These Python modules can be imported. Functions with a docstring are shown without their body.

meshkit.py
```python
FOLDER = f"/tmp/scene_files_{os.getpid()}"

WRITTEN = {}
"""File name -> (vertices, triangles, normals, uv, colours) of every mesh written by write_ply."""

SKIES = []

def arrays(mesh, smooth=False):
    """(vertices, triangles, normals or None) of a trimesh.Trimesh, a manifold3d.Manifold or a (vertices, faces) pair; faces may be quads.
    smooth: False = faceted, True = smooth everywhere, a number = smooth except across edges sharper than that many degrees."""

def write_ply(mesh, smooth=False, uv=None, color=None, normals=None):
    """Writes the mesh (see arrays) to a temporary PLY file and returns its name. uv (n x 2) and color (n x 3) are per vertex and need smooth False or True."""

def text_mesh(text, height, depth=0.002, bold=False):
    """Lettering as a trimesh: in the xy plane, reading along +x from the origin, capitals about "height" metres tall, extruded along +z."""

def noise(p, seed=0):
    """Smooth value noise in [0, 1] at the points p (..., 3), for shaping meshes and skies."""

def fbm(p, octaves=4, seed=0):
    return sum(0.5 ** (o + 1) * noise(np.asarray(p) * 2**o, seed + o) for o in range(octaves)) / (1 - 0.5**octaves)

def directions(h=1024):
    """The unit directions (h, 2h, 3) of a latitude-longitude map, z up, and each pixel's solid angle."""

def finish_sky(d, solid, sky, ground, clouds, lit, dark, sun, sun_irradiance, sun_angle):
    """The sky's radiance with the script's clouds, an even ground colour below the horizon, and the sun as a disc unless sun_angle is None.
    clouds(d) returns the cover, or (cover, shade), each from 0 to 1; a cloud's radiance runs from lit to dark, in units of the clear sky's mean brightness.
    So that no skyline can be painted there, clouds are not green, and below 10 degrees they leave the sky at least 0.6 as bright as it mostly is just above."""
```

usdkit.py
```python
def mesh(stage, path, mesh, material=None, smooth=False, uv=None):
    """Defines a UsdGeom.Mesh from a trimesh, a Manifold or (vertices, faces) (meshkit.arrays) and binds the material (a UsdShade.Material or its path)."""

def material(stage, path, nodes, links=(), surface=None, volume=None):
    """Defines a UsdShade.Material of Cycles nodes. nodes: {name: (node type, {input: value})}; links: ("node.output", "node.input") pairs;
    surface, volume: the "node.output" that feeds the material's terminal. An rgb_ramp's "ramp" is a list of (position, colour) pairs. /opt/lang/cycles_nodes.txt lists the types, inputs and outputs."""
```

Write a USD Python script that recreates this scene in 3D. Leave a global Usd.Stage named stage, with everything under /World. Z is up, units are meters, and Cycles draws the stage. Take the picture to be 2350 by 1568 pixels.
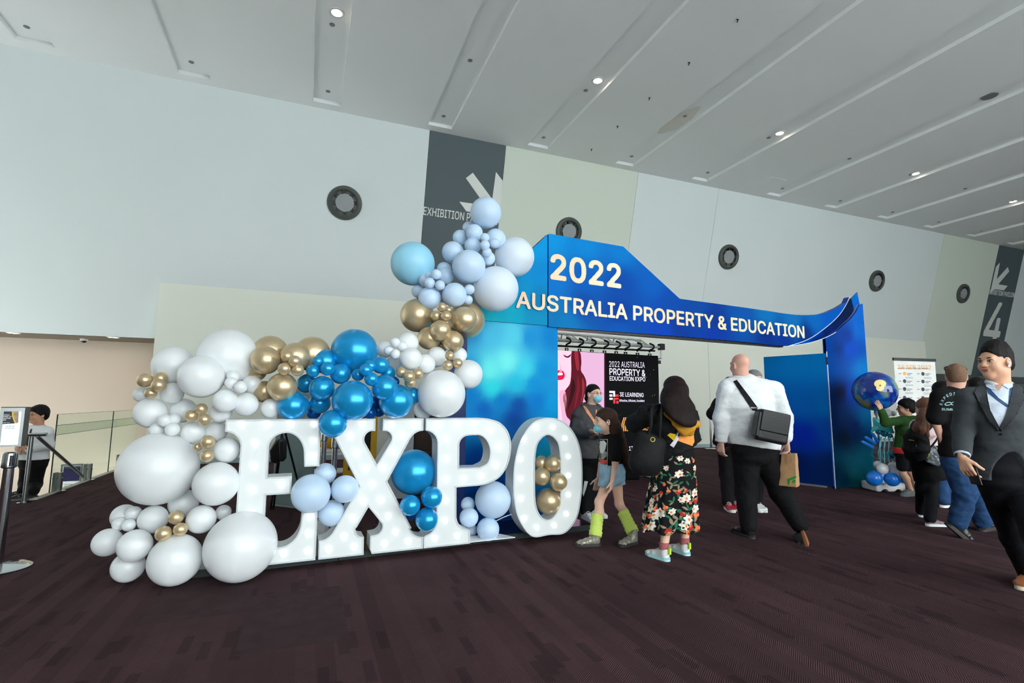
import math
import numpy as np
import trimesh
import manifold3d
import shapely
from shapely import affinity
from shapely.geometry import Polygon, Point, LineString, box as sbox
import usdkit, meshkit
from pxr import Gf, Sdf, Usd, UsdGeom, UsdLux, UsdShade, Vt

pi, sin, cos = math.pi, math.sin, math.cos
stage = Usd.Stage.CreateInMemory()
UsdGeom.SetStageUpAxis(stage, UsdGeom.Tokens.z)
UsdGeom.SetStageMetersPerUnit(stage, 1.0)
UsdGeom.Xform.Define(stage, '/World')
stage.SetDefaultPrim(stage.GetPrimAtPath('/World'))

# ------------------------------------------------------------------ camera (x along the hall wall, y towards the wall, z up)
FPX, PITCH, ROLL, YAW = 1175.0, 0.11698, 0.00708, 1.19605
HEAD = np.array([cos(YAW), sin(YAW), 0.0])
RIGHT0 = np.array([sin(YAW), -cos(YAW), 0.0])
CF = cos(PITCH) * HEAD + sin(PITCH) * np.array([0, 0, 1.0])
CU0 = np.cross(RIGHT0, CF)
CR = cos(ROLL) * RIGHT0 + sin(ROLL) * CU0
CU = -sin(ROLL) * RIGHT0 + cos(ROLL) * CU0
EYE = np.array([0, 0, 1.3])
cam = UsdGeom.Camera.Define(stage, '/World/camera')
_m = np.eye(4)
_m[0, :3], _m[1, :3], _m[2, :3], _m[3, :3] = CR, CU, -CF, EYE
cam.AddTransformOp().Set(Gf.Matrix4d(*_m.ravel().tolist()))
cam.CreateFocalLengthAttr(18.0)
cam.CreateHorizontalApertureAttr(36.0)
cam.CreateVerticalApertureAttr(36.0 * 1568 / 2350)
cam.CreateClippingRangeAttr(Gf.Vec2f(0.05, 500.0))
cam.CreateExposureAttr(1.48)

# ------------------------------------------------------------------ daylight: an overcast sky seen through the open glazed front behind the camera
sky = UsdLux.DomeLight.Define(stage, '/World/sky')
sky.CreateIntensityAttr(1.0)
usdkit.material(stage, '/World/Looks/sky', {
    'tc': ('texture_coordinate', {}), 'sep': ('separate_xyz', {}),
    'ramp': ('rgb_ramp', {'ramp': [(0.0, (.55, .60, .60)), (.5, (.95, 1.0, 1.0)), (1.0, (1.0, 1.05, 1.1))]}),
    'mr': ('map_range', {'from_min': -1.0, 'from_max': 1.0, 'to_min': 0.0, 'to_max': 1.0}),
    'n': ('noise_texture', {'scale': 2.5, 'detail': 4.0}),
    'mx': ('mix', {'mix_type': 'multiply', 'fac': .35}),
    'bg': ('background_shader', {'strength': 2.6})},
    [('tc.generated', 'sep.vector'), ('sep.z', 'mr.value'), ('mr.result', 'ramp.fac'), ('tc.generated', 'n.vector'), ('ramp.color', 'mx.color1'),
     ('n.fac', 'mx.color2'), ('mx.color', 'bg.color')], surface='bg.background')
UsdShade.MaterialBindingAPI.Apply(sky.GetPrim()).Bind(UsdShade.Material.Get(stage, '/World/Looks/sky'))


bounce_sun = UsdLux.DistantLight.Define(stage, '/World/bounce_sun')      # added behind the building: lights only the outside paving, for bounce onto the ceiling
bounce_sun.CreateIntensityAttr(125.0)
bounce_sun.CreateAngleAttr(.6)
bounce_sun.CreateColorAttr(Gf.Vec3f(1.0, .98, .95))
bounce_sun.AddRotateXYZOp().Set(Gf.Vec3f(-32.0, 0, 0))


# ------------------------------------------------------------------ pixels of the 2350 x 1568 frame to points of the place
def ray(px, py):
    return CR * ((px - 1175) / FPX) - CU * ((py - 784) / FPX) + CF


def at(px, py, D):
    return EYE + ray(px, py) * D


def onz(px, py, z=0.0):
    d = ray(px, py)
    return EYE + d * (z - 1.3) / d[2]


def onpl(px, py, p0, n):
    d = ray(px, py)
    return EYE + d * ((np.asarray(p0) - EYE) @ n) / (d @ n)


def depth(p):
    return (np.asarray(p) - EYE) @ CF


def proj(p):
    q = np.asarray(p, float) - EYE
    w = q @ CF
    return np.stack([1175 + FPX * (q @ CR) / w, 784 - FPX * (q @ CU) / w], -1)


# ------------------------------------------------------------------ prims, names, labels
used = {}


def _num(path):
    n = used.get(path, -1) + 1
    used[path] = n
    return path if n == 0 else f'{path}_{n:03d}'


def tag(prim, label=None, cat=None, group=None, kind=None):
    for k, v in (('label', label), ('category', cat), ('group', group), ('kind', kind)):
        if v:
            prim.SetCustomDataByKey(k, v)
    return prim


class T:
    """a thing: an Xform at its base; add() hangs a part (a Mesh in world coordinates) or, under a part, a sub-part"""
    def __init__(s, name, label=None, cat=None, loc=(0, 0, 0), group=None, kind=None):
        s.loc = np.asarray(loc, float)
        s.path = _num('/World/' + name)
        x = UsdGeom.Xform.Define(stage, s.path)
        x.AddTranslateOp().Set(Gf.Vec3d(*map(float, s.loc)))
        s.prim = tag(x.GetPrim(), label, cat, group, kind)

    def add(s, name, mesh, mat, smooth=30, label=None, under=None, kind=None, cd=None):
        p = _num((under or s.path) + '/' + name)
        m = put(p, mesh, mat, smooth, s.loc, cd)
        tag(m.GetPrim(), label, kind=kind)
        return p


def put(path, mesh, mat, smooth=30, loc=None, cd=None):
    if hasattr(mesh, 'to_mesh') or isinstance(mesh, (tuple, list)):
        v, f, _ = meshkit.arrays(mesh)
    else:
        v, f = np.asarray(mesh.vertices), np.asarray(mesh.faces)
    if loc is not None:
        v = v - np.asarray(loc)
    if cd is not None:
        smooth = bool(smooth)
    m = usdkit.mesh(stage, path, trimesh.Trimesh(v, f, process=False), LOOK[mat] if isinstance(mat, str) else mat, smooth)
    if cd is not None:
        UsdGeom.PrimvarsAPI(m).CreatePrimvar('Cd', Sdf.ValueTypeNames.Color3fArray, 'vertex').Set(Vt.Vec3fArray.FromNumpy(np.asarray(cd, np.float32)))
    return m


def single(name, mesh, mat, label, cat, group=None, kind=None, smooth=30, loc=None, cd=None):
    p = _num('/World/' + name)
    loc = np.zeros(3) if loc is None else np.asarray(loc, float)
    m = put(p, mesh, mat, smooth, loc, cd)
    m.AddTranslateOp().Set(Gf.Vec3d(*map(float, loc)))
    return tag(m.GetPrim(), label, cat, group, kind)


# ------------------------------------------------------------------ looks
LOOK = {}


def lin(c):
    """sRGB 0-255 to linear"""
    c = np.asarray(c, float) / 255
    return tuple(np.where(c <= .04045, c / 12.92, ((c + .055) / 1.055) ** 2.4))


def look(name, col, rough=.5, metal=0.0, vary=.06, vs=6.0, bump=0.0, bs=80.0, emit=None, strength=0.0, sss=0.0, stretch=None, **kw):
    """principled surface whose colour drifts a little with noise, with fine noise relief"""
    col = lin(col)
    if rough >= .65 and 'specular_ior_level' not in kw:
        kw['specular_ior_level'] = .2
    nodes = {'p': ('principled_bsdf', {'roughness': rough, 'metallic': metal, **kw}), 'tc': ('texture_coordinate', {}),
             'n': ('noise_texture', {'scale': vs, 'detail': 3.0}),
             'r': ('rgb_ramp', {'ramp': [(.25, tuple(np.array(col) * (1 - vary))), (.75, tuple(np.minimum(np.array(col) * (1 + vary), 1)))]})}
    links = [('tc.object', 'n.vector'), ('n.fac', 'r.fac'), ('r.color', 'p.base_color')]
    if emit is not None:
        nodes['p'][1].update(emission_color=lin(emit), emission_strength=strength)
    if sss:
        nodes['p'][1].update(subsurface_weight=sss, subsurface_radius=(.02, .012, .008), subsurface_scale=1.0)
    if bump:
        nodes['bn'] = ('noise_texture', {'scale': bs, 'detail': 4.0})
        nodes['b'] = ('bump', {'strength': bump, 'distance': .01})
        if stretch:
            nodes['mp'] = ('mapping', {'scale': stretch})
            links += [('tc.object', 'mp.vector'), ('mp.vector', 'bn.vector')]
        else:
            links += [('tc.object', 'bn.vector')]
        links += [('bn.fac', 'b.height'), ('b.normal', 'p.normal')]
    LOOK[name] = usdkit.material(stage, '/World/Looks/' + name, nodes, links, surface='p.BSDF')
    return LOOK[name]


def look_cd(name, rough=.5, **kw):
    """printed sheet: its colours come with the mesh"""
    LOOK[name] = usdkit.material(stage, '/World/Looks/' + name, {'a': ('attribute', {'attribute': 'Cd'}), 'p': ('principled_bsdf', {'roughness': rough, **kw})},
                                 [('a.color', 'p.base_color')], surface='p.BSDF')


def look_screen(name, strength=1.0):
    LOOK[name] = usdkit.material(stage, '/World/Looks/' + name, {'a': ('attribute', {'attribute': 'Cd'}), 'p': ('principled_bsdf', {'roughness': .7, 'specular_ior_level': .08, 'base_color': (.004, .004, .004), 'emission_strength': strength})},
                                 [('a.color', 'p.emission_color')], surface='p.BSDF')


# ------------------------------------------------------------------ shapes
cat_ = trimesh.util.concatenate


def bx(c, s, rz=0.0):
    m = trimesh.creation.box(s)
    if rz:
        m.apply_transform(trimesh.transformations.rotation_matrix(rz, [0, 0, 1]))
    m.apply_translation(c)
    return m


def frame_box(o, ax, s):
    """box of sizes s along unit axes ax (3 rows), centred at o"""
    m = trimesh.creation.box(s)
    M = np.eye(4)
    M[:3, :3] = np.array(ax).T
    M[:3, 3] = o
    m.apply_transform(M)
    return m


def rbox(c, s, r, rz=0.0, n=12):
    """box with rounded edges"""
    s = np.asarray(s, float) / 2 - r
    k = manifold3d.Manifold.batch_hull([manifold3d.Manifold.sphere(r, n).translate([a * s[0], b * s[1], d * s[2]]) for a in (-1, 1) for b in (-1, 1) for d in (-1, 1)])
    return k.rotate([0, 0, math.degrees(rz)]).translate(list(map(float, c)))


def tm(man):
    v, f, _ = meshkit.arrays(man)
    return trimesh.Trimesh(v, f, process=False)


def tube(pts, r, n=10, cap=True):
    pts = np.asarray(pts, float)
    r = np.broadcast_to(np.asarray(r, float), len(pts))
    t = np.gradient(pts, axis=0)
    t /= np.linalg.norm(t, axis=1, keepdims=True) + 1e-12
    a = np.cross(t[0], [0, 0, 1.0])
    if np.linalg.norm(a) < .1:
        a = np.cross(t[0], [1.0, 0, 0])
    rings = []
    th = np.arange(n) * 2 * pi / n
    for i in range(len(pts)):
        a = a - t[i] * (a @ t[i])
        a /= np.linalg.norm(a)
        b = np.cross(t[i], a)
        rings.append(pts[i] + r[i] * (np.cos(th)[:, None] * a + np.sin(th)[:, None] * b))
    v = np.vstack(rings + [pts[:1], pts[-1:]])
    f = []
    k = np.arange(n)
    k2 = (k + 1) % n
    for i in range(len(pts) - 1):
        o, q = i * n, (i + 1) * n
        f += [np.stack([o + k, o + k2, q + k2], 1), np.stack([o + k, q + k2, q + k], 1)]
    e = len(pts) * n
    f += [np.stack([np.full(n, e), k2, k], 1), np.stack([np.full(n, e + 1), e - n + k, e - n + k2], 1)]
    return trimesh.Trimesh(v, np.vstack(f), process=False)


def lathe(prof, o, axis=(0, 0, 1), n=32):
    """prof: (radius, height) pairs along axis from o"""
    ax = np.asarray(axis, float)
    ax /= np.linalg.norm(ax)
    a = np.cross(ax, [0, 0, 1.0])
    a = np.array([1.0, 0, 0]) if np.linalg.norm(a) < 1e-6 else a / np.linalg.norm(a)
    b = np.cross(ax, a)
    th = np.arange(n) * 2 * pi / n
    d = np.cos(th)[:, None] * a + np.sin(th)[:, None] * b
    v = np.vstack([np.asarray(o) + max(r, 1e-5) * d + h * ax for r, h in prof])
    k, k2, f = np.arange(n), (np.arange(n) + 1) % n, []
    for i in range(len(prof) - 1):
        p, q = i * n, (i + 1) * n
        f += [np.stack([p + k, p + k2, q + k2], 1), np.stack([p + k, q + k2, q + k], 1)]
    m = trimesh.Trimesh(v, np.vstack(f), process=False)
    return m


_gl = {}


def glyphs(txt, grow=0.0, soft=1.25):
    """smoothed letter outlines, capitals 1 tall"""
    if (txt, grow) not in _gl:
        m = meshkit.text_mesh(txt, 70, 1)
        v = np.array(m.vertices)
        f = np.asarray(m.faces)
        z = v[f][:, :, 2]
        tri = v[f[(np.ptp(z, axis=1) < 1e-6) & (z[:, 0] < .5)]][:, :, :2]
        g = shapely.union_all([Polygon(t) for t in tri]).buffer(.05)
        from scipy.ndimage import gaussian_filter1d

        def even(r):
            n = max(12, int(r.length / .5))
            q = np.array([r.interpolate(i / n, normalized=True).coords[0] for i in range(n)])
            return gaussian_filter1d(q, soft / .5, axis=0, mode='wrap')
        g = shapely.union_all([Polygon(even(p.exterior), [even(h) for h in p.interiors if h.length > 8]).buffer(0) for p in getattr(g, 'geoms', [g]) if p.area > 20])
        g = g.buffer(grow * 70, 12).simplify(.12)
        _gl[(txt, grow)] = affinity.scale(g, 1 / 70, 1 / 70, origin=(0, 0))
    return _gl[(txt, grow)]


class Pl:
    """a plane with axes: to place and extrude flat shapes. u along, v up, n towards the camera"""
    def __init__(s, o, u, v=(0, 0, 1)):
        s.o, s.u = np.asarray(o, float), np.asarray(u, float) / np.linalg.norm(u)
        s.v = np.asarray(v, float) - s.u * (np.asarray(v, float) @ s.u)
        s.v /= np.linalg.norm(s.v)
        s.n = np.cross(s.u, s.v)

    def px(s, *q):
        """plane coordinates of pixel(s)"""
        out = []
        for x, y in q:
            p = onpl(x, y, s.o, s.n) - s.o
            out.append((p @ s.u, p @ s.v))
        return out

    def w(s, c, d=0.0):
        c = np.asarray(c, float)
        return s.o + c[..., :1] * s.u + c[..., 1:2] * s.v + d * s.n

    def place(s, m, d=0.0):
        v = np.asarray(m.vertices)
        return trimesh.Trimesh(s.o + v[:, :1] * s.u + v[:, 1:2] * s.v + (v[:, 2:3] + d) * s.n, m.faces, process=False)

    def extr(s, poly, t, d=0.0):
        """extrude a shapely polygon (or list of points) by t towards +n starting at d"""
        if not hasattr(poly, 'geom_type'):
            poly = Polygon(poly)
        poly = poly.buffer(0)
        gs = [g for g in getattr(poly, 'geoms', [poly]) if g.area > 1e-9]
        return s.place(cat_([trimesh.creation.extrude_polygon(g, t, engine='earcut') for g in gs]), d)

    def big(s, txt, c0, c1, hgt, t=.004, d=0.0, grow=.02):
        """large lettering with smooth outlines, from c0 to c1"""
        g = glyphs(txt, grow)
        x0, _, x1, _ = g.bounds
        c0, c1 = np.asarray(c0, float), np.asarray(c1, float)
        e = c1 - c0
        k = np.linalg.norm(e) / (x1 - x0)
        g = affinity.affine_transform(g, [k, 0, 0, hgt / (1 + 2 * grow), -x0 * k, grow * hgt])
        g = affinity.translate(affinity.rotate(g, math.degrees(math.atan2(e[1], e[0])), origin=(0, 0)), *c0)
        return s.extr(g, t, d)

    def text(s, txt, c0, c1, hgt, t=.004, d=0.0, bold=False):
        """letters from plane point c0 to c1 (baseline), capitals hgt tall"""
        m = meshkit.text_mesh(txt, hgt, t, bold=bold)
        v = np.array(m.vertices)
        x0, x1 = v[:, 0].min(), v[:, 0].max()
        c0, c1 = np.asarray(c0, float), np.asarray(c1, float)
        e = (c1 - c0)
        L = np.linalg.norm(e)
        e /= L
        x = (v[:, 0] - x0) / (x1 - x0) * L
        q = np.array([-e[1], e[0]])
        v2 = np.column_stack([c0 + x[:, None] * e + v[:, 1:2] * q, v[:, 2]])
        return s.place(trimesh.Trimesh(v2, m.faces, process=False), d)


def smooth_line(pts, n=8, closed=False):
    """Catmull-Rom through the points"""
    P = np.asarray(pts, float)
    if closed:
        P = np.vstack([P[-1], P, P[0], P[1]])
    else:
        P = np.vstack([2 * P[0] - P[1], P, 2 * P[-1] - P[-2]])
    out = []
    for i in range(1, len(P) - 2):
        p0, p1, p2, p3 = P[i - 1:i + 3]
        for t in np.arange(n) / n:
            out.append(.5 * (2 * p1 + (p2 - p0) * t + (2 * p0 - 5 * p1 + 4 * p2 - p3) * t * t + (3 * p1 - p0 - 3 * p2 + p3) * t ** 3))
    if not closed:
        out.append(P[-2])
    return np.array(out)


def gridmesh(P):
    """P: (a, b, 3) grid of points"""
    a, b = P.shape[:2]
    i = np.arange(a * b).reshape(a, b)
    q = np.stack([i[:-1, :-1], i[1:, :-1], i[1:, 1:], i[:-1, 1:]], -1).reshape(-1, 4)
    return trimesh.Trimesh(P.reshape(-1, 3), np.vstack([q[:, :3], q[:, [0, 2, 3]]]), process=False)


def idw(pts, cols, q, p=3.0):
    pts, cols, q = np.asarray(pts, float), np.asarray(cols, float), np.asarray(q, float)
    w = 1 / (np.linalg.norm(q[:, None] - pts[None], axis=2) ** p + 1e-6)
    return (w[..., None] * cols[None]).sum(1) / w.sum(1, keepdims=True)


def polygrid(poly, step):
    """triangulated polygon with inner points: (vertices 2d, faces)"""
    from scipy.spatial import Delaunay
    poly = poly if hasattr(poly, 'geom_type') else Polygon(poly)
    poly = poly.buffer(0)
    x0, y0, x1, y1 = poly.bounds
    g = np.stack(np.meshgrid(np.arange(x0, x1 + step, step), np.arange(y0, y1 + step, step)), -1).reshape(-1, 2)
    inn = poly.buffer(-step * .35)
    g = g[shapely.contains_xy(inn, g[:, 0], g[:, 1])] if not inn.is_empty else g[:0]
    rings = []
    for h in getattr(poly, 'geoms', [poly]):
        for r in [h.exterior, *h.interiors]:
            n = max(8, int(r.length / step))
            rings.append(np.array([r.interpolate(t, normalized=True).coords[0] for t in np.arange(n) / n]))
            rings.append(np.array(r.coords)[:-1])
    p = np.unique(np.round(np.vstack([g, *rings]), 6), axis=0)
    t = Delaunay(p).simplices
    c = p[t].mean(1)
    t = t[shapely.contains_xy(poly.buffer(step * .02), c[:, 0], c[:, 1])]
    a, b, d = p[t[:, 0]], p[t[:, 1]], p[t[:, 2]]
    area = (b[:, 0] - a[:, 0]) * (d[:, 1] - a[:, 1]) - (b[:, 1] - a[:, 1]) * (d[:, 0] - a[:, 0])
    t = t[np.abs(area) > 1e-9]
    area = area[np.abs(area) > 1e-9]
    t[area < 0] = t[area < 0][:, ::-1]
    return p, t

# ================================================================== looks of the hall
look('paint_grey', (224, 232, 231), .75, vary=.012, vs=.5)
look('paint_cream', (236, 239, 226), .75, vary=.012, vs=.5)
look('paint_sage', (218, 226, 212), .75, vary=.012, vs=.5)
look('paint_slate', (74, 88, 92), .6, vary=.03, vs=1.0)
look('paint_peach', (212, 196, 180), .75, vary=.02, vs=.5)
look('paint_white', (226, 228, 224), .55, vary=.01)
look('ceiling_paint', (243, 245, 245), .8, vary=.015, vs=.4)
look('stain', (229, 227, 218), .8, vary=.03, vs=8)
look('soffit_paint', (104, 92, 80), .6)
look('dark_void', (34, 40, 38), .9)
look('skirting', (170, 186, 190), .45)
look('black_metal', (22, 22, 24), .35, .3)
look('black_plastic', (18, 19, 21), .4)
look('black_gloss', (14, 16, 16), .2, vary=.2, vs=3)
look('vent_grey', (70, 75, 70), .5)
look('vent_hub', (150, 155, 156), .6)
look('chrome', (205, 208, 210), .12, 1.0, vary=.02)
look('steel', (150, 155, 155), .3, 1.0)
look('alu', (190, 192, 190), .35, .9)
look('white_plastic', (232, 234, 234), .35)
look('stair_stone', (180, 176, 166), .6, vary=.06)
look('paving', (222, 230, 227), .8, vary=.1, vs=1)
look('lamp_glow', (255, 240, 220), .5, emit=(255, 236, 214), strength=14)
look('lamp_lens', (120, 124, 122), .4)
look('door_brown', (74, 58, 50), .5, vary=.15, vs=3)
look('yellow_fabric', (216, 166, 20), .6, vary=.15)
look('teal_panel', (112, 134, 134), .5, vary=.04)


def look_carpet():
    """herringbone carpet: zigzag ribs in 95 mm columns along y, now and then a darker length, tufty nap"""
    N = {'g': ('geometry', {}), 's': ('separate_xyz', {}), 'p': ('principled_bsdf', {'roughness': .95, 'specular_ior_level': .06})}
    L = [('g.position', 's.vector')]

    def mt(n, op, a, b=None, c=None):
        kw = {'math_type': op}
        for i, v in enumerate((a, b, c)):
            if isinstance(v, (int, float)):
                kw[f'value{i + 1}'] = float(v)
        N[n] = ('math', kw)
        for i, v in enumerate((a, b, c)):
            if isinstance(v, str):
                L.append((v, f'{n}.value{i + 1}'))
        return n + '.value'
    W_ = .095
    xs = mt('xs', 'divide', 's.x', W_)
    tri = mt('tri', 'pingpong', xs, 1.0)                       # up and down over two columns
    sl = mt('sl', 'multiply', tri, W_ * .8)
    ph = mt('ph', 'add', 's.y', sl)
    w1 = mt('w1', 'multiply', ph, 2 * pi / .0125)
    rib = mt('rib', 'sine', w1)
    rb = mt('rb', 'multiply_add', rib, .5, .5)
    # darker lengths, one column wide
    colm = mt('colm', 'floor', xs)
    xh = mt('xh', 'divide', 's.x', .052)
    colh = mt('colh', 'floor', xh)
    yo = mt('yo', 'multiply_add', colh, .37, 's.y')
    yy = mt('yy', 'divide', yo, .21)
    row = mt('row', 'floor', yy)
    N['cx'] = ('combine_xyz', {})
    L.extend([(colh, 'cx.x'), (row, 'cx.y')])
    N['wn'] = ('white_noise_texture', {'dimensions': '2D'})
    L.append(('cx.vector', 'wn.vector'))
    dk = mt('dk', 'greater_than', 'wn.value', .87)
    # columns differ a little in how bold they are
    N['cw'] = ('white_noise_texture', {'dimensions': '1D'})
    L.append((colm, 'cw.w'))
    amp = mt('amp', 'multiply_add', 'cw.value', .5, .5)
    ra = mt('ra', 'multiply', rb, amp)
    N['c1'] = ('mix', {'mix_type': 'mix', 'color1': lin((50, 35, 38)), 'color2': lin((98, 74, 77))})
    L.append((ra, 'c1.fac'))
    N['c2'] = ('mix', {'mix_type': 'multiply', 'color2': (.62, .66, .68)})
    dk2 = mt('dk2', 'multiply', dk, .75)
    L.extend([('c1.color', 'c2.color1'), (dk2, 'c2.fac')])
    N['nz'] = ('noise_texture', {'scale': 1.2, 'detail': 5.0})
    N['nr'] = ('rgb_ramp', {'ramp': [(.3, (.78, .78, .80)), (.7, (1.12, 1.1, 1.1))]})
    N['c3'] = ('mix', {'mix_type': 'multiply', 'fac': 1.0})
    L.extend([('g.position', 'nz.vector'), ('nz.fac', 'nr.fac'), ('c2.color', 'c3.color1'), ('nr.color', 'c3.color2'), ('c3.color', 'p.base_color')])
    N['nf'] = ('noise_texture', {'scale': 420.0, 'detail': 2.0})
    hh = mt('hh', 'multiply_add', 'nf.fac', .8, ra)
    N['bp'] = ('bump', {'strength': .5, 'distance': .004})
    L.extend([('g.position', 'nf.vector'), (hh, 'bp.height'), ('bp.normal', 'p.normal')])
    LOOK['carpet'] = usdkit.material(stage, '/World/Looks/carpet', N, L, surface='p.BSDF')


look_carpet()
look('carpet_tile_dark', (58, 42, 45), .95, vary=.25, vs=9, bump=.4, bs=300, specular_ior_level=.15)


def look_pane(name, tint, base=.03, amp=.35):
    LOOK[name] = usdkit.material(stage, '/World/Looks/' + name, {
        't': ('transparent_bsdf', {'color': tint}), 'g': ('glossy_bsdf', {'roughness': .02, 'color': (.9, .95, .92)}), 'f': ('layer_weight', {'blend': .5}),
        'p': ('math', {'math_type': 'power', 'value2': 4.0}), 'q': ('math', {'math_type': 'multiply_add', 'value2': amp, 'value3': base}), 'm': ('mix_closure', {})},
        [('f.facing', 'p.value1'), ('p.value', 'q.value1'), ('q.value', 'm.fac'), ('t.BSDF', 'm.closure1'), ('g.BSDF', 'm.closure2')], surface='m.closure')


look_pane('pane_green', (.93, .97, .93))
look_pane('pane_frit', (.86, .90, .86))
look_pane('clear_film', (.93, .97, .98))
look('pane_edge', (46, 66, 58), .2)

# ================================================================== the hall
H = 7.55
LN = .265
mb = manifold3d.Manifold


def mbox(x0, x1, y0, y1, z0, z1):
    return mb.cube([x1 - x0, y1 - y0, z1 - z0]).translate([x0, y0, z0])


fl = T('floor', 'dark plum herringbone carpet across the hall floor', None, kind='structure')
fl.add('carpet', mbox(-14, 34, -8, 14.2, -.2, 0) - mbox(-15, -3.22, 8.62, 15, -1, 1), 'carpet', False)
for (a, b, c, d) in ((-.29, .27, 3.10, 3.96), (-.86, -.295, 3.70, 4.45)):
    fl.add('carpet_tile', mbox(a, b, c, d, -.01, .002), 'carpet_tile_dark', False, label='darker worn carpet tile')
single('bounce_plaza', mbox(-60, 80, -70, -8.05, -.5, -.25), 'paving', 'unseen pale paving added outside the glazed front to bounce light', None, kind='structure', smooth=False)  # unseen ground added to throw daylight up onto the ceiling

# ceiling with long recessed troughs
TX = [-9.7, -7.25, -4.82, -2.38, .055, 2.49, 4.95, 7.46, 9.95, 12.75, 15.2, 17.69, 20.11, 22.59, 25.1, 27.6, 30.1]
ce = mbox(-14, 34, -8, 11.6, H, H + .4)
for x in TX:
    ce -= mbox(x - .275, x + .275, -7.4, 10.94, H - .1, H + .08)
clg = T('ceiling', 'pale plaster ceiling with long recessed troughs', None, kind='structure')
clg.add('ceiling_slab', ce, 'ceiling_paint', False)
hatch = [(11.62, 10.10), (12.2, 10.10), (12.2, 10.62), (11.62, 10.62)]
clg.add('access_panel', mbox(11.6, 12.2, 10.0, 10.55, H - .006, H + .01), 'ceiling_paint', False)
sp_ = Polygon([(x, y) for x, y in [(7.28, 8.55), (7.5, 8.2), (7.62, 8.6), (7.6, 9.1), (7.4, 9.35), (7.25, 9.0)]]).buffer(.06)
clg.add('water_stain', Pl((0, 0, H + .079), (1, 0, 0), (0, -1, 0)).extr(affinity.scale(sp_, 1, -1, origin=(0, 0)), .003), 'stain', False)


def slab(x0, x1, z0, z1, t=.12, d=0.0):
    """a piece of the leaning upper wall"""
    P = [(x, 12.2 - LN * (z - 3.67) - d + o, z) for x in (x0, x1) for z in (z0, z1) for o in (0, t)]
    return trimesh.convex.convex_hull(np.array(P))


wb = T('wall_back', 'leaning upper wall of grey, sage and slate panels above a cream lower wall', None, kind='structure')
g_ = .004
for x0, x1, z0, m in ((-12, 2.31, 2.55, 'paint_grey'), (2.31, 4.2, 3.4, 'paint_slate'), (4.2, 8.07, 3.4, 'paint_sage'), (8.07, 10.88, 3.4, 'paint_grey'),
                      (10.88, 21.5, 3.4, 'paint_grey'), (21.5, 24.95, 2.5, 'paint_sage'), (24.95, 26.7, 2.5, 'paint_slate'), (26.7, 34, 2.5, 'paint_grey')):
    wb.add('wall_panel', slab(x0 + g_, x1 - g_, z0, H), m, False)
for x0, x1 in ((-2.96, 11.19), (11.20, 21.62)):
    wb.add('lower_wall_panel', mbox(x0, x1, 12.2, 13.6, 0, 3.67), 'paint_cream', False)
wb.add('wall_panel', slab(-12, 34, 2.9, H, .3, -.14), 'paint_grey', False)
wb.add('recess_wall', mbox(-14, 34, 13.62, 13.8, -3, 3.6), 'paint_peach', False)
wb.add('doorway_dark', mbox(21.64, 34, 13.5, 13.6, 0, 2.6), 'dark_void', False)  # dark sheet painted in for the unlit depth of the doorway
single('soffit', mbox(-12, -2.95, 12.56, 13.62, 2.55, 2.62), 'soffit_paint', 'brown soffit under the leaning wall at the stair', None, kind='structure', smooth=False)
single('baseboard_back', mbox(-2.9, 21.6, 12.17, 12.2, 0, .1), 'skirting', 'pale blue-grey skirting along the cream wall', None, kind='structure', smooth=False)
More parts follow.
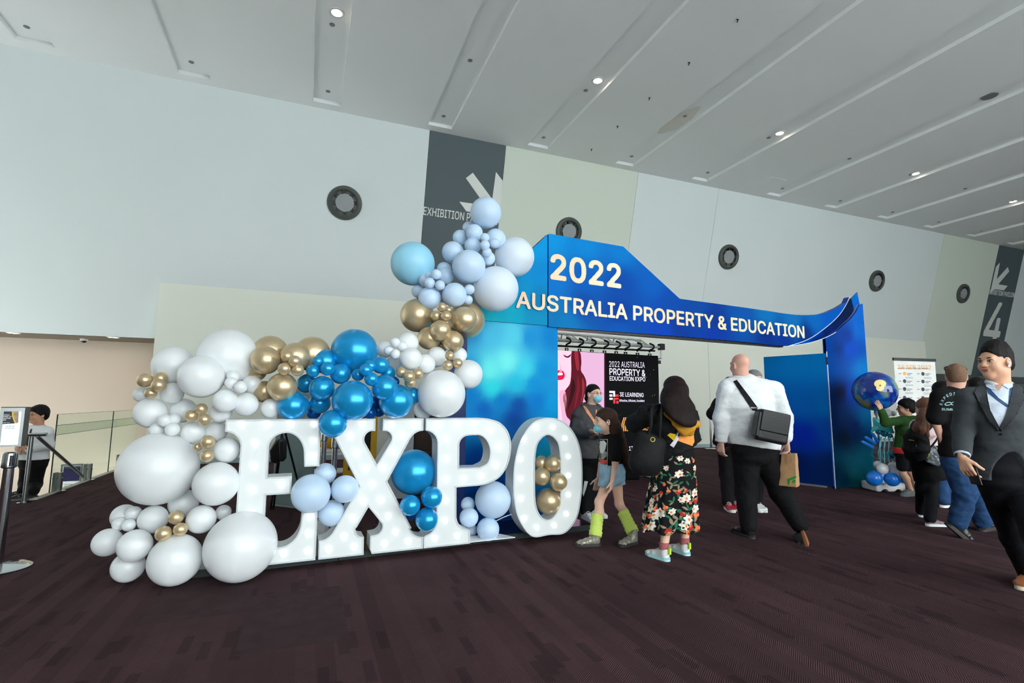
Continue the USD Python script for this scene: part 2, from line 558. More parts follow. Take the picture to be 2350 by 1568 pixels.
single('wall_left', mbox(-14.2, -14, -8, 14, -3, 8), 'paint_grey', 'plain end wall of the hall beyond the stair', None, kind='structure', smooth=False)
single('wall_right', mbox(34, 34.2, -8, 14, -1, 8), 'paint_grey', 'plain far end wall of the hall', None, kind='structure', smooth=False)
wf = T('window_1', 'tall glazed front of the hall with slim mullions', None, kind='structure')
for x0, x1 in ((-14, -2.0), (18.0, 34)):  # unseen solid ends, added to block daylight and dim both sides
    wf.add('added_pier', mbox(x0, x1, -8.1, -7.9, 0, H), 'paint_grey', False)
for i in range(13):
    wf.add('mullion', mbox(-14 + 4 * i - .05, -14 + 4 * i + .05, -8.05, -7.9, -.2, H), 'black_metal', False)
for z in (0, 2.6, 5.2, H - .1):
    wf.add('transom', mbox(-14, 34, -8.04, -7.92, z, z + .08), 'black_metal', False)

def letters(t, m, mat, name='letter', under=None):
    """each character of a lettering mesh as a part of its own"""
    m = trimesh.Trimesh(m.vertices, m.faces, process=True)
    for c in m.split(only_watertight=False):
        t.add(name, c, mat, False, under=under)


# wall graphics on the leaning slate bands
LP = Pl((0, 12.2, 3.67), (1, 0, 0), (0, -LN, 1))


def arrow_px(*q):
    return Polygon(LP.px(*q))


arrow = shapely.union_all([arrow_px((1069, 409), (1085, 396.5), (1139, 470), (1143, 512), (1130, 496)),
                           arrow_px((1138, 394.5), (1153.5, 415), (1145, 514), (1124, 492), (1128, 470)),
                           arrow_px((1054, 463), (1132, 474), (1146, 514), (1128, 494), (1070, 485))])
t0, t1 = LP.px((971, 493), (1081, 503.5))
ta, tb = LP.px((972, 478), (1075, 488))
th = .19
k_ = (t1[0] - t0[0]) / 12.2 * 19.3
sg = T('wall_sign', 'slate wall band sign with white arrow pointing down right, behind the blue balloons', 'sign', LP.w(t0))
sg.add('arrow', LP.extr(arrow, .006), 'paint_white', False)
letters(sg, LP.big('EXHIBITION PAVILION', (t0[0], t0[1]), (t0[0] + k_, t0[1] + 0.0), th, .006, 0, .012), 'paint_white')
sg2 = T('wall_sign', 'far slate wall band sign with white arrow pointing down left and large 4', 'sign', LP.w((25, 2.0)))
ar2 = affinity.translate(affinity.scale(arrow, -1, 1, origin=(0, 0)), 24.98 + 4.25, 0)
sg2.add('arrow', LP.extr(ar2, .006), 'paint_white', False)
sg2.add('lettering', LP.text('EXHIBITION PAVILION', (24.97, t0[1]), (26.68, t0[1]), th, .006), 'paint_white', False)
q4 = LP.px((2254, 782), (2282, 782), (2270, 692))
sg2.add('numeral', LP.big('4', (25.15, q4[0][1] - .15), (26.3, q4[0][1] - .15), 1.75, .006, 0, .02), 'paint_white', False)


# round air diffusers on the leaning wall
for i, (px, py, lb) in enumerate(((791, 466, 'round grey air diffuser alone on the grey wall left of the slate band'), (1305, 532, 'round air diffuser half hidden behind the blue header peak'),
                                  (1671, 590, 'round air diffuser above the header slope, right of the wall joint'), (2011, 645, 'round air diffuser above the right tip of the blue arch'),
                                  (2209, 674, 'smallest round air diffuser on the far sage panel'))):
    c = LP.px((px, py))[0]
    o = LP.w(c)
    t = T('air_diffuser', lb, 'air vent', o)
    n = LP.n
    t.add('ring', lathe([(.27, .0), (.27, .06), (.30, .075), (.36, .06), (.375, .03), (.375, 0), (.27, 0)], o, n, 40), 'vent_grey', 40)
    t.add('back_plate', lathe([(.0, .012), (.275, .012), (.275, .002), (0, .002)], o, n, 32), 'black_plastic', 40)
    t.add('hub', lathe([(0, .05), (.19, .05), (.2, .045), (.2, .0)], o, n, 32), 'vent_hub', 40)
    for k in range(8):
        a = k * pi / 4 + .1
        d = cos(a) * LP.u + sin(a) * LP.v
        e = -sin(a) * LP.u + cos(a) * LP.v
        ax = [d, (e * .8 + n * .5) / np.linalg.norm(e * .8 + n * .5), np.cross(d, (e * .8 + n * .5) / np.linalg.norm(e * .8 + n * .5))]
        t.add('blade', frame_box(o + d * .235 + n * .035 + e * .0, ax, (.09, .10, .006)), 'vent_grey', False)

# ceiling fittings
for px, py, lb in ((763, 26, 'lit ceiling downlight nearest the camera, in the trough above the diffuser'), (1369, 184, 'lit ceiling downlight above the blue header peak'),
                   (1787, 305, 'third lit ceiling downlight counted from the left'), (2100, 398, 'fourth lit ceiling downlight counted from the left'), (2324, 462, 'farthest lit ceiling downlight at the right')):
    p = onz(px, py, H + .08)
    p[0] = min(TX, key=lambda x: abs(x - p[0])) + .06        # each lamp sits in its trough
    t = T('downlight', lb, 'ceiling light', p)
    t.add('trim_ring', lathe([(.085, 0), (.085, -.012), (.12, -.012), (.125, 0)], p, n=32), 'paint_white', 40)
    t.add('lens', lathe([(0, -.004), (.088, -.004), (.088, .02), (0, .02)], p, n=24), 'lamp_glow', 40)
sprk = []
for i, x in enumerate(TX):
    if -6 < x < 26:
        sprk += [(x, 10.6), (x, 8.57)]
ORD = ['first', 'second', 'third', 'fourth', 'fifth', 'sixth', 'seventh', 'eighth', 'ninth', 'tenth', 'eleventh', 'twelfth', 'thirteenth']
for si, (x, y) in enumerate(sprk):
    p = np.array([x, y, H + .08])
    single('sprinkler', lathe([(0, -.012), (.03, -.012), (.045, -.006), (.045, 0), (0, 0)], p, n=16), 'lamp_lens', f'small sensor disc {"close to the wall" if si % 2 == 0 else "further out"} in the {ORD[si // 2]} ceiling trough from the left', 'sensor', 'sensor discs in the ceiling troughs', loc=p)
for hi_, y in enumerate((5.84, 7.0, 8.19, 9.37, 10.53)):
    p = np.array([6.23, y, H])
    single('ceiling_hook', cat_([tube([p, p + [0, 0, -.03], p + [.0, .012, -.045], p + [0, .02, -.03]], .007, 6), bx(p + [0, 0, -.004], (.04, .02, .008))]), 'black_metal',
           f'tiny dark ceiling hook above the arch, {ORD[4 - hi_]} from the wall', 'hook', 'ceiling hooks in a row', loc=p)
p = onz(2274, 222, H + .08)
p[0] = min(TX, key=lambda x: abs(x - p[0]))
t = T('ceiling_speaker', 'round flush speaker grille in the ceiling trough, top right', 'speaker', p)
t.add('rim', lathe([(.12, 0), (.12, -.01), (.14, -.01), (.145, 0)], p, n=32), 'vent_hub', 40)
t.add('grille', lathe([(0, -.006), (.12, -.006), (.12, 0), (0, 0)], p, n=24), 'lamp_lens', 40)
for px, py, lb in ((31, 764, 'lit downlight in the brown soffit, left one'), (260, 774, 'lit downlight in the brown soffit beside the cream wall')):
    p = onz(px, py, 2.55)
    t = T('soffit_downlight', lb, 'ceiling light', p)
    t.add('trim_ring', lathe([(.08, 0), (.08, -.01), (.105, -.01), (.11, 0)], p, n=24), 'paint_white', 40)
    t.add('lens', lathe([(0, -.003), (.082, -.003), (.082, .0), (0, .0)], p, n=24), 'lamp_glow', 40)
p = onz(193, 778, 2.55)
t = T('security_camera', 'small white dome camera under the brown soffit', 'camera', p)
t.add('collar', lathe([(0, 0), (.07, 0), (.07, -.03), (.055, -.04), (0, -.04)], p, n=24), 'white_plastic', 40)
t.add('dome', lathe([(0.05, -.035), (.045, -.06), (.03, -.078), (0, -.085)], p, n=24), 'black_gloss', 40)

# ================================================================== marquee letters
look('letter_face', (164, 170, 170), .35, vary=.01, emit=(238, 248, 248), strength=.15)
look('letter_side', (196, 202, 204), .4, vary=.02)
look('bulb_glow', (255, 255, 255), .4, emit=(250, 253, 255), strength=.8)
look('bulb_collar', (240, 242, 240), .3)
E0 = onz(620, 1297, .06)
LA = math.atan2(*(lambda a, b: (b[1] - a[1], b[0] - a[0]))(E0, onz(1180, 1237, .06)))
LT = Pl(E0, (cos(LA), sin(LA), 0))                 # the letters' front plane; s = 0 at E0, v = 0 on the platform


def arc(c, r, a0, a1, n=9, ry=None):
    a = np.radians(np.linspace(a0, a1, n))
    return [(c[0] + r * np.cos(t), c[1] + (ry or r) * np.sin(t)) for t in a]


SE = Polygon([(-.364, 1.09), (.307, 1.09), (.316, .718), (.204, .718)] + arc((.06, .80), .138, 0, 90, 10, .184) + arc((.06, .88), .118, 90, 180, 8, .104)
             + [(-.056, .651), (.118, .651), (.117, .516), (-.057, .516), (-.057, .25)] + arc((.06, .25), .117, 180, 270, 8, .127) + arc((.06, .30), .142, -90, 0, 10, .177)
             + [(.205, .372), (.319, .372), (.32, 0), (-.364, 0), (-.364, .09)] + arc((-.364, .20), .11, -90, 0, 6) + [(-.254, .89)] + arc((-.364, .89), .11, 0, 90, 6) + [(-.364, 1.0)])
SX = Polygon([(.38, 1.09), (.74, 1.09), (.74, .988)] + arc((.72, .924), .066, 90, 205, 8) + [(.764, .714), (.874, .90)] + arc((.818, .926), .062, -25, 90, 8)
             + [(.80, .99), (.80, 1.09), (1.147, 1.09), (1.147, .985)] + arc((1.147, .86), .125, 90, 152, 6) + [(.854, .572), (1.069, .178)] + arc((1.175, .224), .13, 205, 270, 6)
             + [(1.171, .09), (1.171, 0), (.749, 0), (.731, .04), (.731, .145)] + arc((.765, .21), .062, -90, 20, 8) + [(.709, .373), (.621, .217)] + arc((.675, .205), .062, 170, 270, 8)
             + [(.682, .143), (.686, 0), (.341, 0), (.337, .143)] + arc((.34, .26), .117, -90, -28, 6) + [(.631, .545), (.424, .933)] + arc((.33, .88), .107, 30, 90, 6) + [(.38, .99)])
SP = Polygon([(1.167, 1.09), (1.70, 1.09)] + smooth_line([(1.753, 1.084), (1.863, 1.047), (1.945, .96), (1.977, .827), (1.946, .669), (1.868, .558), (1.76, .507), (1.669, .491)], 5).tolist()
             + [(1.456, .487), (1.461, .24)] + arc((1.59, .25), .13, 190, 262, 7) + [(1.59, .106), (1.59, 0), (1.176, 0), (1.174, .091)] + arc((1.17, .215), .112, -80, 0, 6)
             + [(1.276, .86)] + arc((1.16, .87), .116, 0, 85, 6) + [(1.167, .986)],
             [[(1.478, .655), (1.476, .85)] + arc((1.56, .85), .086, 180, 95, 6) + smooth_line([(1.60, .938), (1.678, .932), (1.74, .876), (1.768, .785), (1.745, .69), (1.667, .652)], 4).tolist()])
SO = Polygon(smooth_line([(2.37, 1.09), (2.20, 1.045), (2.075, .89), (2.015, .70), (2.0, .52), (2.01, .34), (2.06, .16), (2.19, .004), (2.37, 0), (2.54, .004), (2.67, .13), (2.725, .34), (2.738, .52), (2.727, .73), (2.665, .91), (2.54, 1.045)], 6, True),
             [smooth_line([(2.357, .925), (2.26, .86), (2.226, .73), (2.222, .52), (2.23, .31), (2.275, .19), (2.357, .14), (2.44, .19), (2.485, .31), (2.492, .52), (2.487, .73), (2.455, .86)], 6, True)])
BU = dict(E='-.26,1.05 -.088,1.051 .083,1.05 .258,1.048 -.161,.909 .257,.919 .256,.795 -.158,.736 .041,.585 -.158,.561 -.158,.39 -.158,.22 -.26,.07 -.09,.07 .26,.333 .257,.201 .259,.069 .087,.068',
          X='.45,1.042 .626,1.042 .54,.947 .594,.812 .67,.684 .813,.68 .729,.551 .659,.421 .804,.42 .583,.293 .871,.287 .523,.155 .934,.152 .41,.068 .605,.067 .847,.066 1.041,.065 .869,1.039 1.061,1.037 .958,.945 .886,.813',
          P='1.271,1.03 1.446,1.034 1.612,1.029 1.765,.973 1.85,.827 1.825,.661 1.683,.57 1.519,.555 1.353,.906 1.355,.733 1.356,.558 1.357,.383 1.358,.21 1.268,.069 1.47,.07',
          O='2.234,.996 2.412,.996 2.103,.888 2.546,.89 2.072,.709 2.58,.715 2.076,.528 2.582,.535 2.078,.349 2.581,.354 2.113,.169 2.555,.176 2.241,.077 2.426,.079')
TH = .19
for k, sh, lb in (('E', SE, 'white light-up letter E, first of the four giant letters'), ('X', SX, 'white light-up letter X between the E and the P'),
                  ('P', SP, 'white light-up letter P between the X and the O'), ('O', SO, 'white light-up letter O at the right end, gold balloons inside')):
    c = sh.centroid
    t = T('marquee_letter', lb, 'light-up letter', LT.w((c.x, 0), -TH / 2))
    rim = sh.difference(sh.buffer(-.012, join_style=2))
    t.add('side_wall', LT.extr(rim, TH, -TH), 'letter_side', False)
    t.add('face', LT.extr(sh.buffer(-.0115, join_style=2), .012, -.020), 'letter_face', False)
    t.add('back_panel', LT.extr(sh.buffer(-.0115, join_style=2), .008, -TH), 'letter_side', False)
    for q in BU[k].split():
        u, v = map(float, q.split(','))
        o = LT.w((u, v), -.008)
        t.add('bulb', lathe([(0, .034), (.010, .032), (.019, .024), (.023, .012), (.021, 0), (0, 0)], o, LT.n, 14), 'bulb_glow', 60)

look('platform_edge', (84, 94, 94), .22, .85, vary=.15, vs=5)
# platform under the letters
b0, b1 = onz(440, 1328), onz(1358, 1217)
BP = Pl(b0, b1 - b0, (0, 0, 1))
bl = np.linalg.norm(b1 - b0)
t = T('platform', 'glossy black low platform carrying the EXPO letters', 'platform', b0 + (b1 - b0) / 2)
for a, b in ((-.02, 1.02), (1.025, 2.19), (2.195, bl)):
    m = BP.extr([(a, 0), (b, 0), (b, .055), (a, .055)], .62, -.62)
    t.add('board', m, 'black_gloss', False)
    t.add('front_edge', BP.extr([(a, .002), (b, .002), (b, .053), (a, .053)], .004), 'platform_edge', False)
e1 = LT.w((1.6, 0))
pc = [LT.w((1.47, 0), -.02), LT.w((2.03, 0), -.02), LT.w((1.93, 0), -.2), LT.w((1.45, 0), -.2)]
single('base_sheet', Pl((0, 0, 0), (1, 0, 0), (0, 1, 0)).extr(Polygon([(p[0], p[1]) for p in pc]), .008, .062), 'white_plastic', 'white base sheet lying on the platform between P and O', 'sheet', smooth=False)
single('power_cable', tube(smooth_line([LT.w((1.80, .02), -.24), LT.w((1.88, .10), -.22), LT.w((1.97, .16), -.16), LT.w((2.06, .19), -.14)], 6), .005, 8), 'white_plastic', 'short white cable running from the balloons to the O', 'cable')

# ================================================================== blue entrance arch
look_cd('arch_print', .5, specular_ior_level=.06)
look('arch_edge', (14, 60, 150), .4)
look('arch_white_edge', (215, 225, 235), .4)
look('arch_inside', (10, 22, 62), .5)
look('door_blue', (4, 92, 186), .35)
AP0 = onz(1280, 1195)
APd = onz(1913, 1122)
AR = Pl(AP0, APd - AP0)
AW = AR.u
arch = T('entrance_arch', 'tall blue printed entrance arch with gold title lettering', 'arch', AR.w((2.5, 0)))


def sheet(poly_pl, plane, d, cols, step=.06, th=.02):
    """printed front sheet of a panel with its print colours, sampled lighting included (pixel-sampled anchors in plane coordinates)"""
    p, f = polygrid(poly_pl, step)
    cd = idw([c[0] for c in cols], [lin(c[1]) for c in cols], p, 3.2) * [1, 1.12, .95]  # sampled colours carry the lighting along with the print
    return trimesh.Trimesh(plane.w(p, d), f, process=False), cd


def printed(name, px_pts, plane, d, th, cols_px, step=.06, edge='arch_edge', gain=1.0):
    P = plane.px(*px_pts)
    m, cd = sheet(Polygon(P).buffer(0), plane, d + .0015, [(plane.px(c[0])[0], c[1]) for c in cols_px], step)
    a = arch.add(name, plane.extr(P, th, d - th), edge, False)
    arch.add('print', m, 'arch_print', False, under=a, cd=np.minimum(cd * gain, .95))
    return P


top_curve = [(1560, 686), (1650, 698), (1760, 713.5), (1800, 720), (1829, 723), (1850, 723.5), (1870, 722.6), (1887, 720), (1903, 715), (1925.5, 705), (1943.5, 694), (1949, 682)]
front_edge = [(1949, 682), (1942, 698), (1925.5, 723), (1903, 745), (1870, 770), (1842.6, 784), (1809, 794.5), (1760, 791)]
HB = [(1258.5, 750), (1530, 770), (1700, 784)]
BLU = [((1262, 545), (0, 132, 214)), ((1340, 556), (0, 120, 206)), ((1425, 572), (0, 110, 200)), ((1270, 640), (0, 104, 200)), ((1340, 640), (0, 84, 184)), ((1425, 650), (0, 66, 166)),
       ((1500, 640), (0, 84, 184)), ((1270, 720), (0, 106, 178)), ((1340, 700), (2, 66, 160)), ((1420, 720), (2, 54, 150)), ((1300, 748), (0, 108, 182)), ((1420, 758), (0, 76, 176)), ((1520, 765), (0, 60, 178)),
       ((1540, 700), (0, 66, 166)), ((1600, 700), (2, 64, 158)), ((1640, 775), (2, 50, 162)), ((1700, 720), (2, 74, 164)), ((1760, 722), (6, 100, 178)), ((1760, 770), (2, 40, 130)), ((1820, 735), (8, 98, 178)),
       ((1870, 735), (4, 90, 180)), ((1900, 725), (2, 78, 180)), ((1940, 695), (0, 76, 186)), ((1850, 770), (2, 40, 120)), ((1800, 785), (2, 44, 140)), ((1640, 735), (2, 48, 140)), ((1560, 750), (2, 48, 146))]
printed('header_panel', [(1258.6, 537.5), (1262, 536.8), (1430, 566)] + top_curve + front_edge[1:] + HB[::-1], AR, 0, .09, BLU, .05)
LC = [((1225, 570), (0, 138, 214)), ((1250, 550), (0, 134, 214)), ((1240, 620), (0, 122, 200)), ((1200, 660), (0, 128, 196)), ((1240, 690), (2, 112, 178)), ((1170, 720), (6, 148, 188)), ((1120, 728), (10, 160, 190)), ((1240, 738), (4, 128, 184)), ((1130, 650), (0, 140, 200))]
printed('header_wing', [(1224, 569), (1255, 540.5), (1257.5, 540), (1257.2, 747), (1104, 735), (1104, 640)], AR, -.012, .07, LC, .05)
# left leg of the arch: a box with a wide printed front
PC = [((1085, 760), (40, 130, 200)), ((1130, 770), (70, 170, 220)), ((1180, 770), (80, 185, 225)), ((1215, 775), (20, 130, 205)), ((1265, 775), (0, 116, 198)), ((1080, 850), (20, 130, 200)), ((1125, 850), (100, 210, 225)),
      ((1165, 830), (110, 215, 230)), ((1205, 850), (60, 190, 225)), ((1250, 850), (0, 130, 205)), ((1085, 910), (0, 110, 190)), ((1130, 890), (40, 190, 215)), ((1185, 880), (30, 170, 215)), ((1110, 940), (0, 90, 180)),
      ((1150, 920), (0, 110, 190)), ((1190, 930), (6, 70, 156)), ((1230, 920), (0, 110, 200)), ((1270, 930), (0, 140, 215)), ((1180, 960), (4, 62, 150)), ((1090, 975), (0, 120, 200)), ((1260, 970), (0, 130, 210)),
      ((1225, 880), (0, 130, 206)), ((1200, 1000), (0, 90, 180)), ((1100, 1060), (0, 70, 170)), ((1240, 1050), (0, 128, 170)), ((1110, 1180), (0, 60, 150)), ((1200, 1190), (6, 50, 140)), ((1150, 1120), (0, 70, 170))]
PL = Pl(AR.w((0, 0), -.03), AW)
pq = PL.px((1279.6, 752), (1073, 735))
lx0, lx1, lz = pq[1][0], pq[0][0], 2.2
poly = sbox(lx0, .92, lx1, lz)
pr = arch.add('leg_panel', PL.extr(sbox(lx0, 0, lx1, lz), .6, -.6), 'arch_edge', False)
for z0, z1 in ((0, .92), (.923, lz)):
    m, cd = sheet(sbox(lx0, z0, lx1, z1), PL, .0015, [(PL.px(c[0])[0], c[1]) for c in PC], .05)
    arch.add('print', m, 'arch_print', False, under=pr, cd=cd)
# dark soffit rail of the header
arch.add('soffit_rail', AR.extr([AR.px((1281, 756))[0], AR.px((1800, 797))[0], (lambda q: (q[0], q[1] + .03))(AR.px((1800, 797))[0]), (lambda q: (q[0], q[1] + .03))(AR.px((1281, 756))[0])], .07, -.09), 'black_metal', False)
# second blade of the swoosh, behind the first, and the inner dark face between
B1 = Pl(AR.w((0, 0), -.42), AW)
B2 = Pl(AR.w((0, 0), -.3), AW)
second = [(1974, 697.5), (1964, 717.7), (1953, 731.5), (1925.5, 756), (1898, 773), (1864.7, 785), (1831.5, 792), (1795.5, 796), (1700, 786)]
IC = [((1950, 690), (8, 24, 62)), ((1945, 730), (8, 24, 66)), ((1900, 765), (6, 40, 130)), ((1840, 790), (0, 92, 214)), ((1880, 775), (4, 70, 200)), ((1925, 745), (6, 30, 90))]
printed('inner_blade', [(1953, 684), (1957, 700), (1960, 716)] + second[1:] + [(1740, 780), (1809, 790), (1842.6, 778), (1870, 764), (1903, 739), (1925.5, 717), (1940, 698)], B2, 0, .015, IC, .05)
TC = [((1960, 690), (0, 96, 200)), ((1970, 672), (0, 110, 214)), ((1968, 700), (0, 92, 200)), ((1956, 710), (0, 84, 190))]
printed('back_blade', [(1950, 688), (1967.5, 671), (1972, 696), (1976, 720), (1965, 730), (1956, 716)], B1, 0, .015, TC, .04)
for nm, cu, pl, d in (('edge_strip', [(1950, 680)] + front_edge[1:-1], AR, .004), ('edge_strip', second[:-1], Pl(AR.w((0, 0), .0), AW), .012)):
    arch.add(nm, tube(smooth_line([pl.w(np.array(pl.px(q)[0]), d) for q in cu], 4), .006, 6), 'arch_white_edge')
# right leg: a sheet curving forward, its top cut along the swoosh
rx0 = AR.px((1896, 803))[0]
pts2 = [AR.w((rx0[0], 0)), APd + AW * .22 + AR.n * .0, APd + AW * .42 + AR.n * .05, APd + AW * .60 + AR.n * .15, APd + AW * .70 + AR.n * .24]
pl_c = smooth_line(pts2, 8)
s_ = np.concatenate([[0], np.cumsum(np.linalg.norm(np.diff(pl_c, axis=0), axis=1))])
tops = []
c_top = sorted([tuple(proj(q)) for q in []])
sx = np.array([q[0] for q in second[::-1]] + [1985, 1990])
sy = np.array([q[1] for q in second[::-1]] + [740, 850])
for p in pl_c:
    # height whose picture falls on the swoosh line
    best = min(np.linspace(2.0, 3.2, 241), key=lambda z: abs(proj((p[0], p[1], z))[1] - np.interp(proj((p[0], p[1], z))[0], sx[:9], sy[:9])))
    tops.append(best)
tops = np.minimum(np.maximum.accumulate(tops), 3.05)
vv = np.linspace(0, 1, 28)
G = np.array([[(p[0], p[1], z * tp) for z in vv] for p, tp in zip(pl_c, tops)])
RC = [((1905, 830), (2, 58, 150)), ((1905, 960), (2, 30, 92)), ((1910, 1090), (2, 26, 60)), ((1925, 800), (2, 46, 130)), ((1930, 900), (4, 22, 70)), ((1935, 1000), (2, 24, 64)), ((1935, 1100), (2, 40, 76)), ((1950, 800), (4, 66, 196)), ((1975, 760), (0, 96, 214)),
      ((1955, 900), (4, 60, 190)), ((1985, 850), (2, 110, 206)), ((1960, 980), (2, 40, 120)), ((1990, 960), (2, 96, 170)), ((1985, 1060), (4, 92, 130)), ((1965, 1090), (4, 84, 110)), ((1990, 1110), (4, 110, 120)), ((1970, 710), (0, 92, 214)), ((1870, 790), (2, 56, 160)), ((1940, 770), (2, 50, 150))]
front_m = gridmesh(G)
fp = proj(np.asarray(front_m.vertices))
cd = idw([c[0] for c in RC], [lin(c[1]) for c in RC], fp, 3.0) * [.8, 1.15, .88]  # print gradient of the leg with its sampled lighting left in
nrm = np.array([-AW[1], AW[0], 0]) * 1.0
back = front_m.copy()
back.vertices = np.asarray(back.vertices) - AR.n * .05
solid = trimesh.Trimesh(np.vstack([front_m.vertices - AR.n * .001, back.vertices]), np.vstack([front_m.faces, back.faces[:, ::-1] + len(front_m.vertices)]), process=False)
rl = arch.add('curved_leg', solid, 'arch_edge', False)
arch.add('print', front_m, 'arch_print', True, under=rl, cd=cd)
arch.add('edge_strip', tube([AR.w((rx0[0], 0), .004), AR.w((rx0[0], 2.13), .004)], .008, 6), 'arch_white_edge')
arch.add('hinge', bx(AR.w((rx0[0] - .02, 1.98), .0), (.03, .03, .12)), 'black_metal', False)
# the door leaf that swings back into the hall
dB = onz(1768, 1104)
dl = AR.w((rx0[0] - .015, 0))
dd = dB - dl
DO = Pl(dl, -dd)
Ld = np.linalg.norm(dd)
m, cd = sheet(sbox(-Ld, .03, 0, 2.10), Pl(dl, -dd), .0215, [((-Ld, 2.1), (0, 108, 190)), ((-Ld * .5, 2.0), (0, 112, 196)), ((0, 2.0), (0, 110, 190)), ((-Ld, 1.3), (0, 84, 180)), ((-Ld * .4, 1.3), (0, 92, 190)), ((0, 1.3), (0, 100, 190)),
                                                       ((-Ld, .8), (2, 40, 150)), ((-Ld * .4, .8), (4, 40, 176)), ((0, .9), (2, 66, 170)), ((-Ld * .5, .3), (2, 30, 100)), ((0, .3), (2, 34, 96)), ((-Ld, .2), (2, 40, 110))], .06)
dr = arch.add('door_leaf', DO.extr(sbox(-Ld, .03, 0, 2.10), .04, -.02), 'arch_edge', False)
arch.add('print', m, 'arch_print', False, under=dr, cd=cd)
arch.add('door_sill', DO.extr(sbox(-Ld, 0, -.1, .03), .05, -.025), 'alu', False)

# gold title
LOOK['gold_print'] = usdkit.material(stage, '/World/Looks/gold_print', {
    'g': ('geometry', {}), 's': ('separate_xyz', {}), 'm': ('map_range', {'from_min': 1.9, 'from_max': 7.4}),
    'r': ('rgb_ramp', {'ramp': [(0, lin((226, 178, 150))), (.12, lin((240, 206, 168))), (.3, lin((250, 226, 196))), (.45, lin((244, 214, 170))), (.7, lin((238, 222, 176))), (1, lin((242, 234, 206)))]}),
    'p': ('principled_bsdf', {'roughness': .4})}, [('g.position', 's.vector'), ('s.x', 'm.value'), ('m.result', 'r.fac'), ('r.color', 'p.base_color')], surface='p.BSDF')
a0, a1, a2 = AR.px((1184, 706.5), (1846, 777), (1200, 668))
letters(arch, AR.big('AUSTRALIA PROPERTY & EDUCATION', a0, a1, .19, .006, .001, .034), 'gold_print')
a0, a1, a2 = AR.px((1262.5, 641.5), (1425, 663), (1262.5, 585))
letters(arch, AR.big('2022', a0, a1, .31, .006, .001, .045), 'gold_print', 'numeral')
print('arch text', a0, a1, a2, 'leg', lx0, lx1, 'tops', tops[0], tops[-1], [depth(p) for p in (AP0, APd)])

# ================================================================== LED wall inside, hung from a truss
look_screen('screen_image', .42)
DS = 8.9
SC = Pl(at(1510, 1000, DS), AW + np.array([0, -.02, 0]))
sz = SC.px((1510, 817))[0][1]
sl, sr = SC.px((1280, 806), (1510, 817))
pad = .7
z0 = SC.px((1510, 1092))[0][1]
print('screen', sl, sr, z0, SC.w((0, z0)))
sw = T('led_wall', 'large LED video wall seen through the arch, pink portrait and black title slide', 'screen', SC.w((-1, z0)))
x0s, x1s = sl[0] - pad, sr[0]
npan = 5
xs = np.linspace(x0s, x1s, npan + 1)
zs = np.linspace(z0, sr[1], 5)
for i in range(npan):
    for j in range(4):
        sw.add('led_panel', SC.extr(sbox(xs[i] + .001, zs[j] + .001, xs[i + 1] - .001, zs[j + 1] - .001), .08, -.081), 'black_plastic', False)


def img(name, poly_px, col, d, gain=1.0, sm=0):
    P = SC.px(*poly_px)
    if sm:
        P = smooth_line(P, sm, True)
    poly = Polygon(P).buffer(0).intersection(sbox(x0s, z0, x1s, sr[1]))
    m = SC.extr(poly, .0006, d)
    sw.add(name, m, 'screen_image', False, cd=np.tile(np.array(lin(col)) * gain, (len(m.vertices), 1)))


div = 1386.5
lft = SC.w((x0s, 0))
full = [tuple(proj(SC.w(q))) for q in ((x0s, z0), (x0s, sr[1]))]
img('picture_field', [full[1], (div, 811), (div, 1090), full[0]], (226, 178, 214), 0)
img('slide_field', [(div, 811), (1511, 817), (1511, 1076), (div, 1090)], (7, 8, 9), 0)
img('slide_edge', [(div, 811), (div + 3.5, 811), (div + 3.5, 1090), (div, 1090)], (54, 10, 30), .0006)
img('face', [full[1], (1312, 806), (1313, 850), (1309, 880), (1302, 893), (1290, 897), (1283, 905), (1290, 960), (1300, 1090), full[0]], (255, 206, 226), .0008)
img('nose_shade', [(1281, 858), (1286, 846), (1284, 830), (1288, 845), (1290, 857), (1286, 862)], (240, 170, 200), .0014, sm=3)
img('hair', [(1312, 806), (1330, 806.5), (1334, 830), (1333, 850), (1340, 862), (1345, 875), (1345, 890), (1340, 910), (1336, 935), (1340, 955), (1330, 975), (1313, 985), (1308, 965), (1300, 955), (1295, 930), (1292, 912), (1298, 895), (1308, 880), (1311, 850)], (92, 20, 34), .0012, sm=4)
for q, c in (([(1318, 808), (1326, 808), (1329, 845), (1324, 850), (1320, 830)], (150, 40, 60)), ([(1336, 868), (1341, 882), (1339, 905), (1333, 925), (1336, 900)], (160, 46, 58)),
             ([(1314, 870), (1320, 890), (1312, 920), (1303, 940), (1308, 905)], (50, 10, 18)), ([(1310, 955), (1326, 950), (1334, 960), (1320, 975)], (56, 10, 22)), ([(1325, 860), (1330, 890), (1322, 930), (1318, 935), (1324, 890)], (120, 28, 42))):
    img('hair_strand', q, c, .0018, sm=4)
img('lips', [(1268, 856), (1279, 851), (1285, 850), (1292, 852), (1296, 860), (1294, 868), (1288, 872), (1278, 872), (1268, 868)], (222, 26, 70), .0014, sm=3)
img('teeth', [(1272, 858), (1282, 856), (1291, 857), (1290, 861), (1280, 862), (1272, 862)], (255, 236, 240), .002, sm=3)
img('closed_eye', [(1293, 814), (1302, 818), (1310, 813), (1308, 819), (1302, 821.5), (1296, 819)], (96, 24, 50), .0014, sm=3)
img('neck_shade', [(1284, 900), (1298, 900), (1300, 930), (1290, 950)], (246, 176, 204), .0012, sm=3)
WHT, RED, ORG = (236, 232, 255), (232, 62, 66), (255, 168, 84)


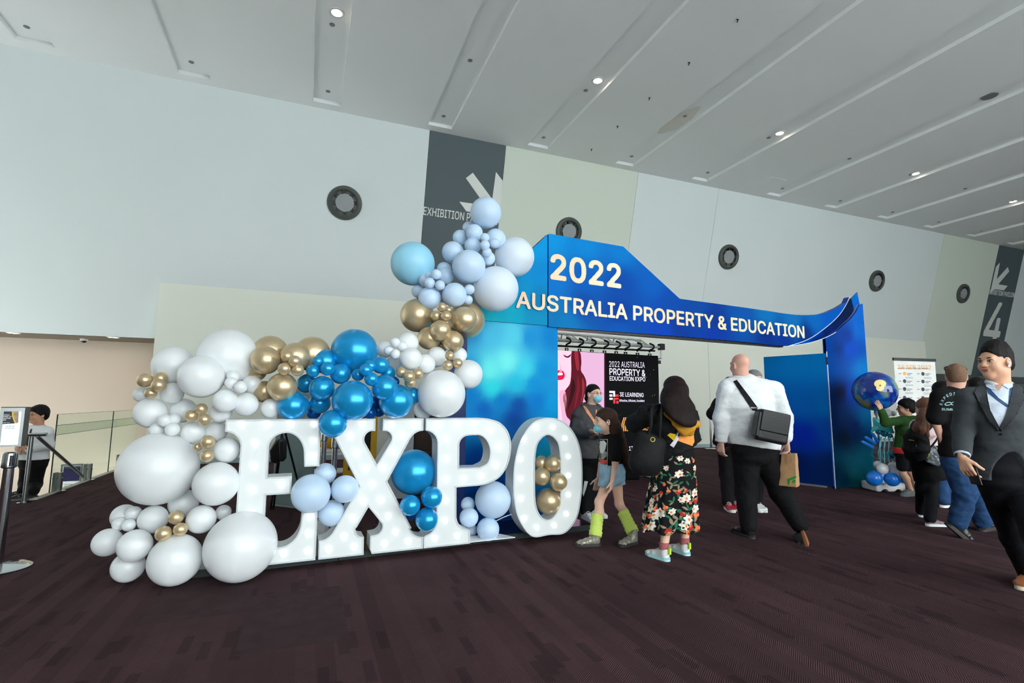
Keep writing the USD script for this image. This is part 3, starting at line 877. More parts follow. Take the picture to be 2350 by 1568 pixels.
def stext(txt, a, b, hpx, col, bold=False, name='slide_text', gain=1.0):
    c0, c1 = SC.px(a, b)
    h = hpx * DS / FPX * .985
    m = SC.text(txt, c0, c1, h, .0008, .001, bold)
    sw.add(name, m, 'screen_image', False, cd=np.tile(np.array(lin(col)) * gain, (len(m.vertices), 1)))


stext('2022 AUSTRALIA', (1398, 842), (1479.5, 844.5), 13, WHT)
stext('PROPERTY &', (1398.5, 860), (1481, 864), 14.5, WHT, True)
stext('EDUCATION EXPO', (1399, 873.5), (1481, 875.5), 9.5, WHT, True)
stext('3E LEARNING', (1422, 910), (1477, 911.5), 9, WHT, True)
stext('Effective, Efficient, Excellent', (1421.5, 922), (1479, 922.5), 4.8, WHT, True)
stext('AEROSPACE', (1440, 987), (1492, 988), 8, ORG, True)
stext('- 17', (1437, 1034), (1452, 1034), 9, WHT, True)
for q, c in (([(1398, 897), (1411.5, 897.5), (1411.5, 911), (1407, 911), (1407, 902.5), (1398, 902)], WHT), ([(1398.5, 905), (1405.5, 905.3), (1405.5, 910.8), (1398.5, 910.5)], WHT), ([(1398.5, 913), (1406, 913), (1406, 918), (1398.5, 918)], WHT),
             ([(1412, 905.5), (1419.5, 905.7), (1419.5, 911), (1412, 911)], RED), ([(1407.5, 913), (1419.5, 913), (1419.5, 917.5), (1412, 917.5), (1412, 926.5), (1407.5, 926.5)], RED), ([(1414, 920), (1419.5, 920), (1419.5, 926.5), (1414, 926.5)], RED)):
    img('logo_bar', q, c, .001)
for i in range(5):
    x = 1431 + i * 4
    img('logo_bar', [(x, 958), (x + 2.4, 958), (x - 2.2, 973), (x - 2.2, 990), (x - 4.6, 990), (x - 4.6, 973)], ORG, .001)
rs = np.random.RandomState(4)
for k in range(34):
    x, y = rs.uniform(1394, 1508), rs.uniform(818, 1060)
    r = rs.choice([.35, .5, .8])
    img('star', [(x - r, y), (x, y - r), (x + r, y), (x, y + r)], (200, 205, 215), .0007)
# hangers, hanging pipes and truss
look('truss_silver', (196, 198, 196), .4, .25)
TR = T('lighting_truss', 'black and silver lighting truss carrying the LED wall', 'truss', SC.w((sr[0], z0), -.1))


def sp(px, py, d=-.05):
    return SC.w(np.array(SC.px((px, py))[0]), d)


def along(a, b, r, mat, name, ex=-1.9):
    A, B = sp(*a), sp(*b)
    d = (B - A) / np.linalg.norm(B - A)
    TR.add(name, tube([A + d * ex, B], r, 10), mat)


along((1281, 793), (1507, 805), .016, 'black_metal', 'hanging_pipe')
along((1281, 780), (1521, 797), .024, 'truss_silver', 'truss_chord')
TR.add('truss_chord', tube([sp(1281, 757, -.35) - AW * 1.9, sp(1500, 776, -.35)], .02, 10), 'truss_silver')
TR.add('truss_chord', tube([sp(1281, 770, -.5) - AW * 1.9, sp(1515, 786, -.5)], .02, 10), 'truss_silver')
for i in range(14):
    x = 1500 - i * 20.5
    ya, yb = 776 - (1500 - x) * .0868, 796.5 - (1521 - x) * .071
    TR.add('brace', tube([sp(x, ya, -.35), sp(x + (17 if i % 2 else -3), yb + (1.1 if i % 2 else 0), -.05)], .011, 6), 'truss_silver')
    if i % 3 == 0:
        TR.add('brace', tube([sp(x, ya, -.35), sp(x + 8, yb - 9, -.5)], .011, 6), 'truss_silver')
for x in (1304, 1333.5, 1362, 1391, 1418, 1439.5, 1467, 1495):
    y = 780 + (x - 1281) * .071
    h_ = TR.add('hanger', tube(smooth_line([sp(x - 2, y - 7, -.03), sp(x + 3, y - 2, .02), sp(x + 2, y + 5, .03), sp(x - 2, y + 9, -.02), sp(x - 1, y + 13, -.04)], 4), .016, 8), 'black_metal')
    TR.add('hanger_plate', SC.extr(Polygon(SC.px((x - 4, y + 16), (x + 3.5, y + 16.4), (x + 3.5, y + 26), (x - 4, y + 25.6))).difference(Polygon(SC.px((x - 1.5, y + 18), (x + 1.5, y + 18), (x + 1.5, y + 22), (x - 1.5, y + 22)))), .012, -.05), 'black_metal', False, under=h_)
TR.add('end_frame', tube([sp(1521, 797), sp(1521, 822), sp(1512, 824)], .014, 8), 'alu')
TR.add('end_clamp', bx(sp(1522, 796), (.09, .09, .11)), 'black_metal', False)
gp = sp(1515.5, 828, -.1)
TR.add('stand_leg', tube([(gp[0], gp[1], gp[2]), (gp[0], gp[1], 0.02)], .03, 12), 'black_metal')
TR.add('leg_clamp', bx(gp + [0, 0, -.02], (.13, .08, .06)), 'black_metal', False)
TR.add('foot_plate', bx((gp[0], gp[1], .012), (.5, .5, .02)), 'black_metal', False)

# ================================================================== things behind the letters
DB = 6.2
bp0 = onz(620, 1160)
BK = Pl(bp0, onz(700, 1170) - bp0)
q = BK.px((623, 1160), (712, 1172), (712, 990))
t = T('display_panel', 'grey-green standing display panel behind the letter E', 'panel', BK.w((q[0][0], 0)))
t.add('board', BK.extr(sbox(q[0][0], .02, q[1][0], 1.5), .03, -.03), 'teal_panel', False)
t.add('base_strip', BK.extr(sbox(q[0][0], 0, q[1][0], .02), .034, -.032), 'alu', False)
dp = depth(bp0) - .35
t = T('tripod_stand', 'black tripod with draped soft case seen through the E', 'tripod', at(640, 1170, dp))
ap = at(650, 975, dp)
for a in ((636, 1095), (686, 1115), (622, 1165)):
    f_ = at(a[0], a[1], dp + (.25 if a[0] > 680 else .05))
    d = f_ - ap
    k = (0.01 - ap[2]) / d[2]
    t.add('leg', tube([ap, ap + d * k], .012, 8), 'black_metal')
t.add('centre_column', tube([at(645, 962, dp), at(648, 1010, dp)], .012, 8), 'black_metal')
t.add('case', tm(mb.batch_hull([mb.sphere(.035, 12).translate(at(x, y, dp - .05).tolist()) for x, y in ((628, 1055), (634, 1057), (626, 1035), (638, 1015), (648, 1012), (640, 1054))])), 'black_plastic')
t.add('case', tm(mb.batch_hull([mb.sphere(.03, 12).translate(at(x, y, dp - .08).tolist()) for x, y in ((648, 1054), (651, 1050), (652, 1014), (646, 1016))])), 'black_plastic')


def stanchion(lb, p, hgt=1.0, tape=False, grp=None):
    t = T('barrier_post', lb, 'barrier post', p, grp)
    t.add('base', lathe([(0, 0), (.17, 0), (.175, .012), (.15, .022), (.03, .035), (0, .035)], p, n=32), 'chrome', 40)
    t.add('post', tube([p + [0, 0, .03], p + [0, 0, hgt - .1]], .03, 16), 'chrome')
    t.add('head', lathe([(.03, hgt - .12), (.04, hgt - .11), (.04, hgt - .01), (.03, hgt), (0, hgt)], p, n=20), 'chrome', 40)
    return t


dq = depth(BK.w((1.3, 0)))
stanchion('chrome barrier post close to the E, seen between E and X', at(743, 1030, 5.9) * [1, 1, 0], .95)
stanchion('chrome barrier post seen in the gap between E and X, right one', at(768, 1040, 5.6) * [1, 1, 0], .9)
c = at(775, 1018, 7.0)
t = T('side_table', 'small white side table with yellow cloth behind the X', 'table', c * [1, 1, 0])
for a, b in ((-.3, -.2), (.3, -.2), (-.3, .2), (.3, .2)):
    t.add('leg', tube([(c[0] + a, c[1] + b, 0), (c[0] + a, c[1] + b, .62)], .015, 8), 'white_plastic')
t.add('tabletop', rbox((c[0], c[1], .635), (.75, .55, .03), .012), 'white_plastic')
t.add('shelf', rbox((c[0], c[1], .35), (.66, .46, .02), .008), 'white_plastic')
single('yellow_cloth', tm(mb.batch_hull([mb.sphere(.05, 12).translate((c + [a, b, d]).tolist()) for a, b, d in ((-.2, 0, .0), (.1, .05, -.02), (.2, -.1, -.05), (-.1, -.1, .05), (.05, 0, .07))])), 'yellow_fabric', 'crumpled yellow cloth on the side table between E and X', 'cloth')
c = at(842, 1000, 6.6)
t = T('caution_sign', 'yellow framed dark sign board seen in the notch of the X', 'sign', c * [1, 1, 0])
SB = Pl(c * [1, 1, 0], RIGHT0)
t.add('board', SB.extr(sbox(-.25, .35, .10, 1.18), .02), 'black_plastic', False)
t.add('frame', SB.extr(sbox(-.28, .32, .13, 1.21).difference(sbox(-.22, .42, .06, 1.15)), .03), 'yellow_fabric', False)
t.add('leg', SB.extr(sbox(-.1, 0, -.05, .35), .03), 'black_metal', False)
c = at(885, 1000, 6.9)
SB = Pl(c * [1, 1, 0], RIGHT0)
t = T('folding_panel', 'pale folded display panel standing behind the X', 'panel', c * [1, 1, 0])
t.add('leaf', SB.extr(sbox(-.14, .0, .02, 1.4), .03, .02), 'paint_cream', False)
t.add('leaf', Pl(c * [1, 1, 0] + RIGHT0 * .03, RIGHT0 + HEAD * .5).extr(sbox(0, 0, .35, 1.4), .03), 'white_plastic', False)
c = at(955, 1000, 7.2)
SB = Pl(c * [1, 1, 0], RIGHT0)
t = T('wooden_cabinet', 'dark brown wooden cabinet standing behind the gap of X and P', 'cabinet', c * [1, 1, 0])
t.add('body', SB.extr(sbox(-.12, 0, .75, 1.25), .45, -.45), 'door_brown', False)
for z0_, z1_ in ((.04, .6), (.63, .93), (.96, 1.22)):
    t.add('drawer', SB.extr(sbox(0.0, z0_, .7, z1_), .02), 'door_brown', False)
t.add('side_post', SB.extr(sbox(-.12, 0, -.03, 1.28), .04, .002), 'steel', False)
c = onz(728, 1235)
single('plastic_wrap', tm(mb.batch_hull([mb.sphere(.02, 10).translate((c + [a, b, d]).tolist()) for a, b, d in ((-.12, 0, .02), (.1, .05, .02), (.05, -.06, .05), (-.05, .02, .12), (.06, .03, .14))])), 'white_plastic', 'crumpled white plastic wrap on the floor behind the X', 'wrap')

# ================================================================== stair, glass balustrade and kiosk at the left
st = T('stair', 'pale stair flight going down at the left edge', None, kind='structure')
for i in range(9):
    st.add('step', mbox(-7.5, -3.25, 8.62 + .3 * i, 8.62 + .3 * (i + 1) + .02, -3, -.17 * (i + 1)), 'stair_stone', False)
st.add('landing', mbox(-7.5, -3.25, 11.3, 13.65, -3, -1.6), 'stair_stone', False)
st.add('edge_kerb', mbox(-3.27, -3.19, 8.55, 12.6, -.25, .012), 'stair_stone', False)
st.add('top_nosing', mbox(-14, -3.25, 8.58, 8.66, -.2, .006), 'alu', False)
GX = -3.21
bal = T('glass_balustrade', 'frameless green-tinted glass balustrade along the stair', 'balustrade', (GX, 10.5, 0))
GP = Pl((GX, 0, 0), (0, 1, 0))
for i, (y0, y1) in enumerate(((8.93, 11.08), (11.12, 12.52))):
    g = bal.add('glass_panel', GP.extr(sbox(y0, .03, y1, 1.08), .012, -.006), 'pane_green', False)
    bal.add('frit_band', GP.extr(sbox(y0 + .01, .80, y1 - .01, .93), .0015, .0065), 'pane_frit', False, under=g)
    bal.add('edge', GP.extr(sbox(y0 - .006, .03, y0, 1.08), .014, -.007), 'pane_edge', False, under=g)
    bal.add('top_edge', GP.extr(sbox(y0, 1.08, y1, 1.084), .013, -.0065), 'pane_edge', False, under=g)
    bal.add('frit_line', GP.extr(sbox(y0, .928, y1, .934).union(sbox(y0, .797, y1, .803)), .002, .0066), 'pane_edge', False, under=g)
for y in (9.15, 10.2, 11.7):
    cl = bal.add('clamp', cat_([frame_box((GX + .03, y, .12), np.eye(3), (.035, .07, .30)), frame_box((GX - .03, y, .12), np.eye(3), (.035, .07, .30))]), 'steel', False)
    bal.add('foot', lathe([(0, 0), (.06, 0), (.06, .012), (0, .012)], (GX + .05, y - .02, .012), n=20), 'chrome', 40, under=cl)
    bal.add('bolt', tube([(GX - .06, y, .19), (GX + .06, y, .19)], .012, 8), 'chrome', under=cl)
pb = onz(55, 1155)
pt = at(75, 1003, depth(pb))
hr = T('handrail', 'steel stair handrail with round post beside the attendant', 'handrail', pb)
hr.add('post', tube([pb + [0, 0, .02], (pb[0], pb[1], pt[2])], .024, 14), 'steel')
hr.add('post_foot', lathe([(0, 0), (.075, 0), (.075, .012), (.03, .02), (0, .02)], pb, n=20), 'chrome', 40)
ztop = pt[2] + .03
hr.add('rail', tube([at(40, 999, depth(pb) - .02), at(108, 997, depth(pb) + .06)], .022, 12), 'chrome')
hr.add('sloping_rail', tube([at(85, 1001, depth(pb) + .03), at(201, 1103, depth(pb) + 1.9)], .022, 12), 'steel')
pf = at(168, 1095, 9.2)
FR = Pl(pf, RIGHT0 * .8 + HEAD * .35)
q = FR.px((142, 1066), (192, 1065), (190, 1120))
t = T('framed_poster', 'aluminium framed poster with dark blue print, behind the glass', 'poster', FR.w((0, q[2][1])))
x0_, x1_, z1_ = q[0][0], q[1][0], q[0][1]
t.add('frame', FR.extr(sbox(x0_, z1_ - .8, x1_, z1_).difference(sbox(x0_ + .025, z1_ - .775, x1_ - .025, z1_ - .025)), .03), 'steel', False)
t.add('sheet', FR.extr(sbox(x0_ + .02, z1_ - .78, x1_ - .02, z1_ - .02), .01), 'white_plastic', False)
look('poster_navy', (36, 34, 78), .4, vary=.5, vs=9)
look('print_grey', (120, 126, 130), .6)
look('print_blue', (30, 110, 170), .5)
t.add('picture', FR.extr(sbox(x0_ + .035, z1_ - .30, x1_ - .035, z1_ - .04), .002, .0102), 'poster_navy', False)
for k in range(4):
    t.add('text_line', FR.extr(sbox(x0_ + .07, z1_ - .36 - .03 * k, x1_ - .07, z1_ - .35 - .03 * k), .001, .0102), 'print_grey', False)
t.add('badge', FR.extr(Point(x0_ + .17, z1_ - .56).buffer(.05), .001, .0102), 'print_blue', False)

# kiosk: a screen on a chrome post at the left edge
kb = onz(-8, 1308)
dk = depth(kb)
kq = at(12, 1032, dk)
t = T('queue_post', 'chrome post with round base carrying the info screen, left edge', 'barrier post', kb)
t.add('base', lathe([(0, 0), (.20, 0), (.205, .012), (.18, .024), (.04, .04), (0, .04)], kb, n=40), 'chrome', 40)
ztp = at(14, 1042, dk)[2]
t.add('post', tube([kb + [0, 0, .03], (kb[0], kb[1], ztp)], .034, 20), 'chrome')
t.add('head', lathe([(.034, ztp - .12), (.05, ztp - .11), (.05, ztp - .01), (.04, ztp + .005), (0, ztp + .005)], kb, n=24), 'chrome', 40)
t.add('belt_slot', tube([(kb[0] + .03, kb[1] - .045, ztp - .1), (kb[0] + .03, kb[1] - .045, ztp - .02)], .012, 8), 'black_plastic')
_v = ray(20, 950) * [1, 1, 0]
_v /= np.linalg.norm(_v)
KS = Pl(at(0, 1026, dk - .03), np.array([_v[1], -_v[0], 0]) - .2 * _v)
q = KS.px((0, 1026), (48, 1026), (46, 936), (58, 935), (50, 1027))
kw0, kw1 = KS.px((-9, 1026))[0][0], q[1][0]
kh = q[2][1]
t2 = T('info_screen', 'white framed info screen with expo flyer on the chrome post', 'screen', KS.w((0, 0)))
t2.add('housing', KS.extr(sbox(kw0, 0, kw1 + .012, kh + .005), .10, -.105), 'black_plastic', False)
t2.add('bezel', KS.extr(sbox(kw0, 0, kw1, kh).difference(sbox(kw0 + .02, .012, kw1 - .018, kh - .028)), .008, -.004), 'steel', False)
look('flyer_paper', (214, 226, 232), .4, emit=(200, 214, 222), strength=.25)
look('flyer_navy', (16, 24, 40), .4)
look('flyer_gold', (226, 186, 50), .4)
look('flyer_photo', (176, 150, 120), .4, vary=.5, vs=30)
t2.add('poster', KS.extr(sbox(kw0 + .015, .008, kw1 - .012, kh - .022), .003, -.004), 'flyer_paper', False)


def kpx(*q):
    return Polygon(KS.px(*q))


t2.add('flyer_block', KS.extr(kpx((1.5, 943), (30, 943), (29, 958), (34, 972), (1.5, 974)), .001, 0), 'flyer_navy', False)
t2.add('flyer_picture', KS.extr(kpx((30, 943), (43, 942), (42, 970), (36, 972), (30, 956)), .001, 0.0), 'flyer_photo', False)
t2.add('flyer_swoosh', KS.extr(kpx((27, 943), (31.5, 943), (31, 955), (38, 973), (33, 970), (28, 957)), .001, 0.0006), 'flyer_gold', False)
for s_, a, b, hp in (('AUSTRALIA', (6, 953.5), (22, 953.3), 2.2), ('PROPERTY &', (5, 957.6), (26, 957.4), 2.8), ('EDUCATION', (5, 961.8), (24, 961.6), 2.8), ('EXPO', (4.6, 965.9), (14, 965.8), 2.8), ('24 SEP 2022', (4, 971.4), (22, 971.2), 1.6)):
    c0, c1 = KS.px(a, b)
    t2.add('flyer_text', KS.text(s_, c0, c1, hp * dk / FPX, .0006, .001, bold=True), 'white_plastic', False)
for s_, a, b in (('Scan QR Code', (13, 979.7), (33, 979.4)), ('for FREE ticket', (12, 984.4), (33, 984))):
    c0, c1 = KS.px(a, b)
    t2.add('flyer_text', KS.text(s_, c0, c1, 2.4 * dk / FPX, .0006, .0), 'flyer_navy', False)

# ================================================================== balloons
look('balloon_white', (220, 225, 227), .3, vary=.008, sss=.12, coat_weight=.15, coat_roughness=.25)
look('balloon_pale', (212, 224, 236), .38, vary=.01, sss=.1)
look('balloon_lightblue', (188, 212, 236), .38, vary=.01, sss=.1)
look('balloon_sky', (146, 206, 230), .38, vary=.01, sss=.1)
look('balloon_gold', (204, 184, 148), .34, .75, vary=.03)
look('balloon_blue', (22, 150, 210), .27, .5, vary=.03, coat_weight=.25, coat_roughness=.2)
look('balloon_royal', (20, 116, 214), .25, .0, vary=.02, coat_weight=.3)
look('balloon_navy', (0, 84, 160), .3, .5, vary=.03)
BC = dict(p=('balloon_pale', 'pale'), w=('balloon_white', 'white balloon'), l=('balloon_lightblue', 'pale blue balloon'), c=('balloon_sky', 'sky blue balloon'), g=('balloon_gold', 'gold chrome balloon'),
          b=('balloon_blue', 'blue chrome balloon'), n=('balloon_navy', 'dark blue balloon'))
_ico = {}


def ico(n):
    if n not in _ico:
        m = trimesh.creation.icosphere(n)
        v = np.array(m.vertices)
        z = v[:, 2]
        # a latex balloon: fuller at one end, drawn to a knot at the other
        s = 1 + .05 * np.clip(-z, 0, 1) ** 2
        v = v * s[:, None]
        tip = np.clip((-z - .955) / .045, 0, 1)
        v[:, 2] -= .10 * tip ** .7
        v[:, :2] *= (1 - .25 * np.sin(tip * pi))[:, None]
        _ico[n] = (v, m.faces)
    return _ico[n]


def sphere_of(x, y, r, D):
    """centre and radius of the ball that is seen as an ellipse of mean radius r about pixel (x, y), D metres ahead"""
    dx, dy = x - 1175, y - 784
    rho = math.hypot(dx, dy) + 1e-9
    th, al = math.atan(rho / FPX), r / FPX
    for _ in range(30):
        q = cos(th) ** 2 - sin(al) ** 2
        th = math.atan2(rho * q, FPX * cos(th) ** 2)
        q = cos(th) ** 2 - sin(al) ** 2
        ab = FPX * FPX * sin(al) ** 2 * cos(al) / q ** 1.5
        al *= math.sqrt(r * r / ab)
    k = FPX * math.tan(th) / rho
    c = at(1175 + dx * k, 784 + dy * k, D)
    return c, sin(al) * np.linalg.norm(c - EYE)


brs = np.random.RandomState(11)


def balloon(x, y, r, D, c, label, group, name='balloon'):
    if not D:                                  # rests on the carpet
        o, R = sphere_of(x, y, r, 1.0)
        D = 1.3 / (R - (o[2] - 1.3)) * .995
    o, R = sphere_of(x, y, r, D)
    v, f = ico(4 if r > 26 else 3)
    ax = (o - EYE) / np.linalg.norm(o - EYE) + brs.normal(0, .35, 3)
    ax /= np.linalg.norm(ax)
    u = np.cross(ax, [.3, .2, .9])
    u /= np.linalg.norm(u)
    w = np.cross(ax, u)
    P = (v[:, :1] * u + v[:, 1:2] * w - v[:, 2:3] * ax) * R * .985
    if np.linalg.det(np.stack([u, w, -ax])) < 0:
        f = f[:, ::-1]
    single(name, trimesh.Trimesh(P + o, f, process=False), BC[c][0], label, 'balloon', group, smooth=True, loc=o)


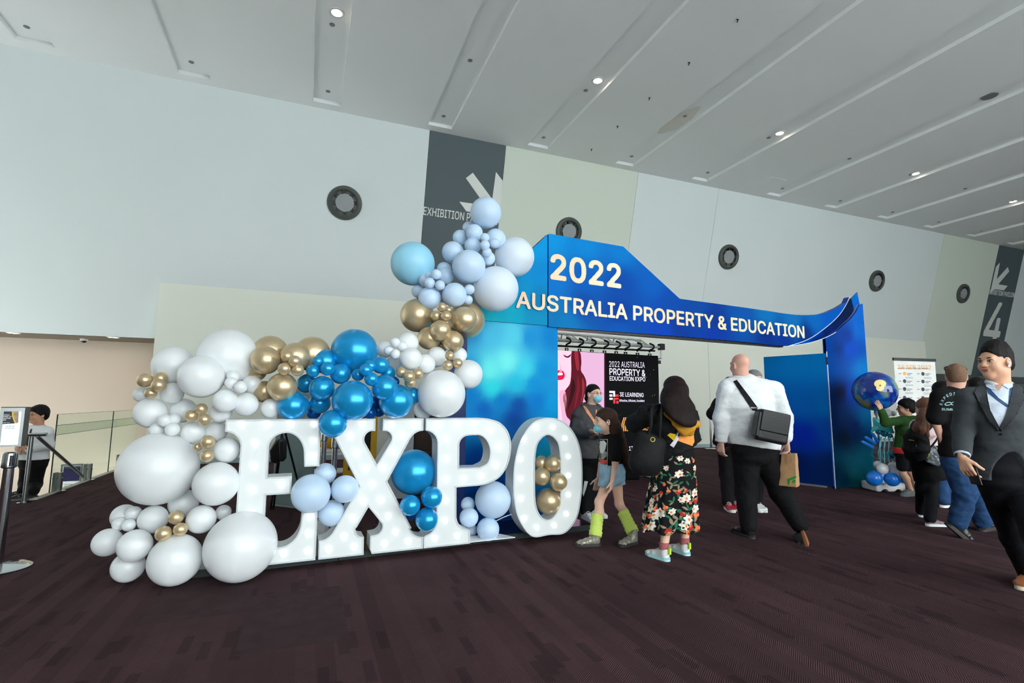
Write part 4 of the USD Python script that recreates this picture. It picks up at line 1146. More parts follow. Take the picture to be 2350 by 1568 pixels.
CROPS = dict(A=(180, 720, 500 / 1225), B=(540, 730, 600 / 2350), C=(880, 430, 400 / 1568), D=(500, 930, 860 / 2350))
BT = '''A;left balloon garland
835 245 171 4.15 w|biggest white balloon at the top of the left garland
532 292 117 4.1 w|white balloon at the upper left, above the gold quartet
688 355 130 3.9 w|large white balloon in front, below the two topmost white ones
355 455 47 4.02 w|white balloon peeping out left under the gold quartet
525 447 66 4.0 w|white balloon just right of the gold quartet
403 558 93 3.95 w|oval white balloon under the gold quartet, left rim of the garland
588 545 74 4.08 w|white balloon behind the upper gold trio
800 556 62 4.0 w|white balloon right of the upper gold trio
826 490 71 3.9 w|smooth white balloon above the top left corner of the E
940 510 71 4.0 w|white balloon behind, above the top bar of the E
858 391 37 3.9 w|tiny white balloon, left of two above the E corner balloon
870 352 36 3.95 w|tiny white balloon, upper of the cluster above the E
912 413 37 3.88 w|tiny white balloon, right of two above the E corner balloon
975 400 58 4.15 w|white balloon tucked left of the gold cluster
1082 532 58 4.1 w|shaded white balloon between gold and blue clusters over the E
485 601 39 3.85 w|tiny white balloon, upper left of the quartet above the giant one
541 593 35 3.9 w|tiny white balloon, upper right of the quartet above the giant one
440 652 42 3.88 w|tiny white balloon, lower left of the quartet above the giant one
527 651 42 3.84 w|tiny white balloon, lower right of the quartet above the giant one
642 668 66 3.95 w|white balloon between the two gold trios
772 665 64 4.05 w|white balloon right of centre between the gold trios, near the E serif
835 768 76 3.95 w|white balloon beside the stem of the E, right of the lower gold trio
442 873 226 3.85 w|giant white balloon, the largest in the left garland
772 958 131 3.8 w|large white balloon overlapping the stem of the E
590 1070 86 4.0 w|white balloon half hidden below the giant one
255 1142 76 3.9 w|shaded white balloon behind, at the lower left rim
310 1126 47 3.85 w|small white balloon above the tiny pair at the lower left
231 1183 43 3.8 w|tiny white balloon, left of the pair at the lower left
284 1190 39 3.75 w|tiny white balloon, right of the pair at the lower left
418 1158 86 3.82 w|white balloon left of the lowest gold trio
690 1158 85 3.75 w|white balloon right of the lowest gold trio
815 1119 46 3.95 w|small white balloon in front of the E serif, partly hidden
160 1288 86 3.72 w|leftmost white balloon of the garland, near the floor
315 1306 100 3.6 w|white balloon in front, second from the left near the floor
278 1425 96 0 w|shaded white balloon touching the carpet at the lower left
540 1388 156 0 w|large white balloon resting on the carpet, second from the right
905 1315 208 0 w|huge white balloon resting on the carpet before the foot of the E
A;gold quartet in the left garland
373 375 44 3.9 g|gold balloon at the left of the gold quartet, left garland
461 366 42 3.95 g|gold balloon at the upper right of the gold quartet, left garland
451 403 42 3.84 g|gold balloon in front in the gold quartet, left garland
407 447 36 3.88 g|gold balloon at the bottom of the gold quartet, left garland
A;gold trios in the left garland
632 576 37 3.88 g|left gold balloon of the upper trio, left garland
690 537 35 3.9 g|top gold balloon of the upper trio, left garland
707 596 36 3.86 g|lower right gold balloon of the upper trio, left garland
727 722 41 3.75 g|upper gold balloon of the trio right of the giant white one
722 801 39 3.74 g|lower gold balloon of the trio right of the giant white one
668 750 26 3.8 g|gold balloon mostly hidden behind the giant white one
547 1146 44 3.65 g|upper gold balloon of the lowest trio
573 1214 41 3.6 g|right gold balloon of the lowest trio
478 1238 48 3.56 g|left gold balloon of the lowest trio
B;gold cluster above the E
313 310 160 4.3 g|large gold balloon at the back of the cluster above the E
271 381 135 4.1 g|large gold balloon at the front left of the cluster above the E
186 475 98 4.2 g|gold balloon at the far left, under the front left gold one
262 663 104 4.18 g|gold balloon at the lower left, beside the E corner
420 620 134 4.05 g|large gold balloon at the lower front of the cluster above the E
540 350 136 4.2 g|large gold balloon behind the four small gold ones
690 325 165 4.4 g|gold balloon at the back, left of the big blue one
464 345 55 4.0 g|small gold balloon, upper left of four, cluster above the E
534 390 56 3.98 g|small gold balloon, upper right of four, cluster above the E
440 458 59 3.95 g|small gold balloon, lower left of four, cluster above the E
560 468 58 4.0 g|small gold balloon, lower right of four, cluster above the E
B;blue cluster above the X
1068 303 212 4.45 b|biggest blue balloon, top of the blue cluster
805 392 115 4.35 b|blue balloon at the upper left, behind the small one
742 390 50 4.15 b|small blue balloon, top of the left trio in the blue cluster
698 477 61 4.12 b|small blue balloon, left of the left trio in the blue cluster
828 457 64 4.12 b|small blue balloon, right of the left trio in the blue cluster
945 502 95 4.25 b|blue balloon at the centre, below the biggest one
1102 510 58 4.22 b|small blue balloon, left of the right quartet in the blue cluster
1172 468 59 4.12 b|small blue balloon in front of the right quartet, blue cluster
1212 432 56 4.2 b|small blue balloon behind the front one of the right quartet
1304 424 79 4.25 b|blue balloon at the upper right of the cluster
1222 550 63 4.14 b|small blue balloon at the bottom of the right quartet
1372 495 68 4.38 b|blue balloon at the right rim, behind the pair
640 588 88 4.3 b|shaded blue balloon at the left rim of the blue cluster
778 633 116 4.15 b|blue balloon at the left centre, above the shaded ones
515 790 138 4.1 b|blue balloon with pale rim at the far left, over the E
758 765 100 4.25 b|blue balloon under the left centre one
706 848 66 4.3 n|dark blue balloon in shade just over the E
1052 743 186 4.05 b|large blue balloon at the front centre, over the X
875 951 130 3.98 b|lowest blue balloon, hanging before the E and X
1341 626 119 4.2 b|blue balloon at the right centre of the cluster
1445 748 157 4.3 b|large blue balloon at the lower right, over the X
1588 700 80 4.5 b|blue balloon at the far right, behind the white one
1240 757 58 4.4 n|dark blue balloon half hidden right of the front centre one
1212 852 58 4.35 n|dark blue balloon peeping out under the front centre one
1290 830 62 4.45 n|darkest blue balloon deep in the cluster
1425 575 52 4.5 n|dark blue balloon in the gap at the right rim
B;white balloons between blue cluster and arch
1550 226 99 4.6 w|white balloon at the top of the middle white group
1345 285 78 4.65 w|white balloon at the left, behind the tiny white ones
1437 220 44 4.4 w|tiny white balloon, top left of four, middle white group
1500 255 46 4.42 w|tiny white balloon, top right of four, middle white group
1381 293 45 4.42 w|tiny white balloon, bottom left of four, middle white group
1440 327 46 4.38 w|tiny white balloon, bottom right of four, middle white group
1577 367 104 4.4 w|round white balloon in front, middle white group
1708 414 92 4.55 w|white balloon right of the round front one
1422 412 68 4.6 w|white balloon behind, next to the blue cluster rim
1810 350 95 4.75 w|white balloon under the upper gold cluster
2012 335 72 4.85 w|white balloon behind the small gold trio, by the arch
2095 505 131 4.8 w|white balloon at the right, before the blue arch leg
1850 680 217 4.5 w|large white balloon standing on top of the P
1690 825 88 4.6 w|shaded white balloon left of the large one on the P
B;small gold balloons by the P
1492 490 50 4.3 g|left gold balloon of the four under the round white one
1640 500 50 4.32 g|right gold balloon of the four under the round white one
1561 527 54 4.22 g|front gold balloon of the four under the round white one
1571 580 52 4.3 g|lowest gold balloon of the four under the round white one
1927 340 43 4.55 g|top gold balloon of the small trio by the arch leg
1909 426 47 4.52 g|left gold balloon of the small trio by the arch leg
1998 408 46 4.54 g|right gold balloon of the small trio by the arch leg
C;pale blue balloon tower at the arch
920 229 145 5.2 l|pale blue balloon at the very top of the tower
262 687 202 5.1 c|large sky blue balloon standing out at the left of the tower
770 362 58 5.3 l|pale blue balloon behind, just under the top one
817 408 78 5.15 l|pale blue balloon below the top one
690 450 69 5.25 l|pale blue balloon at the upper left of the tower
1008 462 92 5.2 l|pale blue balloon at the upper right of the tower
912 453 42 5.0 l|tiny pale blue balloon, top of the tiny column in the tower
998 505 43 5.0 l|tiny pale blue balloon, right of the tiny column in the tower
912 522 46 4.95 l|tiny pale blue balloon, middle of the tiny column in the tower
932 586 44 4.98 l|tiny pale blue balloon, bottom of the tiny column in the tower
803 524 76 5.1 l|pale blue balloon at the tower centre, above the large one
625 584 100 5.15 l|pale blue balloon at the left, beside the large one
767 712 153 4.95 l|large pale blue balloon at the tower centre
938 640 68 5.15 l|pale blue balloon behind, right of the tower centre
1178 627 183 5.3 p|large whitish pale balloon at the right, over the header corner
1010 914 208 5.1 p|largest whitish pale balloon, lower right before the header
558 797 80 5.05 l|pale blue balloon behind the tiny quartet
545 737 66 5.15 l|pale blue balloon peeping out above the tiny quartet
475 784 48 4.85 l|tiny pale blue balloon, top of the tiny quartet
382 832 68 5.0 l|pale blue balloon at the left of the tiny quartet
415 863 50 4.82 l|tiny pale blue balloon, left of the tiny quartet
508 881 46 4.82 l|tiny pale blue balloon, right of the tiny quartet
405 800 36 4.95 l|tiny pale blue balloon hidden in the tiny quartet
415 997 105 4.9 l|pale blue balloon resting on the gold ones, left
310 937 60 5.05 l|pale blue balloon at the lower left rim of the tower
638 969 113 4.88 l|pale blue balloon resting on the gold ones, middle
773 920 48 4.9 l|small pale blue balloon, upper of two at the large pale one
760 1014 44 4.9 l|small pale blue balloon, lower of two at the large pale one
C;upper gold cluster below the tower
303 1153 154 4.95 g|large gold balloon at the left of the upper gold cluster
525 1080 45 4.75 g|tiny gold balloon, top of four, upper gold cluster
584 1105 33 4.85 g|tiny gold balloon hidden behind, upper gold cluster
470 1158 47 4.75 g|tiny gold balloon, left of four, upper gold cluster
562 1160 48 4.72 g|tiny gold balloon, right of four, upper gold cluster
725 1191 120 4.85 g|gold balloon in front at the right, upper gold cluster
745 1195 168 5.1 g|largest gold balloon, at the back against the arch
513 1288 94 4.7 g|matt gold balloon at the front, upper gold cluster
412 1358 105 4.8 g|gold balloon at the lower left, upper gold cluster
625 1386 98 4.75 g|gold balloon at the bottom right, upper gold cluster
480 1180 62 4.95 g|gold balloon behind the tiny four, upper gold cluster
530 1430 52 4.9 g|shaded gold balloon low between two gold ones
D;pale blue balloons between E and X
582 556 126 3.98 l|large pale blue balloon before the gap of E and X
672 432 71 4.25 l|pale blue balloon at the top, between E and X
796 527 89 4.12 l|pale blue balloon at the right, touching the X
710 679 85 4.15 l|pale blue balloon at the bottom, between E and X
D;blue balloons between X and P
1225 422 144 4.55 b|large blue balloon wedged between X and P
1206 629 66 4.25 b|small blue balloon, left of three between X and P
1340 579 70 4.3 b|small blue balloon, upper right of three between X and P
1310 719 74 4.28 b|small blue balloon, lowest of three between X and P
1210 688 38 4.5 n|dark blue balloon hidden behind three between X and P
D;pale blue balloons between P and O
1725 594 117 4.75 l|large pale blue balloon between P and O
1568 622 46 4.8 l|pale blue balloon at the upper left, under the P bowl
1574 705 62 4.66 l|pale blue balloon beside the stem of the P
1694 779 74 4.68 l|pale blue balloon on the white base sheet
1590 785 40 4.8 l|pale blue balloon mostly hidden by the P foot
D;gold balloons inside the O
2026 362 46 5.0 g|gold balloon at the upper left in the O, half hidden
2098 369 56 4.95 g|gold balloon at the upper right in the O
2028 448 59 4.9 g|gold balloon at the middle left in the O
2136 483 58 4.86 g|gold balloon at the middle right, in front of the O
2072 602 83 4.92 g|largest gold balloon at the bottom in the O'''
for line in BT.split('\n'):
    if ';' in line:
        cr, grp = line.split(';')
        ox, oy, sc = CROPS[cr]
        continue
    nums, lb = line.split('|')
    x, y, r, D, c = nums.split()
    balloon(ox + float(x) * sc, oy + float(y) * sc, float(r) * sc, float(D), c, lb, grp)

# ================================================================== soft bodies: distance fields turned into one smooth mesh
def dense(st, n=5):
    """loft stations made fluent"""
    q = smooth_line([[*c, x, y, *l] for c, x, y, l in st], n)
    return [(r[:3], max(r[3], .004), max(r[4], .004), unit(r[5:8])) for r in q]


def unit(v):
    v = np.asarray(v, float)
    return v / np.linalg.norm(v)


class Soft:
    def __init__(s, h=.01):
        s.h, s.it, s.cuts = h, [], []

    def _add(s, fn, pts, r, k, sub=False):
        pts = np.atleast_2d(pts)
        s.it.append((fn, pts.min(0) - r, pts.max(0) + r, k, sub))
        return s

    def cap(s, a, b, ra, rb=None, k=.02, sub=False):
        a, b = np.asarray(a, float), np.asarray(b, float)
        rb = ra if rb is None else rb
        d = b - a
        L = d @ d + 1e-12

        def fn(P):
            q = P - a
            t = np.clip(q @ d / L, 0, 1)
            return np.linalg.norm(q - t[..., None] * d, axis=-1) - (ra + t * (rb - ra))
        return s._add(fn, [a, b], max(ra, rb), k, sub)

    def chain(s, pts, rs, k=.02):
        for i in range(len(pts) - 1):
            s.cap(pts[i], pts[i + 1], rs[i], rs[i + 1], k)
        return s

    def ell(s, c, r, ax=np.eye(3), k=.02, sub=False):
        c, r, ax = np.asarray(c, float), np.asarray(r, float), np.asarray(ax, float)

        def fn(P):
            q = (P - c) @ ax.T
            e = np.linalg.norm(q / r, axis=-1)
            g = np.linalg.norm(q / r ** 2, axis=-1) + 1e-9
            return e * (e - 1) / g
        return s._add(fn, c, r.max(), k, sub)

    def loft(s, st, k=.03):
        """st: (centre, half width, half depth, lateral axis)"""
        for (c0, x0, y0, l0), (c1, x1, y1, l1) in zip(st[:-1], st[1:]):
            c0, c1, l0, l1 = (np.asarray(q, float) for q in (c0, c1, l0, l1))
            a = c1 - c0
            L = np.linalg.norm(a)
            an = a / L

            def fn(P, c0=c0, a=a, L=L, an=an, l0=l0, l1=l1, x0=x0, x1=x1, y0=y0, y1=y1):
                q = P - c0
                t = np.clip(q @ an / L, 0, 1)
                lat = l0 + t[..., None] * (l1 - l0)
                lat = lat - (lat @ an)[..., None] * an
                lat /= np.linalg.norm(lat, axis=-1, keepdims=True)
                q = q - t[..., None] * a
                z = q @ an
                x = (q * lat).sum(-1)
                y = np.sqrt(np.maximum((q * q).sum(-1) - x * x - z * z, 0))
                rx, ry = x0 + t * (x1 - x0), y0 + t * (y1 - y0)
                m = np.minimum(rx, ry)
                return (np.sqrt((x / rx) ** 2 + (y / ry) ** 2 + (z / (m * .55)) ** 2) - 1) * m
            s._add(fn, [c0, c1], max(x0, x1, y0, y1), k)
        return s

    def cut(s, p, n):
        """keep what lies against n"""
        s.cuts.append((np.asarray(p, float), np.asarray(n, float) / np.linalg.norm(n)))
        return s

    def mesh(s):
        h = s.h
        lo = np.min([i[1] for i in s.it if not i[4]], 0) - 3 * h
        hi = np.max([i[2] for i in s.it if not i[4]], 0) + 3 * h
        n = np.ceil((hi - lo) / h).astype(int) + 1
        V = np.full(n, 1.0, np.float32)
        ax = [lo[i] + h * np.arange(n[i]) for i in range(3)]
        for fn, a, b, k, sub in s.it:
            i0 = np.maximum(((a - k - 2 * h - lo) / h).astype(int), 0)
            i1 = np.minimum(np.ceil((b + k + 2 * h - lo) / h).astype(int) + 1, n)
            if (i1 <= i0).any():
                continue
            sl = tuple(slice(i0[i], i1[i]) for i in range(3))
            P = np.stack(np.meshgrid(*[ax[i][sl[i]] for i in range(3)], indexing='ij'), -1)
            d = fn(P)
            v = V[sl]
            if sub:
                d = -d
                q = np.maximum(k - np.abs(v - d), 0) / max(k, 1e-6)
                V[sl] = np.maximum(v, d) + q * q * k / 4
            else:
                q = np.maximum(k - np.abs(v - d), 0) / max(k, 1e-6)
                V[sl] = np.minimum(v, d) - q * q * k / 4
        for p, nn in s.cuts:
            d = ((ax[0] - p[0]) * nn[0])[:, None, None] + ((ax[1] - p[1]) * nn[1])[None, :, None] + ((ax[2] - p[2]) * nn[2])[None, None, :]
            V = np.maximum(V, d.astype(np.float32))
        return nets(V, lo, h)


_C8 = np.array([(i, j, k) for i in (0, 1) for j in (0, 1) for k in (0, 1)])
_E12 = [(a, b) for a in range(8) for b in range(a + 1, 8) if np.abs(_C8[a] - _C8[b]).sum() == 1]


def nets(V, lo, h):
    S = V < 0
    n = V.shape
    cnt = np.zeros(tuple(np.array(n) - 1), np.int8)
    for c in _C8:
        cnt += S[c[0]:n[0] - 1 + c[0], c[1]:n[1] - 1 + c[1], c[2]:n[2] - 1 + c[2]]
    cells = np.argwhere((cnt > 0) & (cnt < 8))
    vals = np.stack([V[tuple((cells + c).T)] for c in _C8], 1)
    acc, num = np.zeros((len(cells), 3)), np.zeros(len(cells))
    for a, b in _E12:
        m = (vals[:, a] < 0) != (vals[:, b] < 0)
        t = vals[m, a] / (vals[m, a] - vals[m, b])
        acc[m] += _C8[a] + t[:, None] * (_C8[b] - _C8[a])
        num[m] += 1
    verts = lo + h * (cells + acc / num[:, None])
    idx = np.full(cnt.shape, -1, np.int64)
    idx[tuple(cells.T)] = np.arange(len(cells))
    F = []
    for d in range(3):
        u, w = (d + 1) % 3, (d + 2) % 3
        sl0, sl1 = [slice(None)] * 3, [slice(None)] * 3
        sl0[d], sl1[d] = slice(0, -1), slice(1, None)
        e = np.argwhere(S[tuple(sl0)] != S[tuple(sl1)])
        e = e[(e[:, u] > 0) & (e[:, w] > 0) & (e[:, u] < n[u] - 1) & (e[:, w] < n[w] - 1)]
        eu, ew = np.eye(3, dtype=int)[u], np.eye(3, dtype=int)[w]
        q = np.stack([idx[tuple((e - eu - ew).T)], idx[tuple((e - ew).T)], idx[tuple(e.T)], idx[tuple((e - eu).T)]], 1)
        flip = ~S[tuple(e.T)]
        q[flip] = q[flip][:, ::-1]
        F.append(q)
    F = np.vstack(F)
    return trimesh.Trimesh(verts, np.vstack([F[:, :3], F[:, [0, 2, 3]]]), process=False)


def man_of(m):
    return mb(manifold3d.Mesh(np.asarray(m.vertices, np.float32), np.asarray(m.faces, np.uint32)))


def union(ms):
    try:
        out = man_of(ms[0])
        for m in ms[1:]:
            out = out + man_of(m)
        if out.status() == manifold3d.Error.NoError and out.num_tri() > 100:
            return tm(out)
    except Exception:
        pass
    return cat_(ms)


def wrinkle(m, amp=.004, f=14.0, seed=0, fz=.55, lim=None):
    v = np.array(m.vertices)
    n = np.array(trimesh.Trimesh(v, m.faces, process=False).vertex_normals)
    q = v * np.array([f, f, f * fz])
    d = (meshkit.fbm(q + 31.7 * seed, 3, seed) - .5) * 2
    return trimesh.Trimesh(v + n * (d * amp)[:, None], m.faces, process=False)


def decal(m, px_poly, t=.003, step=3.0, inset=.002, sm=0):
    """a patch of cloth or print lying on mesh m, its outline given as it is seen; has thickness t"""
    if not hasattr(px_poly, 'geom_type'):
        px_poly = Polygon(smooth_line(px_poly, sm, True) if sm else px_poly)
    p, f = polygrid(px_poly, step)
    if not hasattr(m, '_rc'):
        m._rc = trimesh.ray.ray_pyembree.RayMeshIntersector(m)
    D = np.array([ray(x, y) for x, y in p])
    D /= np.linalg.norm(D, axis=1, keepdims=True)
    loc, ri, ti = m._rc.intersects_location(np.tile(EYE, (len(D), 1)), D, multiple_hits=False)
    ok = np.full(len(p), -1)
    ok[ri] = np.arange(len(ri))
    f = f[(ok[f] >= 0).all(1)]
    if not len(f):
        return None
    P = np.zeros((len(p), 3))
    P[ri] = loc
    dist = np.linalg.norm(P - EYE, axis=1)
    md = np.median(dist[ri])
    f = f[(np.ptp(dist[f], axis=1) < .08).all() if False else np.ptp(dist[f], axis=1) < .10]
    u, inv = np.unique(f, return_inverse=True)
    f = inv.reshape(f.shape)
    P = P[u]
    D = D[u]
    n = len(P)
    top, bot = P - D * t, P + D * inset
    fl_ = f[:, ::-1]
    ed = np.vstack([f[:, [0, 1]], f[:, [1, 2]], f[:, [2, 0]]])
    key = np.sort(ed, 1)
    _, first, c = np.unique(key, axis=0, return_index=True, return_counts=True)
    b = ed[first[c == 1]]
    side = np.vstack([np.stack([b[:, 0], b[:, 0] + n, b[:, 1]], 1), np.stack([b[:, 1], b[:, 0] + n, b[:, 1] + n], 1)]) if len(b) else np.zeros((0, 3), int)
    return trimesh.Trimesh(np.vstack([top, bot]), np.vstack([fl_, f + n, side]), process=False)


def unit(v):
    v = np.asarray(v, float)
    return v / np.linalg.norm(v)


# ------------------------------------------------------------------ people
for nm, c in (('skin_pale', (226, 182, 158)), ('skin_tan', (196, 146, 118)), ('skin_warm', (214, 164, 134)), ('skin_pink', (214, 164, 144))):
    look(nm, c, .5, vary=.04, vs=14, sss=.12)
look('lip', (176, 92, 88), .4)
look('eye_white', (226, 222, 216), .2)
look('eye_dark', (24, 16, 14), .15)
look('hair_black', (17, 14, 14), .5, bump=.5, bs=40, stretch=(6, 6, .6), vary=.3, specular_ior_level=.16)
look('hair_darkbrown', (26, 16, 14), .5, bump=.5, bs=40, stretch=(6, 6, .6), vary=.4, vs=20, specular_ior_level=.16)
look('hair_brown', (58, 38, 29), .5, bump=.5, bs=40, stretch=(6, 6, .6), vary=.4, vs=20, specular_ior_level=.16)
look('hair_auburn', (112, 66, 38), .5, bump=.6, bs=40, stretch=(6, 6, .6), vary=.45, vs=24)
look('hair_cropped', (128, 98, 78), .7, bump=.6, bs=260, vary=.2, vs=40)
look('hair_grey', (128, 128, 130), .6, bump=.6, bs=160, vary=.2)
look('mask_blue', (128, 206, 224), .7, vary=.05, bump=.2, bs=60)
look('glasses_metal', (150, 130, 110), .3, .7)


def headframe(C, fwd, up=(0, 0, 1)):
    f = unit(fwd)
    u = unit(np.asarray(up, float) - f * (np.asarray(up, float) @ f))
    x = np.cross(f, u)
    return np.array([x, f, u])


class Head:
    """local axes: x to the person's right, y forward, z up; scale 1 is a 225 mm head"""
    def __init__(s, C, fwd, size=1.0, up=(0, 0, 1), wide=1.0):
        s.C, s.A, s.k, s.wd = np.asarray(C, float), headframe(C, fwd, up), size, wide

    def p(s, x, y, z):
        return s.C + s.k * (x * s.wd * s.A[0] + y * s.A[1] + z * s.A[2])

    def soft(s, h, neck=None, nr=.056):
        F, k, A, wd = Soft(h), s.k, s.A, s.wd
        e = lambda c, r, kk=.025, sub=False: F.ell(s.p(*c), np.array(r) * k * [wd, 1, 1], A, kk * k, sub)
        e((0, -.012, .034), (.076, .096, .082))
        e((0, .022, -.026), (.063, .070, .084))
        for x in (-1, 1):
            e((x * .040, .012, -.058), (.028, .042, .034))
            e((x * .036, .060, -.028), (.028, .024, .028))
        e((0, .066, -.088), (.030, .022, .022))
        F.cap(s.p(-.036, .078, .024), s.p(.036, .078, .024), .013 * k, .013 * k, .02 * k)
        for x in (-1, 1):
            e((x * .031, .096, .004), (.017, .014, .010), .012, True)
        F.cap(s.p(0, .086, .014), s.p(0, .104, -.022), .008 * k, .0125 * k, .012 * k)
        for x in (-1, 1):
            e((x * .012, .096, -.025), (.009, .010, .008), .008)
        e((0, .088, -.047), (.023, .010, .006), .008)
        e((0, .086, -.057), (.020, .010, .006), .008)
        for x in (-1, 1):
            e((x * .079, -.006, -.006), (.010, .019, .033), .008)
            e((x * .086, -.001, -.004), (.006, .010, .018), .004, True)
        if neck is not None:
            F.cap(s.p(0, -.018, -.05), neck, nr * k, nr * 1.08 * k, .03)
        return F

    def features(s, t, under, brow='hair_black', mouth=True, eyes=True):
        k, A = s.k, s.A
        for x in (-1, 1):
            if eyes:
                e_ = Soft(.0022).ell(s.p(x * .031, .080, .005), np.array((.0145, .010, .0078)) * k, A, .001).mesh()
                ep = t.add('eye', e_, 'eye_white', True, under=under)
                t.add('iris', Soft(.0018).ell(s.p(x * .031, .0885, .005), np.array((.006, .003, .0062)) * k, A, .001).mesh(), 'eye_dark', True, under=ep)
                t.add('eyelid', tube(smooth_line([s.p(x * .046, .079, .006), s.p(x * .038, .0875, .0125), s.p(x * .030, .0905, .0135), s.p(x * .017, .0865, .007)], 4), .0016 * k, 6), 'hair_black', True, under=ep)
            t.add('eyebrow', tube(smooth_line([s.p(x * .05, .079, .022), s.p(x * .036, .0895, .028), s.p(x * .018, .0925, .024)], 4), [.0015 * k] * 2 + [.0036 * k] * 6 + [.0025 * k], 6), brow, True, under=under)
        if mouth:
            t.add('mouth', Soft(.0025).ell(s.p(0, .0945, -.0505), np.array((.0225, .0065, .0035)) * k, A, .001).ell(s.p(0, .0935, -.0575), np.array((.016, .006, .004)) * k, A, .004).mesh(), 'lip', True, under=under)

    def cap_hair(s, h=.006, grow=.012, line=.026, nape=-.075, top=0.0, fringe=0.0, side=0.0, slope=.62):
        """short hair: a shell over the skull, open at the face"""
        k, A, wd = s.k, s.A, s.wd
        F = Soft(h)
        F.ell(s.p(0, -.016, .036 + top * .5), np.array((.076 + grow + side, .097 + grow, .084 + grow + top)) * k * [wd, 1, 1], A, .01)
        F.ell(s.p(0, -.045, -.015), np.array((.066 + grow * .6, .062 + grow * .6, .07)) * k * [wd, 1, 1], A, .03)
        if fringe:
            F.ell(s.p(0, .062, .078), np.array((.06, .035, .022 + fringe)) * k, A, .02)
        n = A @ np.eye(3)
        F.cut(s.p(0, .098, .070 - line), slope * A[1] - math.sqrt(1 - slope * slope) * A[2])
        F.cut(s.p(0, 0, nape), -A[2])
        return F


def hand(F, w, d, n, side, curl=.6, s=1.0, thumb=.6, spread=.0):
    """palm and five fingers from wrist w: d along the hand, n out of the palm, side towards the thumb"""
    w, d = np.asarray(w, float), unit(d)
    n = unit(np.asarray(n, float) - d * (np.asarray(n) @ d))
    side = unit(np.cross(n, d)) * np.sign(np.cross(n, d) @ side + 1e-9)
    F.cap(w - d * .03 * s, w + d * .01 * s, .024 * s, .022 * s, .012)
    for o in (-.030, -.011, .009, .029):
        F.cap(w + d * .015 * s + side * o * .55 * s, w + d * .082 * s + side * o * s, .0135 * s, .0115 * s, .010)
    for o, L in ((-.031, .062), (-.0105, .076), (.0100, .082), (.0305, .074)):
        p = w + d * .085 * s + side * o * s
        a = curl * .55
        v = unit(d + side * spread * o * 12)
        r = .0088 * s
        for seg, fr in ((.44, 0), (.32, 1), (.24, 2)):
            v2 = unit(v * cos(a) + n * sin(a))
            q = p + v2 * L * seg * s
            F.cap(p, q, r, r * .92, .003)
            p, r, v = q, r * .92, v2
            a = curl * (.8 if fr == 0 else .6)
    p = w + d * .022 * s + side * .024 * s
    v = unit(d * .75 + side * (.9 - .3 * curl) + n * .35 * thumb)
    q = p + v * .042 * s
    F.cap(p, q, .0135 * s, .011 * s, .008)
    v = unit(v + d * .5 + n * .5 * thumb - side * .25 * thumb)
    q2 = q + v * .030 * s
    F.cap(q, q2, .0105 * s, .0095 * s, .003)
    F.cap(q2, q2 + unit(v + n * .4 * thumb) * .024 * s, .0095 * s, .008 * s, .003)
    return F


_shoes = {}


def shoe(t, heel, toe, up, kind, mats, L=.27, under=None):
    """a shoe with its heel-bottom at heel, sole towards toe; kind sneaker, boot or dress"""
    d = unit(np.asarray(toe, float) - heel)
    u = unit(np.asarray(up, float) - d * (np.asarray(up) @ d))
    x = np.cross(d, u)
    k = L / .27
    if kind not in _shoes:
        F = Soft(.006)
        lat = (1, 0, 0)
        F.loft([((0, .035, .05), .034, .048, lat), ((0, .09, .052), .036, .05, lat), ((0, .155, .042), .041, .036, lat), ((0, .215, .034), .044, .027, lat), ((0, .248, .03), .034, .02, lat)], .02)
        if kind == 'boot':
            F.cap((0, .052, .06), (0, .05, .155), .046, .047, .02)
            F.cut((0, 0, .165), (0, 0, 1))
        elif kind == 'clog':
            F.cut((0, 0, .075), (0, -.35, 1))
        else:
            F.cap((0, .05, .06), (0, .045, .09), .043, .042, .02)
            F.cut((0, .04, .098), (0, .25, 1))
        F.cut((0, 0, .018), (0, 0, -1))
        zt = .024 if kind in ('dress', 'boot') else .03
        out = mb.batch_hull([mb.cylinder(zt, r, r, 20).translate([0, y, z]) for y, r, z in ((.034, .037, 0), (.09, .036, 0), (.2, .046, 0), (.235, .038, .003))])
        if kind == 'boot':
            out = mb.batch_hull([mb.cylinder(.03, r, r, 20).translate([0, y, z]) for y, r, z in ((.034, .040, 0), (.09, .039, 0), (.2, .049, 0), (.235, .041, .003))])
        lace = cat_([tube([(-.024, .115 + .02 * i, .086 - .011 * i), (0, .118 + .02 * i, .095 - .0115 * i), (.024, .115 + .02 * i, .086 - .011 * i)], .0032, 6) for i in range(4)])
        _shoes[kind] = (F.mesh(), tm(out), lace)
    parts = []
    M = np.array([x, d, u])

    def tr(m):
        return trimesh.Trimesh(heel + (np.asarray(m.vertices) * k) @ M, m.faces, process=False)
    a, b, c = _shoes[kind]
    sp_ = t.add('shoe', tr(a), mats[0], True, under=under)
    t.add('sole', tr(b), mats[1], 40, under=sp_)
    if len(mats) > 2 and mats[2]:
        t.add('laces', tr(c), mats[2], True, under=sp_)
    return sp_


def loc_(px):
    """level directions as seen at column px: to the picture's right, and away"""
    v = unit(ray(px, 950) * [1, 1, 0])
    return np.array([v[1], -v[0], 0]), v


